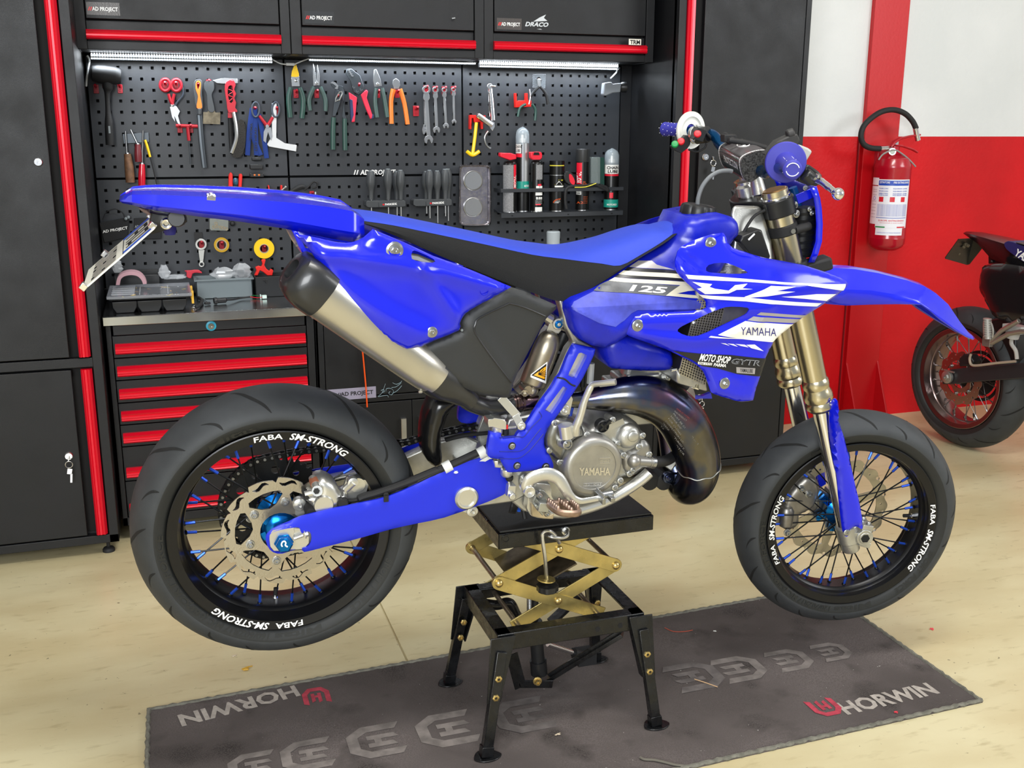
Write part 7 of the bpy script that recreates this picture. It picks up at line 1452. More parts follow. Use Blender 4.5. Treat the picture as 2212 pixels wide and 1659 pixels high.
q.slab(pl2, (-.004, 0, 0)); np2 = sp2('licence_plate', q, mat('plate_back', '151412', .3, var=.5, vscale=60), bev=.002)
q = MB()
for p_ in ((990, 380), (965, 410), (905, 490), (850, 515), (875, 525), (810, 500), (1015, 395)): q.ball(f2(R2(p_)[0], 0)+V((-.012, 0, 0)), .008, 8)
sp2('plate_embossing', q, mat('worn_emboss', '5c5240', .4), np2)
q = MB(); q.slab([f2(p, -.07) for p in R2((1230, 500), (1400, 470), (1560, 600), (1230, 610))], (0, .12, 0)); q.ball(f2(R2((1275, 578))[0], -.075), .006, 10, 0); sp2('tail_support', q, M_bk2, bev=.003)
pb2 = Panel(spl(R2((1190, 625), (1400, 605), (1650, 640), (1850, 680), (1850, 1285), (1470, 1285), (1370, 1270), (1280, 1215), (1180, 1010), (1130, 930), (1125, 800), (1150, 690)), 2, True), -.14, lambda x, z: -.14, .02, .05, fn=f2)
q = pb2.mesh([], .03, .004); sp2('side_panel', q, M_bk2, ang=60)
m2 = pb2.mesh([], .04, .004)
for v in m2.v: v.y = -v.y
sp2('side_panel', m2, M_bk2, ang=60)
q = MB(); q.slab([f2(p, -.10) for p in spl(R2((1420, 370), (1450, 340), (1520, 345), (1750, 430), (1900, 490), (1900, 700), (1659, 590), (1540, 510), (1440, 430)), 2, True)], (0, .2, 0)); s2_ = sp2('seat', q, mat('navy_seat', '22225c', .5), bev=.006)
q = MB(); q.slab([f2(p, -.104) for p in R2((1560, 350), (1800, 415), (1800, 445), (1560, 360))], (0, .2, 0)); sp2('seat_top', q, M_blackp, s2_, bev=.003)
q = MB(); a, c = R2((1535, 497))[0], R2((1700, 600))[0]; u = V((c[0]-a[0], c[1]-a[1])); nn = V((u.y, -u.x)).normalized()*15
text(q, 'YAM', (0, 0, 0), (1, 0, 0), (0, 1, 0), 0, .03, mp=lambda X_, Y_: f2(tuple(V(a)+u*X_+nn*Y_), -.1015)); sp2('seat_lettering', q, M_white, s2_, ang=10)
q = MB(); q.tube([f2(p, -.16) for p in R3((1225, 320), (1280, 310), (1390, 190), (1600, 70))], .010, 10); q.tube([f2(p, -.16) for p in R3((1225, 330), (1290, 330), (1480, 225), (1620, 200), (1750, 205))], .010, 10); q.box(f2(R3((1225, 320))[0], -.16), (.04, .02, .04)); sp2('passenger_bracket', q, mat('satin_bracket', 'a8a098', .35, .8), bev=.001)
q = MB(); q.cyl(f2(R3((1230, 290))[0], -.17), f2(R3((1220, 50))[0], -.17), .014, 12)
for i in range(8): q.lathe(f2(R3((1221+i, 60+i*28))[0], -.17), (0, 0, 1), [(.017, 0), (.017, .006)], 12)
sp2('passenger_peg', q, mat('grey_peg', 'aaa8a4', .45, .4)); q = MB(); q.tube(spl([f2(p, -.17) for p in R3((1185, 270), (1180, 100), (1215, 55), (1270, 110), (1290, 200), (1280, 270))], 4), .004, 8); sp2('peg_guard', q, M_alu)
q = MB(); q.cyl(f2(R3((1510, 270))[0], -.12), f2(R3((1540, 170))[0], -.12), .028, 16); q.box(f2(R3((1560, 165))[0], -.12), (.09, .05, .03)); q.tube(spl([f2(p, -.12) for p in R3((1510, 290), (1510, 350), (1560, 430), (1575, 530))], 4), .008, 8); sp2('brake_reservoir', q, mat('reservoir_grey', 'a8a6a2', .4))
q = MB(); q.slab([f2(p, -.06) for p in R3((1250, 60), (1400, 30), (1560, 130), (1560, 560), (1400, 560), (1330, 300))], (0, .12, 0)); q.box((.62, 0, .15), (.36, .22, .26)); q.tube([(.45, -.12, .42), (.75, -.12, .12), (.9, -.12, -.06)], .02, 8); sp2('frame', q, M_blackp, bev=.01)
Z1 = K(3.16, 0, 0); Z2 = K(4.022, 600, 0); Z3 = K(3.687, 950, 0); Z4 = K(5.821, 970, 250); A_ = KA; W1 = K(4.424, 200, 560)
YT = 3.972
def tp(p, Y=YT): return P(p[0], p[1], Y)
def sl(mb, px, Y=YT, d=.006, m=0, holes=()): return mb.slab([tp(p, Y) for p in px], (0, d, 0), [[tp(p, Y) for p in h] for h in holes], m)
def tb(mb, px, r, Y=YT, m=0, n=4, flat=1, k=8):
    s_ = spl(px, n); rr = r if not isinstance(r, list) else [t[1] for t in spl([(i, v) for i, v in enumerate(r)], n)]
    return mb.tube([tp(p, Y) for p in s_], rr, k, m, flat=flat, up=(0, 1, 0) if flat != 1 else None)
M_hook = mat('red_hook', 'a40c20', .4); M_hook2 = mat('bright_red_holder', 'd8180c', .4)
M_grn = mat('dark_green_grip', '1c4038', .4); M_grng = mat('grey_green_grip', '38504c', .4); M_tool = mat('tool_steel', 'b8babc', .28, 1, bump=.05); M_tdk = mat('dark_tool_steel', '50555a', .35, .8); M_org = mat('orange_grip', 'f07820', .38); M_pink = mat('pink_red_grip', 'e0304c', .4); M_wood = mat('old_wood_handle', '6c4c34', .6, var=.3, vscale=60); M_blg = mat('slate_grip', '3c4450', .45); M_yel = mat('yellow_plastic', 'f2c412', .35); M_dkg = mat('dark_grey_grip', '3a3d40', .45); M_clr = mat('clear_red_handle', 'c01028', .2, coat=.5)
def circ(c, r, n=14, sx=1): return [(c[0]+r*sx*math.cos(2*PI*i/n), c[1]+r*math.sin(2*PI*i/n)) for i in range(n)]
def hook(p, what, Y=3.994, s=1.0, cat='hook'):
    c = tp(p, Y); t_ = thing('peg_hook', 'red plastic peg hook '+what, cat, tuple(c), group=None); h = .021*s; w_ = .0085*s
    q = MB(); q.bb(c+V((-w_, -.002, -h)), c+V((w_, .004, h*.4))); q.bb(c+V((-w_*.45, -.0032, -h*.75)), c+V((w_*.45, -.001, -h*.35))); mk('back_plate', q, M_hook, t_, bev=.001)
    q = MB(); q.tube([c+V((0, 0, 0)), c+V((0, -.022, 0)), c+V((0, -.032, .007))], .0038*s, 8); mk('peg', q, M_hook, t_); return t_
def tool(name, label, cat, c): return thing(name, label, cat, tuple(tp(c)))
def tpart(name, mb, m, t, **k): return mk(name, mb, m, t, **k)
for p_, w_ in ((((207, 188)), 'under the left end of the mallet head'), ((259, 188), 'under the right end of the mallet head')): hook(p_, w_)
t = tool('rubber_mallet', 'black rubber mallet hanging head up by the left locker', 'mallet', (232, 240))
q = MB(); a, c = tp((197, 158), 3.955), tp((262, 165), 3.955); d = c-a; q.lathe(a, d, [(.018, -.002), (.026, .004), (.030, .02), (.031, d.length*.5), (.030, d.length-.02), (.027, d.length-.006), (.022, d.length)], 28); tpart('head', q, M_rubber, t)
q = MB(); tb(q, Z1((735, 540), (735, 600), (733, 640), (738, 760), (745, 850), (752, 990)), [.018, .017, .0095, .009, .0145, .0145], 3.955, k=12); tpart('handle', q, M_rubber, t)
q = MB(); q.bar(tp(Z1((745, 860))[0], 3.941), tp(Z1((749, 910))[0], 3.941), .006, .002, (0, 1, 0)); tpart('sticker', q, M_greyp, t)
for p_, w_ in ((Z1((1126, 575))[0], 'in the left loop of the tin shears'), (Z1((1200, 575))[0], 'in the right loop of the tin shears')): hook(p_, w_)
t = tool('scissors', 'red and grey handled workshop scissors left of the rasp, silver blades down', 'scissors', (372, 230))
q = MB()
for c_, tail in (((1128, 580), ((1150, 640), (1165, 690), (1180, 715))), ((1203, 582), ((1190, 640), (1178, 690), (1176, 715)))):
    q.tube([tp(p) for p in spl([(c_[0]/3.16+10.8*math.cos(a), c_[1]/3.16+13*math.sin(a)) for a in [2*PI*i/10 for i in range(10)]], 2, True)], .0055, 8, 0, closed=True); tb(q, Z1(*tail), [.005, .0055, .006])
tb(q, Z1((1235, 560), (1250, 640), (1215, 690), (1195, 720)), .0035, 3.978, 1); tpart('handles', q, [M_hook, M_blg], t)
q = MB(); sl(q, Z1((1165, 715), (1190, 720), (1205, 725), (1228, 760), (1215, 790), (1230, 845), (1215, 845), (1190, 790)), d=.002); sl(q, Z1((1160, 730), (1175, 725), (1190, 790), (1195, 830), (1175, 800)), YT+.003, .002); q.lathe(tp(Z1((1178, 717))[0]), (0, -1, 0), [(.006, 0), (.006, .004), (.003, .005)], 14); tpart('blades', q, M_tool, t)
hook(Z1((1227, 865))[0], 'at the left of the red T-handle key'); hook(Z1((1300, 865))[0], 'at the right of the red T-handle key')
t = tool('t_handle_key', 'red T-handle driver below the scissors with thin black shaft', 'driver', (405, 300)); q = MB(); tb(q, Z1((1200, 858), (1350, 862)), .006); tb(q, Z1((1280, 862), (1290, 960)), .0058); tpart('handle', q, M_hook, t)
q = MB(); tb(q, Z1((1290, 960), (1300, 1118)), .0022); tpart('shaft', q, M_tdk, t)
t = tool('rasp', 'long half-round rasp with orange and grey grip', 'file', (430, 260)); q = MB(); sl(q, spl(Z1((1335, 545), (1360, 538), (1382, 560), (1380, 640), (1385, 740), (1340, 740), (1322, 640), (1322, 570)), 3, True), 3.962, .014, holes=[spl(Z1((1340, 570), (1352, 556), (1366, 575), (1352, 614)), 3, True)]); tb(q, Z1((1362, 740), (1362, 785)), .0085, 3.966); tpart('grip', q, M_dkg, t, bev=.003)
q = MB(); sl(q, spl(Z1((1338, 562), (1358, 550), (1372, 572), (1366, 650), (1380, 735), (1342, 735), (1352, 660), (1336, 610)), 3, True), 3.9605, .003, holes=[spl(Z1((1342, 572), (1352, 560), (1364, 576), (1352, 610)), 3, True)]); tpart('grip_inlay', q, M_org, t, bev=.001)
q = MB(); tb(q, Z1((1362, 780), (1375, 960), (1396, 1145)), [.0095, .010, .009], 3.97, flat=.5, k=10); tpart('blade', q, M_tdk, t); hook(Z1((1352, 582))[0], 'through the orange grip of the rasp')
hook(Z1((1425, 560))[0], 'holding the short scraper')
t = tool('scraper', 'short wide scraper with grey grip beside the rasp', 'scraper', (452, 230)); q = MB(); sl(q, spl(Z1((1400, 560), (1425, 550), (1455, 560), (1462, 610), (1445, 650), (1465, 755), (1420, 755), (1412, 650), (1392, 600)), 3, True), 3.964, .012); tpart('grip', q, M_dkg, t, bev=.003)
q = MB(); sl(q, Z1((1420, 755), (1465, 755), (1470, 768), (1505, 768), (1502, 848), (1385, 845), (1388, 765), (1418, 765)), 3.97, .0015); tpart('blade', q, mat('worn_blade', '6c6454', .4, .8, var=.3, vscale=40), t)
t = tool('hammer', 'small steel hammer head peeking behind the red-handled wire brush', 'hammer', (485, 178)); q = MB(); sl(q, Z1((1450, 548), (1530, 530), (1620, 535), (1625, 568), (1530, 572), (1480, 568)), 3.976, .014); tpart('head', q, M_tool, t, bev=.001)
q = MB(); tb(q, Z1((1560, 570), (1570, 760), (1580, 980), (1590, 1050)), .0085, 3.985); tpart('handle', q, M_rubber, t)
hook(Z1((1580, 565))[0], 'holding the red wire brush')
t = tool('wire_brush', 'red handled wire brush with curved metal spine and dark bristles', 'brush', (503, 250)); q = MB(); sl(q, spl(Z1((1545, 560), (1590, 545), (1608, 580), (1598, 610), (1612, 640), (1600, 670), (1612, 700), (1605, 735), (1622, 762), (1560, 768), (1548, 700), (1535, 610)), 2, True), 3.962, .012, holes=[spl(Z1((1560, 590), (1585, 585), (1590, 630), (1590, 690), (1570, 700), (1555, 640)), 2, True)]); sl(q, Z1((1556, 768), (1585, 768), (1582, 805), (1556, 805)), 3.965, .008); tb(q, Z1((1560, 610), (1590, 625), (1560, 650), (1590, 665), (1565, 690)), .002, 3.964); tpart('handle', q, M_hook, t, bev=.002)
q = MB(); tb(q, Z1((1592, 765), (1610, 860), (1612, 950), (1580, 1045)), .0075, 3.962); tpart('spine', q, M_tool, t)
q = MB(); sl(q, spl(Z1((1618, 830), (1662, 820), (1678, 900), (1672, 1000), (1640, 1075), (1580, 1062), (1610, 1000), (1622, 920)), 2, True), 3.962, .014); tpart('bristles', q, mat('dark_bristles', '2c2a28', .9, bump=1, bscale=500, var=.5, vscale=300), t, kind='stuff')
t = tool('head_torch', 'head torch with blue lettered strap and black lamp with orange buttons', 'torch', (553, 320)); q = MB()
for w in (((1722, 740), (1700, 900), (1690, 1060)), ((1740, 740), (1745, 900), (1750, 1060)), ((1765, 780), (1800, 940), (1820, 1080)), ((1735, 760), (1720, 900), (1780, 1060))): tb(q, Z1(*w), .0085, 3.972, flat=.25)
tpart('strap', q, mat('blue_webbing', '0c2f78', .8, bump=.3, bscale=900), t)
q = MB();
def vt(q_, s_, a, c, h, Y, m=0, bold=.02): a_, c_ = V(a), V(c); u = c_-a_; nn = V((u.y, -u.x)).normalized()*h; text(q_, s_, (0, 0, 0), (1, 0, 0), (0, 1, 0), m, bold, mp=lambda X_, Y_: tp(tuple(a_+u*X_+nn*Y_), Y))
vt(q, 'THOMA', Z1((1718, 960))[0], Z1((1725, 840))[0], 5, 3.962); vt(q, 'LED HEAD', Z1((1756, 1030))[0], Z1((1752, 870))[0], 5, 3.962); tpart('lettering', q, mat('strap_print', '061024', .6), t)
q = MB(); q.box(tp(Z1((1750, 1085))[0], 3.965), (.034, .012, .012)); q.box(tp(Z1((1748, 1138))[0], 3.955), (.046, .028, .018)); q.box(tp(Z1((1752, 1195))[0], 3.958), (.05, .022, .015)); tpart('lamp_body', q, M_blackp, t, bev=.003)
q = MB(); [q.box(tp(Z1((x, 1194))[0], 3.9465), (.006, .002, .005)) for x in (1738, 1768)]; tpart('buttons', q, M_org, t)
hook(Z1((1738, 745))[0], 'in the left ring of the open snips'); hook(Z1((1883, 745))[0], 'in the right ring of the open snips')
t = tool('snips', 'open red and slate cable snips hanging between two hooks', 'scissors', (577, 260)); q = MB()
for c_, tail, m_ in (((1745, 748), ((1770, 790), (1800, 830), (1825, 862)), 0), ((1882, 748), ((1862, 800), (1845, 830), (1825, 862)), 0)):
    q.tube([tp(p, 3.966) for p in spl([(c_[0]/3.16+8*math.cos(a), c_[1]/3.16+16*math.sin(a)) for a in [2*PI*i/10 for i in range(10)]], 2, True)], .0036, 8, 1, closed=True); tb(q, Z1(*tail), [.005, .006, .0065], 3.966, 0)
tpart('handles', q, [M_hook, M_blg], t)
q = MB(); sl(q, Z1((1815, 870), (1850, 870), (1860, 930), (1850, 960), (1830, 900), (1820, 940), (1815, 975), (1798, 960), (1800, 900)), 3.966, .002); q.lathe(tp(Z1((1824, 862))[0], 3.962), (0, -1, 0), [(.006, 0), (.006, .003)], 14); tpart('blades', q, M_tool, t)
t = tool('angle_bracket', 'white metal L-shaped angle hanging behind the snips', 'bracket', (600, 270)); q = MB(); sl(q, Z1((1856, 705), (1888, 702), (1886, 940), (1945, 978), (2026, 990), (2022, 1034), (1835, 1000), (1822, 985), (1856, 930)), 3.974, .004); solo_ = tpart('plate', q, mat('white_metal', 'd8dadc', .35, .3), t, bev=.001)
t = tool('magnet_bar', 'small dark magnetic bar behind the awls', 'bar', (294, 300)); q = MB(); sl(q, Z1((836, 915), (1015, 905), (1020, 970), (845, 980)), 3.99, .006); tpart('bar', q, M_tdk, t, bev=.001)
for nm, lb, ct, hd, sh, cm in (('awl', 'awl with worn wooden handle below the mallet', 'awl', ((870, 1050), (882, 1150), (890, 1245)), ((854, 895), (865, 1050)), M_wood), ('small_awl', 'small awl with dark red handle behind the red screwdriver', 'awl', ((940, 985), (942, 1050), (945, 1105)), ((890, 885), (938, 985)), mat('maroon_handle', '6c1c24', .4)), ('screwdriver', 'screwdriver with long red translucent handle among the awls', 'screwdriver', ((970, 1120), (968, 1200), (968, 1310)), ((974, 890), (970, 1120)), M_clr)):
    t = tool(nm, lb, ct, Z1(hd[1])[0]); q = MB(); tb(q, Z1(*hd), ([.0115, .0155, .0155] if nm == 'awl' else [.0095, .0125, .0115]), 3.965, k=12); tpart('handle', q, cm, t); q = MB(); tb(q, Z1(*sh), .0028, 3.97); q.lathe(tp(Z1(hd[0])[0], 3.966), (0, 0, 1), [(.0075, -.004), (.007, .004)], 12); tpart('shaft', q, M_tool, t)
t = tool('test_probe', 'thin probe with yellow tip and long black lead', 'probe', (330, 350)); q = MB(); tb(q, Z1((990, 955), (1005, 1000), (1025, 1072)), [.004, .0045, .004], 3.965); tpart('handle', q, M_yel, t); q = MB(); tb(q, Z1((1025, 1072), (1050, 1170), (1085, 1320), (1110, 1400)), .0022, 3.97); tpart('lead', q, M_rubber, t)
def plier(name, label, jaws, legs, grip_r, Z, gm, jm=M_tool, Y=3.966, piv=None, tip=None):
    t = tool(name, label, 'pliers', Z(legs[0][0])[0]); q = MB(); [sl(q, Z(*j), Y+.001*i, .006) for i, j in enumerate(jaws)]
    if piv: q.lathe(tp(Z(piv)[0], Y), (0, -1, 0), [(.006, 0), (.006, .002), (.004, .003)], 14)
    tpart('jaws', q, jm, t, bev=.0006)
    for l in legs: q = MB(); tb(q, Z(*l), grip_r, Y+.003, flat=.8, k=10); tpart('grip', q, gm, t)
    if tip: q = MB(); [sl(q, Z(*j), Y-.0006, .007) for j in tip]; tpart('tape', q, M_yel, t)
    return t
for p_, w_ in (((158, 800), 'inside the yellow-tipped pliers'), ((337, 800), 'inside the long-nose pliers'), ((515, 840), 'behind the slip-joint pliers'), ((868, 800), 'inside the combination pliers'), ((1037, 800), 'inside the orange pliers')): hook(Z2(p_)[0], w_, 3.99)
plier('pliers', 'green handled pliers with yellow taped tips, first in the row', [((140, 580), (165, 570), (185, 650), (192, 750), (122, 750), (118, 680))], [((115, 760), (95, 860), (108, 1020)), ((190, 760), (222, 870), (210, 1028))], [.008, .0095, .009], Z2, M_grn, tip=[((140, 575), (160, 560), (184, 640), (184, 665), (155, 670), (118, 665), (124, 620))], piv=(158, 700))
plier('pliers', 'green handled long-nose pliers with thin open tips, second in the row', [((308, 548), (322, 600), (334, 690), (345, 740), (310, 745), (306, 650)), ((345, 560), (352, 600), (366, 660), (364, 742), (335, 742), (336, 700))], [((315, 755), (272, 860), (280, 960)), ((368, 755), (412, 860), (415, 965))], [.0075, .0085, .007], Z2, M_grng, piv=(337, 720))
plier('slip_joint_pliers', 'slip-joint pliers with slotted silver joint and long green handles', [((460, 722), (475, 710), (525, 742), (520, 770), (500, 775), (468, 748)), ((525, 738), (565, 750), (578, 800), (560, 1015), (570, 1030), (600, 1030), (585, 1000), (575, 900)), ((500, 780), (540, 790), (560, 810), (540, 900), (500, 1010), (475, 1010), (490, 880))], [((485, 1020), (480, 1150), (480, 1300)), ((582, 1030), (582, 1150), (585, 1305))], [.0085, .009, .009], Z2, M_grn, jm=M_tdk)
q = MB(); q.tube([tp(p, 3.960) for p in Z2((520, 870), (500, 885), (505, 850), (535, 800), (555, 795), (560, 815), (535, 870))], .0028, 8, closed=True); sl(q, Z2((458, 722), (475, 708), (500, 715), (528, 745), (520, 775), (495, 770), (510, 750), (480, 728)), 3.958, .006); mk('joint', q, M_tool, bpy.data.objects['slip_joint_pliers'])
plier('combination_pliers', 'green handled combination pliers with flat pointed jaws, right of the red crimper', [((838, 605), (855, 600), (890, 680), (905, 745), (840, 755), (828, 700))], [((858, 765), (845, 880), (862, 1020)), ((905, 765), (930, 880), (952, 1018))], [.0075, .0085, .0085], Z2, M_grng, piv=(868, 730))
plier('pliers', 'bright orange handled end-cutting pliers, last in the row', [((1003, 695), (1028, 680), (1055, 700), (1065, 740), (1050, 770), (1010, 770), (998, 730))], [((1005, 775), (985, 880), (988, 1075)), ((1060, 775), (1100, 900), (1128, 1080))], [.0095, .0085, .0085], Z2, M_org)
t = tool('crimping_tool', 'ratchet crimping tool with black head and pink-red grips', 'crimper', Z2((700, 800))[0]); q = MB(); sl(q, Z2((592, 640), (600, 600), (640, 595), (715, 655), (745, 740), (755, 780), (700, 825), (660, 800), (630, 700)), 3.963, .010); tpart('head', q, M_tdk, t, bev=.0015)
q = MB()
for i in range(4): sl(q, Z2((610+i*10, 600+i*17), (630+i*10, 605+i*17), (625+i*10, 622+i*15), (606+i*10, 615+i*15)), 3.960, .004)
for c_ in ((660, 755), (690, 790), (725, 775)): q.tube([tp(p, 3.961) for p in [(Z2(c_)[0][0]+2.6*math.cos(a), Z2(c_)[0][1]+2.6*math.sin(a)) for a in [k*.8 for k in range(6)]]], .001, 5)
tpart('die', q, M_tool, t)
for pg_ in (((618, 800), (690, 845), (670, 1060), (640, 1062), (632, 900)), ((722, 822), (768, 778), (786, 790), (775, 850), (832, 1025), (805, 1035), (760, 930))): q = MB(); sl(q, Z2(*pg_), 3.962, .012); tpart('grip', q, M_pink, t, bev=.003)
q = MB(); sl(q, Z2((628, 860), (650, 870), (660, 1000), (640, 1060), (632, 960)), 3.9605, .014); sl(q, Z2((825, 990), (836, 1000), (832, 1028), (815, 1032)), 3.9605, .014); tpart('grip_inlay', q, mat('navy_inlay', '24305c', .45), t, bev=.001); hook(Z2((697, 745))[0], 'holding the crimping tool', 3.985)
hook(Z2((1200, 945))[0], 'empty, between the orange pliers and the wrenches', s=1.3)
for i, (x, y0, r0, x1, y1, r1, dbl) in enumerate(((1292, 780, 36, 1312, 1215, 40, 1), (1370, 783, 28, 1380, 1130, 32, 0), (1448, 783, 24, 1462, 1095, 26, 0), (1528, 780, 21, 1533, 1058, 21, 0))):
    t = tool('ratchet_wrench', ('largest', 'second largest', 'third largest', 'smallest')[i]+' silver ratchet ring wrench in the row of four', 'wrench', Z2((x, y0))[0]); t['group'] = 'ratchet wrenches on red hooks'; k = 1/4.022; q = MB()
    c0, c1 = (x*k+600, y0*k), (x1*k+600, y1*k); sl(q, circ(c0, r0*k, 18), 3.958, .008, holes=[circ(c0, r0*k*.52, 12)]); sl(q, [(c0[0]-r0*k*.62, c0[1]+r0*k*.9), (c0[0]+r0*k*.62, c0[1]+r0*k*.9), (c0[0]+r0*k*.8, c0[1]+r0*k*2.1), (c0[0]+r0*k*.5, c0[1]+r0*k*2.6), (c0[0]-r0*k*.5, c0[1]+r0*k*2.6), (c0[0]-r0*k*.8, c0[1]+r0*k*2.1)], 3.959, .007)
    sl(q, [(c0[0]-r0*k*.42, c0[1]+r0*k*2.4), (c0[0]+r0*k*.42, c0[1]+r0*k*2.4), (c1[0]+r1*k*.42, c1[1]-r1*k*.6), (c1[0]-r1*k*.42, c1[1]-r1*k*.6)], 3.960, .005)
    jaw = [(c1[0]+r1*k*math.sin(a), c1[1]-r1*k*math.cos(a)) for a in [R(v) for v in (-150, -120, -80, -40, 0, 40, 80, 120, 145)]]+[(c1[0]+r1*k*.35, c1[1]+r1*k*.35), (c1[0]+r1*k*.2, c1[1]-r1*k*.1), (c1[0]-r1*k*.25, c1[1]-r1*k*.05), (c1[0]-r1*k*.3, c1[1]+r1*k*.5)]
    sl(q, jaw, 3.958, .007)
    if dbl: sl(q, Z2((1268, 1080), (1290, 1090), (1290, 1130), (1285, 1150), (1275, 1170), (1262, 1165), (1256, 1130)), 3.97, .005); sl(q, Z2((1270, 880), (1285, 880), (1285, 1100), (1275, 1100)), 3.97, .005)
    tpart('body', q, M_tool, t, bev=.0007, ang=30); hook((c0[0]-r0*k*.15, c0[1]-r0*k*.45), 'holding the '+('largest', 'second largest', 'third largest', 'smallest')[i]+' wrench', 3.985)
t = tool('yellow_gauge', 'yellow arrow-shaped tread gauge in a red holder', 'gauge', Z3((280, 1100))[0]); q = MB(); tb(q, Z3((292, 975), (280, 1090), (262, 1225)), .0065, 3.955); tb(q, Z3((215, 1205), (262, 1235), (315, 1205)), .0072, 3.955); tpart('body', q, M_yel, t)
t = tool('red_holder', 'bright red forked holder gripping the yellow gauge', 'holder', Z3((300, 950))[0]); q = MB()
for pg_ in (((240, 915), (365, 920), (365, 935), (345, 940), (345, 1028), (330, 1028), (325, 970), (275, 975), (268, 940), (255, 940), (252, 1030), (238, 1030)),): sl(q, Z3(*pg_), 3.975, .02)
tpart('body', q, M_hook2, t, bev=.001)
t = tool('locking_pliers', 'chrome locking pliers hanging above the steel tray', 'pliers', Z3((410, 850))[0]); q = MB(); tb(q, Z3((400, 690), (412, 800), (425, 960)), [.008, .009, .010], 3.962, flat=.7); q.lathe(tp(Z3((397, 688))[0], 3.958), (0, -1, 0), [(.011, -.004), (.011, .004)], 18); q.cyl(tp(Z3((400, 685))[0], 3.955), tp(Z3((445, 688))[0], 3.955), .0035, 8); sl(q, Z3((385, 700), (400, 700), (408, 930), (395, 930)), 3.97, .003); q.cyl(tp(Z3((415, 1000))[0], 3.957), tp(Z3((300, 915))[0], 3.957), .011, 16); sl(q, Z3((420, 1045), (355, 960), (320, 940), (300, 905), (340, 930), (438, 975), (440, 1010)), 3.955, .006); tpart('body', q, M_chrome, t, bev=.001)
q = MB(); tb(q, Z3((385, 1045), (358, 1090), (368, 1150), (398, 1182)), [.0045, .0042, .004, .003], 3.962, flat=1.2); q.box(tp(Z3((400, 1178))[0], 3.962), (.008, .005, .005)); tpart('jaw', q, M_tool, t)
hook(Z3((60, 690))[0], 'unused') if False else None
t = tool('red_holder', 'bright red forked holder carrying the small wire cutters', 'holder', Z3((665, 800))[0]); q = MB(); sl(q, Z3((600, 742), (612, 742), (615, 812), (630, 800), (686, 800), (686, 742), (700, 742), (703, 800), (730, 800), (728, 850), (605, 856)), 3.975, .02); tpart('body', q, M_hook2, t, bev=.001)
t = tool('wire_cutters', 'small wire cutters with dark green curved handles in the red holder', 'pliers', Z3((700, 850))[0]);
for l in (((685, 830), (640, 860), (622, 930)), ((735, 830), (762, 880), (758, 960))): q = MB(); tb(q, Z3(*l), .0052, 3.955); tpart('grip', q, M_grn, t)
q = MB(); tb(q, Z3((715, 710), (722, 770), (710, 830)), .003, 3.96); tpart('jaws', q, M_tool, t)
t = tool('adhesive_hook', 'clear square adhesive hook under the right light bar', 'hook', Z3((790, 650))[0]); q = MB(); sl(q, Z3((738, 588), (845, 588), (843, 705), (738, 700)), 3.997, .002); tpart('pad', q, mat('clear_pad', '70757a', .2, alpha=.6), t, bev=.0005); q = MB(); q.ball(tp(Z3((788, 635))[0], 3.98), .010, 14); tpart('knob', q, M_chrome, t)
t = tool('wire_stripper', 'black handled side cutters hanging from the clear adhesive hook', 'pliers', Z3((800, 750))[0])
for l in (((790, 690), (750, 730), (722, 770)), ((800, 690), (845, 750), (862, 830))): q = MB(); tb(q, Z3(*l), [.005, .006, .006], 3.962, k=10); tpart('grip', q, M_blackp, t)
q = MB(); sl(q, Z3((775, 630), (800, 628), (808, 690), (785, 700)), 3.966, .006); tpart('jaws', q, M_tool, t)
t = tool('inspection_lamp', 'grey wall torch stuck high on the side of the right locker', 'lamp', (1335, 190)); q = MB(); a, c = PX(1310, 192, 1.80), PX(1360, 190, 1.82); Yq = 3.90
q.slab([P(*p, Yq) for p in Z3((1312, 660), (1370, 652), (1380, 670), (1450, 660), (1440, 735), (1380, 740), (1320, 765), (1302, 750))], (0, .03, 0)); tpart('body', q, mat('lamp_grey', '8a9098', .35), t, bev=.004)
q = MB(); q.lathe(P(*Z3((1450, 695))[0], Yq+.015), (1, -.2, 0), [(.017, -.006), (.020, 0), (.020, .018), (.012, .02)], 20); tpart('head', q, M_blackp, t)
t = tool('magnetic_tray', 'upright stainless magnetic parts tray with two round magnets', 'tray', Z4((320, 1000))[0]); o_ = spl(Z4((125, 700), (135, 640), (180, 615), (460, 615), (510, 640), (528, 700), (528, 1300), (515, 1350), (470, 1385), (180, 1382), (135, 1350), (120, 1290)), 3, True); cxy = (325/5.821+970, 1000/5.821+250)
def inn(o, s): return [(cxy[0]+(x-cxy[0])*s, cxy[1]+(y-cxy[1])*(1-(1-s)*.5)) for x, y in o]
q = MB(); rg = ([[tp(p, 3.984) for p in inn(o_, .9)], [tp(p, 3.960) for p in o_], [tp(p, 3.957) for p in inn(o_, .97)], [tp(p, 3.960) for p in inn(o_, .93)], [tp(p, 3.978) for p in inn(o_, .86)], [tp(p, 3.979) for p in inn(o_, .3)]]); q.loft(rg, cap=False); q.add(rg[-1], [tuple(range(len(o_)))]); tpart('pan', q, mat('scuffed_steel', 'a8a4a8', .22, 1, var=.12, vscale=45, rvar=.06), t, ang=50)
for c_ in ((303, 815), (303, 1150)): q = MB(); cc3 = tp(Z4(c_)[0], 3.977); q.lathe(cc3, (0, -1, 0), [(.039, 0), (.039, .003), (.0365, .0045), (.034, .0022), (.001, .002)], 40); tpart('magnet_ring', q, M_tool, t, ang=25)
zs = P(*Z4((680, 1240))[0], 3.90); sx0, sx1 = P(1083, 460, 3.90).x, P(1346, 455, 3.90).x; shz = P(1086, 461, 3.90).z
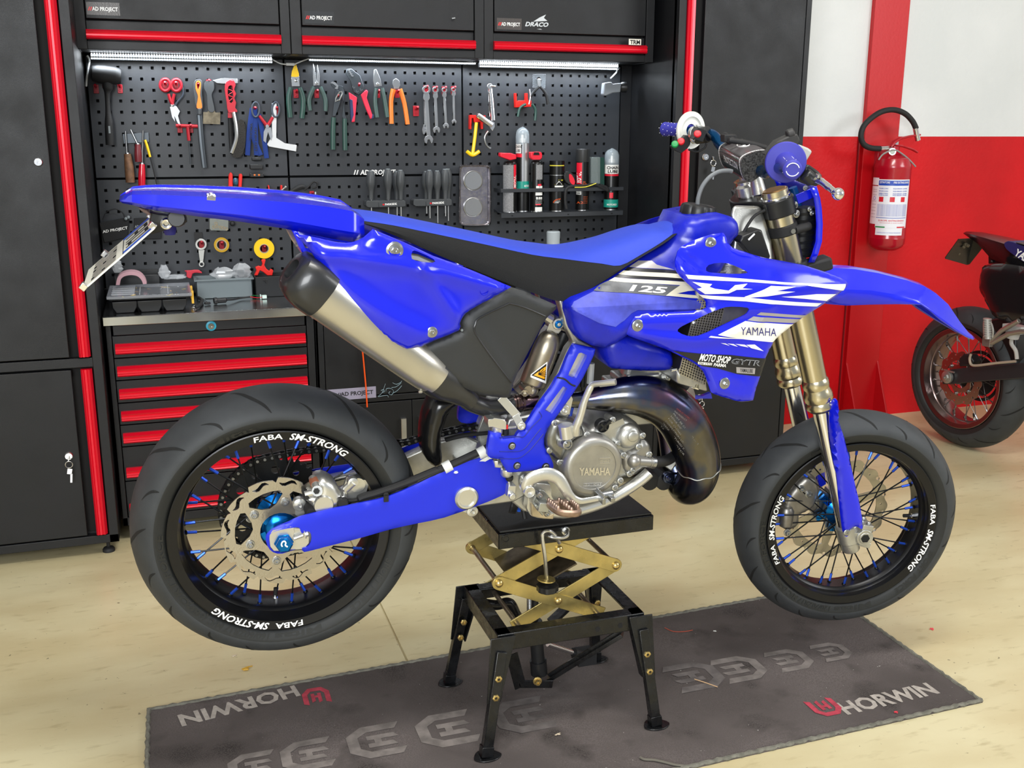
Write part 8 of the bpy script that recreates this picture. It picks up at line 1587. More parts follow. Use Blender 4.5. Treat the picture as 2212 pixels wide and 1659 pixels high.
t = thing('can_shelf', 'black folded steel shelf carrying the spray cans', 'shelf', ((sx0+sx1)/2, 3.95, shz)); q = MB(); q.bb((sx0, 3.90, shz-.001), (sx1, 3.998, shz+.001)); q.bb((sx0, 3.90, shz-.018), (sx1, 3.902, shz+.001)); zr = P(1200, 410, 3.91).z
for x_ in (sx0,): q.slab([(x_, 3.90, shz), (x_, 3.998, shz), (x_, 3.998, shz+.01)], (.0015, 0, 0))
q.bb((sx0+.002, 3.908, zr-.007), (sx1+.003, 3.910, zr+.007)); q.bb((sx0-.0, 3.908, zr-.007), (sx0+.0015, 3.998, zr+.007)); q.bb((sx1+.0015, 3.908, zr-.007), (sx1+.003, 3.998, zr+.007)); mk('frame', q, M_peg, t, bev=.0008)
q = MB(); [q.bb((x_-.003, 3.8985, shz-.012), (x_+.003, 3.9, shz-.008)) for x_ in (sx0+.045, sx0+.28, sx1-.05)]; mk('slot', q, M_dark, t)
def can(px, r, ytop, ybot, label, body, Y=3.945, dome=True, name='spray_can'):
    c = P(px, ybot, Y-r); x = P(px, ybot, Y).x; zb_ = shz+.0012; zt_ = P(px, ytop, Y).z; t = thing(name, label, 'spray can', (x, Y, zb_))
    q = MB(); pr = [(r*.9, 0), (r, .002), (r, zt_-zb_-.012)]; pr += [(r*.97, zt_-zb_-.008), (r*.80, zt_-zb_), (r*.6, zt_-zb_+.003)] if dome else [(r, zt_-zb_)]
    q.lathe((x, Y, zb_), (0, 0, 1), pr, 32, 0); q.ring((x, Y, zb_+.001), (0, 0, 1), [(r*1.01, -.001), (r*1.02, .001), (r*.98, .003), (r*.95, 0)], 32, 1); mk('can_body', q, [body, M_tool], t, ang=40); return t, x, Y, r, zb_, zt_
def cwrap(q, T_, a0, a1, y0, y1, m=0, off=.0004, n=10):
    t, x, Y, r, zb_, zt_ = T_; z0_, z1_ = P(1200, y0, Y-r).z, P(1200, y1, Y-r).z
    q.add([V((x+(r+off)*math.sin(a0+(a1-a0)*i/n-.33), Y-(r+off)*math.cos(a0+(a1-a0)*i/n-.33), z)) for z in (z0_, z1_) for i in range(n+1)], [(i, i+1, n+2+i, n+1+i) for i in range(n)], m)
def ctxt(q, T_, s_, a0, a1, y0, h, m=0, off=.0008, bold=.02, vert=False):
    t, x, Y, r, zb_, zt_ = T_; z0_ = P(1200, y0, Y-r).z
    def mp(X_, Y_):
        if vert: a = a0+(a1-a0)*(1-Y_)-.33; z = z0_+h*X_
        else: a = a0+(a1-a0)*X_-.33; z = z0_+h*Y_
        return V((x+(r+off)*math.sin(a), Y-(r+off)*math.cos(a), z))
    text(q, s_, (0, 0, 0), (1, 0, 0), (0, 1, 0), m, bold, mp=mp)
def zy(y): return y/5.821+250
kb, kr, kw = mat('can_black', '141414', .3, .3), mat('can_red', 'd81830', .35), mat('can_white', 'e4e4e0', .4); kg = mat('speckle_grey', '7c7c7e', .6, var=.7, vscale=900); kt = mat('can_teal', '1a9080', .35); ks = mat('can_silver', 'b4b6b8', .3, .8); ko = mat('can_orange', 'e05a20', .4); ky = mat('can_yellow', 'd8cc40', .4)
MS = [kg, kr, kw, kt, ks, ko, ky, kb]
T_ = can(1101, .0275, zy(580), zy(1235), 'black can with large grey speckled label and flat red nozzle, leftmost on the shelf', kb, 3.94); q = MB(); cwrap(q, T_, -1.2, .55, zy(1200), zy(615), 0); cwrap(q, T_, .6, 1.1, zy(915), zy(612), 1); ctxt(q, T_, 'MOTUL', .62, 1.05, zy(900), .048, 2, vert=True); mk('label', q, MS, T_[0], ang=60)
q = MB(); sl(q, Z4((645, 465), (780, 470), (845, 490), (850, 545), (770, 560), (645, 515)), 3.915, .028); tpart('nozzle', q, kr, T_[0], bev=.003)
T_ = can(1128, .0275, zy(345), zy(1000), 'tall chain lube can with clear dome cap behind the leftmost can', kb, 3.968); q = MB(); cwrap(q, T_, -1.2, -.2, zy(470), zy(358), 2); ctxt(q, T_, 'CHAIN', -1.15, -.2, zy(405), .011, 7); ctxt(q, T_, 'LUBE', -1.1, -.3, zy(455), .011, 7); cwrap(q, T_, .0, 1.3, zy(820), zy(345), 4); cwrap(q, T_, -1.3, 1.3, zy(915), zy(820), 3); cwrap(q, T_, -1.2, -.05, zy(520), zy(475), 1); ctxt(q, T_, 'MOTOREX', .3, 1.2, zy(890), .008, 2); mk('label', q, MS, T_[0], ang=60)
M_dome = mat('clear_cap', 'b8c4cc', .08, alpha=.45, spec=.8)
def dome(T_, ztop):
    t, x, Y, r, zb_, zt_ = T_; h = P(1200, ztop, Y).z-zt_; q = MB(); q.lathe((x, Y, zt_-.006), (0, 0, 1), [(r*.98, 0), (r*.98, h*.6), (r*.86, h*.82), (r*.6, h*.96), (.001, h+.006)], 28); mk('cap', q, M_dome, t, ang=60); q = MB(); q.lathe((x, Y, zt_), (0, 0, 1), [(r*.5, 0), (r*.45, h*.25), (r*.25, h*.3), (r*.25, h*.5)], 16); mk('nozzle', q, kw, t)
dome(T_, zy(135))
T_ = can(1159, .0255, zy(570), zy(1220), 'black motul can with red spray head, second from the left'.replace('motul ', ''), kb, 3.94); q = MB(); cwrap(q, T_, -.1, 1.0, zy(800), zy(615), 0); cwrap(q, T_, -.2, 1.0, zy(998), zy(960), 2); cwrap(q, T_, -.2, .7, zy(1120), zy(1103), 1); cwrap(q, T_, -.25, 1.0, zy(1200), zy(1145), 2)
for i in range(3): ctxt(q, T_, ('DANGER', 'EXTREMELY', 'FLAMMABLE')[i], -.2, .95, zy(1070+i*18), .0022, 2, bold=.0)
for a, s_ in ((.0, 'A'), (.4, 'X'), (.75, 'O')): cwrap(q, T_, a-.1, a+.2, zy(1050), zy(1020), 2, n=2); ctxt(q, T_, s_, a-.05, a+.12, zy(1047), .004, 7)
cwrap(q, T_, -.1, 1.0, zy(910), zy(880), 2); cwrap(q, T_, .15, .75, zy(880), zy(855), 1); ctxt(q, T_, '!', .4, .5, zy(905), .008, 7); mk('label', q, MS, T_[0], ang=60)
q = MB(); sl(q, Z4((1025, 455), (1160, 455), (1172, 480), (1172, 530), (1150, 555), (1050, 555), (1030, 530)), 3.915, .026); tpart('nozzle', q, kr, T_[0], bev=.003); q = MB(); sl(q, Z4((1070, 460), (1130, 460), (1140, 495), (1060, 495)), 3.9135, .002); tpart('nozzle_grip', q, kb, T_[0])
T_ = can(1202, .0300, zy(565), zy(1190), 'black can with yellow band and tilted triangle label in the middle of the shelf', kb, 3.94, dome=False); q = MB(); cwrap(q, T_, -1.2, 1.1, zy(634), zy(622), 6, .0014); cwrap(q, T_, -1.2, 1.1, zy(752), zy(745), 4)
x, Y, r = T_[1:4]; zz = P(1200, zy(860), Y-r).z
for s_, m_, o_ in ((1, 6, .0006), (.7, 2, .001)):
    q.add([V((x+(r+o_)*math.sin(a-.33+.25), Y-(r+o_)*math.cos(a-.33+.25), zz+.0+z)) for a, z in ((-.55*s_, -.003*s_), (.7*s_, -.003*s_), (.0, .018*s_))], [(0, 1, 2)], m_)
ctxt(q, T_, 'A', .1, .35, zy(865), .009, 7); ctxt(q, T_, 'TUNAP', .5, .9, zy(820), .005, 6); cwrap(q, T_, -.3, 1.0, zy(900), zy(880), 2)
for k in range(9): a = -.1+.12*k; z_ = P(1200, zy(1100), Y-r).z; q.tube([V((x+(r+.001)*math.sin(.45-.33+.9*math.cos(u)), Y-(r+.001)*math.cos(.45-.33+.9*math.cos(u)), z_+.016*math.sin(u))) for u in (PI*.5+k*.17, PI*.5+k*.17+.1)], .0022, 5, 5)
for k in range(5): u = PI*.55+k*.33; q.tube([V((x+(r+.001)*math.sin(.45-.33+.8*t_*math.cos(u)), Y-(r+.001)*math.cos(.45-.33+.8*t_*math.cos(u)), z_+.014*t_*math.sin(u))) for t_ in (.3, 1)], .0016, 5, 4)
mk('label', q, MS, T_[0], ang=60)
T_ = can(1257, .0275, zy(580), zy(1195), 'black air filter oil can with vertical red MOTUL panel'.replace('MOTUL', 'lettered'), kb, 3.945, dome=False); q = MB(); cwrap(q, T_, -1.1, -.15, zy(865), zy(595), 1); ctxt(q, T_, 'MOTUL', -.95, -.25, zy(855), .045, 2, vert=True, bold=.04); ctxt(q, T_, 'AIR', .0, .4, zy(845), .004, 5); ctxt(q, T_, 'FILTER', .0, .6, zy(870), .004, 5); ctxt(q, T_, 'A2', -.9, .1, zy(1115), .009, 5, bold=-.005); cwrap(q, T_, -1.1, -.2, zy(1000), zy(952), 2); ctxt(q, T_, 'CARE', -1.0, -.3, zy(992), .006, 7)
for k in range(5): ctxt(q, T_, 'FOAM FILTER', .1, .8, zy(1030+k*20), .002, 5, bold=0)
mk('label', q, MS, T_[0], ang=60); q = MB(); x, Y, r = T_[1:4]; q.lathe((x, Y, T_[5]), (0, 0, 1), [(r*.98, 0), (r, .002), (r, P(1257, zy(425), Y).z-T_[5]), (r*.9, P(1257, zy(415), Y).z-T_[5])], 28); mk('cap', q, mat('cap_dark', '2a2b2c', .4), T_[0])
T_ = can(1319, .0300, zy(600), zy(1185), 'chain lube can with clear dome cap at the right end of the shelf', kb, 3.945); q = MB(); cwrap(q, T_, -1.2, 1.1, zy(740), zy(625), 2); ctxt(q, T_, 'CHAIN', -.75, .95, zy(680), .011, 7, bold=.04); ctxt(q, T_, 'LUBE', -.6, .85, zy(728), .011, 7, bold=.04); cwrap(q, T_, -1.2, 1.1, zy(768), zy(745), 1); cwrap(q, T_, -1.35, 1.3, zy(1170), zy(1070), 3); ctxt(q, T_, 'MOTOREX', -.6, .8, zy(1145), .007, 2); cwrap(q, T_, -.3, .2, zy(1050), zy(980), 1); mk('label', q, MS, T_[0], ang=60); dome(T_, zy(408))
t = tool('bulb_box', 'clear blister box with dark green edge between two cans', 'box', Z4((1870, 700))[0]); q = MB(); sl(q, Z4((1785, 530), (1800, 520), (1905, 520), (1905, 860), (1785, 850)), 3.935, .03); tpart('blister', q, mat('clear_blister', '8a9696', .12, alpha=.55), t, bev=.003); q = MB(); sl(q, Z4((1905, 528), (1950, 525), (1955, 545), (1955, 870), (1905, 862)), 3.934, .032); tpart('edge', q, mat('green_card', '123c34', .4), t, bev=.001)
t = tool('goggle_strap', 'black head strap with round red badge draped over the shelf rail', 'strap', Z4((1560, 880))[0]); q = MB(); tb(q, Z4((1480, 1170), (1462, 1050), (1480, 920), (1560, 885), (1700, 880), (1840, 865), (1920, 900), (2000, 940), (1980, 900), (1900, 870)), .0052, 3.902, flat=.4); tpart('strap', q, M_rubber, t)
q = MB(); tb(q, Z4((1580, 900), (1720, 895), (1850, 850)), .0018, 3.896); tpart('piping', q, ky, t); q = MB(); sl(q, spl(Z4((1455, 720), (1500, 700), (1560, 730), (1590, 820), (1570, 880), (1500, 860), (1450, 800)), 2, True), 3.905, .03); tpart('lamp_body', q, M_blackp, t, bev=.004); q = MB(); sl(q, spl(Z4((1510, 740), (1545, 745), (1585, 830), (1565, 870), (1520, 830)), 2, True), 3.9035, .002); tpart('badge', q, kr, t)
KBb = KB
for ri, (x0, x1, yb, hs, lab) in enumerate(((335, 650, 225, ((372, -45, 1.05, 0), (508, -60, 1.1, 0), (577, -40, .95, 1), (608, -50, 1.0, 0)), 'left'), (712, 1018, 215, ((812, -40, .95, 1), (838, -50, 1.0, 0), (900, -45, .8, 0), (962, -58, 1.1, 0), (985, -60, 1.1, 1)), 'right'))):
    t = tool('screwdriver_rack', ('black screwdriver rack nearer the tape rolls' if ri == 0 else 'black screwdriver rack nearer the steel tray'), 'rack', KBb((x0, yb))[0]); q = MB(); sl(q, KBb((x0, yb-20), (x0+15, yb-28), (x1-15, yb-32), (x1, yb-25), (x1, yb+18), (x1-20, yb+22), (x0+20, yb+28), (x0, yb+15)), 3.940, .055); sl(q, KBb((x0+100, yb-12), (x0+260, yb-18), (x0+262, yb+18), (x0+100, yb+24)), 3.9375, .01); rk = tpart('body', q, M_dkg, t, bev=.002)
    q = MB(); a, c = KBb((x0+152, yb+10))[0], KBb((x0+244, yb+5))[0]; vt(q, 'PARKSIDE', a, c, 4.2, 3.9368); tpart('lettering', q, M_white, rk); q = MB(); sl(q, KBb((x0+132, yb-2), (x0+142, yb-3), (x0+147, yb+8), (x0+132, yb+9)), 3.9368, .0005); tpart('lettering', q, M_red, rk)
    for j, (hx, ty0, ln, bk) in enumerate(hs):
        s_ = thing('screwdriver', ('black handled screwdriver in the '+lab+' rack, '+('first', 'second', 'third', 'fourth', 'fifth')[j]+' from the tape side'), 'screwdriver', tuple(tp(KBb((hx, 100))[0])), group='screwdrivers in the two racks'); Ys = 3.981 if bk else 3.949
        q = MB(); tb(q, KBb((hx, ty0+8), (hx, ty0+45), (hx, ty0+110), (hx+2, 120), (hx+2, 190)), [.011, .0165, .017, .0105, .0095], Ys, k=12); mk('handle', q, M_dkg, s_)
        q = MB(); tb(q, KBb((hx, ty0+2), (hx, ty0+10)), .008, Ys); mk('end_cap', q, M_greyp, s_); q = MB(); tb(q, KBb((hx+4, 190), (hx+6, 300+(j*37) % 90)), .0024, Ys); mk('shaft', q, M_tool, s_)
hook(Z1((1480, 1310))[0], 'poking up behind the tail of the blue motorcycle')
t = tool('red_holder', 'red forked holder with blue-green bulb, behind the tail', 'holder', Z1((1600, 1290))[0]); q = MB(); sl(q, Z1((1540, 1275), (1550, 1275), (1552, 1325), (1560, 1325), (1562, 1195), (1575, 1175), (1588, 1190), (1590, 1325), (1625, 1325), (1632, 1190), (1650, 1185), (1655, 1200), (1645, 1340), (1545, 1340)), 3.96, .02); tpart('body', q, M_hook2, t, bev=.002); q = MB(); q.ball(tp(Z1((1608, 1240))[0], 3.96), .011, 14, 0, (.9, .9, 1.3)); q.cyl(tp(Z1((1605, 1270))[0], 3.96), tp(Z1((1600, 1325))[0], 3.96), .006, 10); tpart('bulb', q, mat('petrol_blue', '1c5066', .35), t)
t = tool('red_holder', 'red forked holder with a steel rod and black lever, behind the tail', 'holder', Z1((1880, 1320))[0]); q = MB(); sl(q, Z1((1828, 1265), (1838, 1265), (1845, 1325), (1915, 1325), (1915, 1265), (1928, 1265), (1930, 1320), (1940, 1325), (1940, 1365), (1845, 1360)), 3.96, .02); tpart('body', q, M_hook2, t, bev=.002)
t = tool('bent_rod', 'thin bright rod standing in the red holder behind the tail', 'rod', Z1((1900, 1310))[0]); q = MB(); tb(q, Z1((1865, 1362), (1900, 1320), (1945, 1280)), .0032, 3.952); q.ball(tp(Z1((1948, 1276))[0], 3.952), .005, 8); tpart('rod', q, M_tool, t)
t = tool('grease_gun', 'black tool with bent carry handle behind the blue tail', 'tool', Z1((2020, 1320))[0]); q = MB(); tb(q, Z1((1955, 1335), (2000, 1300), (2050, 1275), (2078, 1275)), [.006, .008, .010, .008], 3.955); tb(q, Z1((1985, 1320), (2010, 1340), (2040, 1370)), .007, 3.957); tb(q, Z1((2075, 1300), (2110, 1270), (2140, 1240), (2165, 1250), (2160, 1275), (2130, 1285)), .0032, 3.96); tpart('body', q, M_rubber, t)
t = tool('wrench', 'silver ring spanner on a red hook behind the blue tail', 'wrench', Z1((2130, 1340))[0]); q = MB(); tb(q, Z1((2155, 1310), (2150, 1345), (2110, 1360), (2140, 1400)), .0045, 3.958, flat=.7); tpart('body', q, M_tool, t); hook(Z1((2128, 1320))[0], 'holding the silver spanner behind the tail')
for nm, ct_, ox, lb in (('tool_pouch', 'pouch', 0, 'black lettered cloth pouch with wire loop hanging nearest the left locker'), ('tool_pouch', 'pouch', 1, 'dark lettered pouch partly hidden by the licence plate')):
    t = tool(nm, lb, ct_, KA((310+ox*240, 370))[0]); q = MB()
    sl(q, KA((205, 322), (385, 285), (405, 300), (395, 420), (238, 458), (210, 350)) if not ox else KA((438, 290), (600, 280), (625, 300), (625, 430), (500, 432), (440, 380)), 3.975-.003*ox, .012); tpart('cloth', q, mat('black_cloth', '1a1b1d', .85, bump=.3, bscale=400), t, bev=.002)
    q = MB(); a, c = (KA((228, 390))[0], KA((398, 362))[0]) if not ox else (KA((446, 356))[0], KA((560, 345))[0]); vt(q, 'AD PROJECT', a, c, 5.6, 3.9735-.003*ox); tpart('lettering', q, M_white if not ox else M_greyp, t)
    if not ox: q = MB(); tb(q, KA((228, 300), (250, 250), (310, 225), (360, 250), (375, 285)), .0014, 3.98); tpart('wire_loop', q, M_rubber, t); q = MB(); [q.ball(tp(KA(p)[0], 3.97), .006, 8) for p in ((385, 292), (402, 282))]; tpart('clip', q, M_greyp, t)
t = tool('connecting_rod', 'old engine connecting rod hung on the pegboard', 'engine part', KA((900, 500))[0]); q = MB(); c0, c1 = KA((898, 468))[0], KA((902, 604))[0]; sl(q, circ(c0, 12.5, 20), 3.972, .010, holes=[circ(c0, 8, 14)]); sl(q, circ(c1, 6.2, 14), 3.972, .010, holes=[circ(c1, 3.4, 10)]); sl(q, KA((880, 505), (922, 505), (912, 595), (892, 595)), 3.974, .006); tpart('body', q, M_alub, t, bev=.001)
q = MB(); sl(q, KA((852, 385), (905, 385), (912, 440), (855, 450)), 3.99, .006); solo('rubber_flap', q, M_rubber, 'small dark rubber flap behind the connecting rod', 'flap', origin=None)
hook(KA((900, 455))[0], 'holding the connecting rod')
for c_, ro, ri_, lb, th in (((1038, 470), 15, 10.5, 'thin yellow tape roll beside the connecting rod', .010), ((1328, 495), 20.5, 9.5, 'thick yellow tape roll nearest the exhaust', .014)):
    c_ = KA(c_)[0]; t = tool('tape_roll', lb, 'tape', c_); cc3 = tp(c_, 3.972); k = 1/2250*3.972*1.02; q = MB(); q.ring(cc3, (0, 1, 0), [(ro*k, -th/2), (ro*k, th/2), (ri_*k, th/2), (ri_*k, -th/2)], 36); tpart('tape', q, M_yel if ro > 18 else mat('amber_tape', 'b8901c', .3), t, ang=30); q = MB(); q.ring(cc3, (0, 1, 0), [(ri_*k*1.02, -th/2-.0005), (ri_*k*1.02, th/2), (ri_*k*.86, th/2), (ri_*k*.86, -th/2-.0005)], 30); tpart('core', q, mat('card_core', 'a89a80', .8), t, ang=30); hook((c_[0], c_[1]-ri_*.3), 'inside the '+('thin' if ro < 18 else 'thick')+' yellow tape roll')
t = tool('parts_box', 'small clear box of brass washers hanging under the tail', 'box', KA((1020, 330))[0]); q = MB(); sl(q, KA((958, 292), (1085, 292), (1085, 368), (1075, 375), (968, 372), (958, 362)), 3.968, .02); tpart('case', q, mat('clear_case', 'aab0a8', .15, alpha=.35), t, bev=.001)
for i, p in enumerate(((985, 350), (1005, 345), (1030, 352), (1050, 355), (1070, 362), (1000, 325))): q = MB(); c3 = tp(KA(p)[0], 3.975); q.ring(c3, (.3*(i % 3)-.3, 1, .2), [(.006, 0), (.0065, .0015), (.0035, .0015), (.003, 0)], 14); tpart('washer', q, mat('brass', 'c09a50', .3, .9), t)
solo('rubber_ball', MB().ball(tp(KA((1112, 325))[0], 3.975), .010, 12), M_rubber, 'black rubber ball right of the clear washer box', 'ball')  # small black knob on the pegboard, modelled as a plain sphere

ZWt = .7955
def wp(p, Y): return P(p[0], p[1], Y)
fx0, fx1 = P(231, 645, 3.63).x, P(415, 640, 3.63).x; H1 = P(300, 645, 3.63).z
t = thing('organiser_case', 'black parts organiser case with clear compartment lid', 'organiser', ((fx0+fx1)/2, 3.72, ZWt)); q = MB(); q.bb((fx0+.005, 3.64, ZWt+.045), (fx1-.004, 3.89, H1)); nb = 3; wdt = (fx1-fx0-.03)/nb
for i in range(nb): a = fx0+.012+i*wdt; q.loft([[V((a+.012, 3.655, ZWt)), V((a+wdt-.012, 3.655, ZWt)), V((a+wdt-.012, 3.81, ZWt)), V((a+.012, 3.81, ZWt))], [V((a+.001, 3.648, ZWt+.02)), V((a+wdt-.001, 3.648, ZWt+.02)), V((a+wdt-.001, 3.815, ZWt+.02)), V((a+.001, 3.815, ZWt+.02))], [V((a, 3.645, H1-.01)), V((a+wdt, 3.645, H1-.01)), V((a+wdt, 3.815, H1-.01)), V((a, 3.815, H1-.01))]])
mk('body', q, M_blackp, t, bev=.003)
q = MB(); q.bb((fx0-.002, 3.632, H1), (fx1, 3.90, H1+.010)); lid = mk('lid', q, mat('clear_lid', 'b4b8c0', .12, alpha=.42, coat=.5), t, bev=.002)
q = MB()
for i in range(5): q.bb((fx0+.012, 3.66+i*.045, H1+.0102), (fx0+.085, 3.678+i*.045, H1+.0118))
q.bb((fx0+.1, 3.65, H1+.0102), (fx0+.103, 3.82, H1+.013)); q.bb((fx0+.19, 3.65, H1+.0102), (fx0+.193, 3.82, H1+.013)); mk('lid_ribs', q, mat('frosted_rib', 'c8ccd2', .2, alpha=.5), lid)
q = MB(); random.seed(5)
for i in range(26): c = V((random.uniform(fx0+.02, fx1-.02), random.uniform(3.66, 3.88), H1-.002)); q.cyl(c, c+V((random.uniform(-.02, .02), random.uniform(-.01, .01), .004)), .0018, 6, i % 3)
mk('small_screws', q, [M_tool, mat('brass', 'c09a50', .3, .9), mat('yellow_bits', 'd8c030', .4)], t, kind='stuff')
q = MB(); q.bb((fx1-.002, 3.66, H1-.03), (fx1+.006, 3.69, H1+.012)); q.bb((fx1-.002, 3.77, H1-.03), (fx1+.006, 3.80, H1+.012)); mk('latch', q, mat('amber_latch', 'd8a838', .4), t, bev=.001)
t = tool('abrasive_belt', 'arched dusty pink abrasive belt on the organiser lid', 'belt', KA((420, 700))[0]); q = MB(); arc_ = spl(KA((330, 745), (340, 700), (370, 675), (420, 665), (470, 675), (502, 705), (515, 738)), 4); rg = []
for p in arc_: c = P(p[0], p[1], 3.79); d = V((c.x-P(*KA((422, 740))[0], 3.79).x, 0, c.z-P(*KA((422, 745))[0], 3.79).z)).normalized(); rg.append([c-d*.006, c+d*.006, c+d*.006+V((0, .06, 0)), c-d*.006+V((0, .06, 0))])
q.loft(rg); tpart('belt', q, mat('pink_abrasive', 'b89098', .8, bump=.4, bscale=600), t)
gx0, gx1 = P(*KA((868, 800))[0], 3.88).x, P(*KA((1252, 790))[0], 3.88).x; gzt = P(*KA((1050, 705))[0], 3.87).z
t = thing('parts_bin', 'open grey plastic bin with clear bags inside', 'bin', ((gx0+gx1)/2, 3.93, ZWt)); q = MB()
for a, c in (((gx0, 3.88, ZWt), (gx1, 3.884, gzt)), ((gx0, 3.985, ZWt), (gx1, 3.989, gzt)), ((gx0, 3.88, ZWt), (gx0+.004, 3.989, gzt)), ((gx1-.004, 3.88, ZWt), (gx1, 3.989, gzt)), ((gx0, 3.88, ZWt), (gx1, 3.989, ZWt+.003)), ((gx0-.004, 3.872, gzt-.006), (gx1+.004, 3.882, gzt)), ((gx0-.004, 3.986, gzt-.006), (gx1+.004, 3.992, gzt)), ((gx1-.002, 3.872, gzt-.006), (gx1+.006, 3.992, gzt)), ((gx0-.006, 3.872, gzt-.006), (gx0+.002, 3.992, gzt))): q.bb(a, c)
mk('body', q, mat('bin_grey', '707a7e', .3), t, bev=.001)
def bag(p, w_, h_, Y, label, seed):
    c = P(*KA(p)[0], Y); random.seed(seed); n, m_ = 9, 7; vs = []
    for j in range(m_+1):
        for i in range(n): a = 2*PI*i/n; k = math.sin(PI*(.12+.80*j/m_))**.6; vs.append(c+V((w_*k*math.cos(a)*random.uniform(.65, 1.1), w_*.5*k*math.sin(a)*random.uniform(.6, 1.1), h_*(j/m_)*random.uniform(.92, 1.04))))
    q = MB(); q.add(vs, [(j*n+i, j*n+(i+1) % n, (j+1)*n+(i+1) % n, (j+1)*n+i) for j in range(m_) for i in range(n)]); solo('plastic_bag', q, mat('clear_bag', 'd8dce0', .15, alpha=.38, spec=.8), label, 'bag', ang=15)
bag((1050, 705), .05, .045, 3.935, 'crumpled clear bag bulging from the left of the grey bin', 1); bag((1180, 700), .042, .058, 3.935, 'tall clear bag standing at the right of the grey bin', 2); bag((650, 700), .022, .05, 3.93, 'small pointed clear bag behind the organiser case', 3); bag((330, 660), .02, .045, 3.95, 'clear bag hanging near the licence plate', 4); bag((720, 705), .05, .018, 3.94, 'flat crumpled clear bag behind the organiser lid', 6)
t = tool('red_clamp', 'small red curved clamp standing behind the organiser case', 'clamp', KA((845, 660))[0]); q = MB(); sl(q, spl(KA((785, 648), (830, 645), (880, 642), (908, 665), (870, 662), (840, 668), (830, 700), (800, 690), (800, 660)), 2, True), 3.93, .012); tpart('body', q, mat('dull_red', 'c0283a', .4), t, bev=.002)
solo('steel_scraper', MB().box(P(*KA((1180, 672))[0], 3.93), (.035, .004, .02), (0, .1, 0)), M_tdk, 'dark flat piece sticking out of the grey bin', 'scrap')
dx0, dx1 = P(*KA((1270, 740))[0], 3.86).x, P(*KA((1500, 735))[0], 3.86).x; dz = P(*KA((1380, 690))[0], 3.85).z
t = thing('parts_bin', 'open black plastic bin holding a red hook, beside the exhaust tip', 'bin', ((dx0+dx1)/2, 3.9, ZWt)); q = MB()
for a, c in (((dx0, 3.86, ZWt), (dx1, 3.864, dz)), ((dx0, 3.955, ZWt), (dx1, 3.959, dz+.004)), ((dx0, 3.86, ZWt), (dx0+.004, 3.959, dz)), ((dx1-.004, 3.86, ZWt), (dx1, 3.959, dz)), ((dx0, 3.86, ZWt), (dx1, 3.959, ZWt+.003))): q.bb(a, c)
for x_ in (dx0+.035, dx0+.10): q.bar(V((x_-.008, 3.858, dz-.012)), V((x_+.008, 3.858, dz-.012)), .004, .004); q.bar(V((x_, 3.858, dz-.008)), V((x_+.003, 3.858, dz-.022)), .004, .004)
mk('body', q, M_blackp, t, bev=.001)
t = tool('red_bracket', 'bright red folded bracket lying in the black bin', 'bracket', KA((1320, 650))[0]); q = MB(); sl(q, KA((1268, 625), (1290, 615), (1310, 620), (1318, 600), (1310, 575), (1325, 570), (1340, 572), (1330, 610), (1345, 635), (1365, 650), (1375, 635), (1392, 645), (1385, 680), (1350, 680), (1320, 655), (1300, 645), (1285, 680), (1262, 680), (1278, 645)), 3.89, .016); tpart('body', q, M_hook2, t, bev=.002)
q = MB(); a, c = P(*KA((305, 700))[0], 3.93), P(*KA((612, 650))[0], 3.93); q.bb((a.x, 3.93, ZWt), (c.x, 3.99, c.z-.012)); q.bb((a.x, 3.985, ZWt), (c.x, 3.992, c.z)); q.bb((c.x-.004, 3.93, ZWt), (c.x, 3.99, c.z)); solo('dark_tray', q, M_blackp, 'low black tray behind the organiser case', 'tray', bev=.002)
solo('black_cup', MB().lathe((P(*KA((262, 700))[0], 3.93).x, 3.93, ZWt), (0, 0, 1), [(.012, 0), (.014, .03), (.015, .045), (.012, .046)], 20), M_blackp, 'small black cap standing left of the low tray', 'cap')
t = thing('ignition_switch', 'black ignition switch with short wires and white plug on the worktop', 'switch', tuple(PZ(485, 640, ZWt))); a, c = PZ(462, 650, ZWt+.012), PZ(487, 648, ZWt+.012); q = MB(); q.lathe(a, c-a, [(.011, 0), (.012, .003), (.012, .010), (.0095, .012), (.0095, (c-a).length), (.006, (c-a).length+.004)], 20); mk('barrel', q, M_blackp, t)
q = MB(); a2 = PZ(490, 648, ZWt+.012); q.tube(spl([a2, PZ(505, 647, ZWt+.008), PZ(520, 644, ZWt+.006), PZ(540, 641, ZWt+.008)], 4), .003, 8, 0); q.tube(spl([PZ(540, 641, ZWt+.008), PZ(555, 643, ZWt+.005), PZ(566, 642, ZWt+.008)], 4), .0012, 6, 1); q.tube(spl([PZ(540, 641, ZWt+.008), PZ(548, 638, ZWt+.008), PZ(560, 640, ZWt+.008)], 4), .0012, 6, 2); mk('wires', q, [M_rubber, kr, mat('green_wire', '1c7a3c', .4)], t)
q = MB(); q.box(PZ(571, 641, ZWt+.008), (.016, .014, .012)); q.box(PZ(563, 641, ZWt+.008), (.004, .018, .016)); mk('plug', q, mat('pale_plug', 'c8dcd4', .4), t, bev=.001)
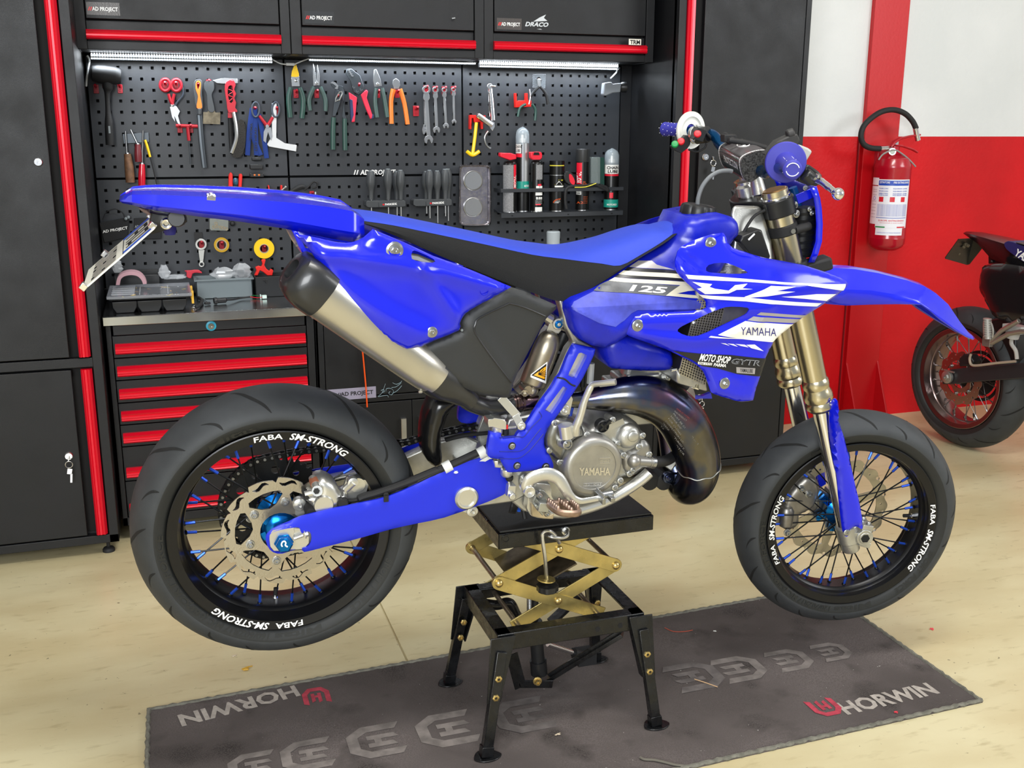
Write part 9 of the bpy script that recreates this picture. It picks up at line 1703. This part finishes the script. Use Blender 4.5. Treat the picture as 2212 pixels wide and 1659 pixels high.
t = thing('key_fob', 'key with black grip and chain lying by the organiser case', 'key', tuple(PZ(440, 650, ZWt))); q = MB(); q.box(PZ(448, 655, ZWt+.006), (.02, .012, .008), (0, 0, .3)); q.tube(spl([PZ(p[0], p[1], ZWt+.008) for p in KA((880, 830), (905, 850), (890, 885), (860, 895))], 4), .006, 8, 0); mk('grip', q, M_rubber, t, bev=.002)
q = MB(); q.ring(PZ(*KA((850, 890))[0], ZWt+.004), (0, .6, 1), [(.008, -.001), (.009, 0), (.008, .001), (.007, 0)], 18); q.tube([PZ(*KA(p)[0], ZWt+.004) for p in ((915, 835), (940, 860), (965, 870))], .0018, 6); mk('ring', q, M_chrome, t)
t = thing('spray_can', 'spray can with milky cap on the worktop, only its top showing above the seat', 'spray can', (P(1195, 520, 3.9).x, 3.9, ZWt)); x_ = P(1195, 520, 3.9).x; zt_ = P(1195, 499, 3.9).z; zc_ = P(1195, 535, 3.9).z
mk('can_body', MB().lathe((x_, 3.9, ZWt), (0, 0, 1), [(.026, 0), (.026, zc_-ZWt-.01), (.02, zc_-ZWt)], 28), kb, t); mk('cap', MB().lathe((x_, 3.9, zc_-.004), (0, 0, 1), [(.026, 0), (.0275, zt_-zc_), (.024, zt_-zc_+.004)], 28), mat('milky_cap', 'c0c8cc', .2, alpha=.6), t); mk('nozzle', MB().lathe((x_, 3.9, zc_), (0, 0, 1), [(.008, 0), (.008, .012), (.004, .013), (.004, .022)], 14), kw, t)

GR = {'peg_hook': 'red peg hooks', 'wall_cabinet': 'wall cabinets in a row', 'led_light_bar': 'light bars under the cabinets', 'pegboard_panel': 'pegboard panels', 'spray_can': 'spray cans', 'plastic_bag': 'clear plastic bags', 'red_holder': 'red forked holders', 'tape_roll': 'yellow tape rolls', 'tool_locker': 'tall lockers', 'base_cabinet': 'base cabinets', 'pliers': 'pliers in a row', 'power_cable': 'white light cables', 'screwdriver_rack': 'screwdriver racks', 'tool_pouch': 'lettered pouches', 'parts_bin': 'open parts bins'}
for o in list(COL.objects):
    k = o.name.split('.')[0]
    if o.parent is None and k in GR and 'group' not in o: o['group'] = GR[k]
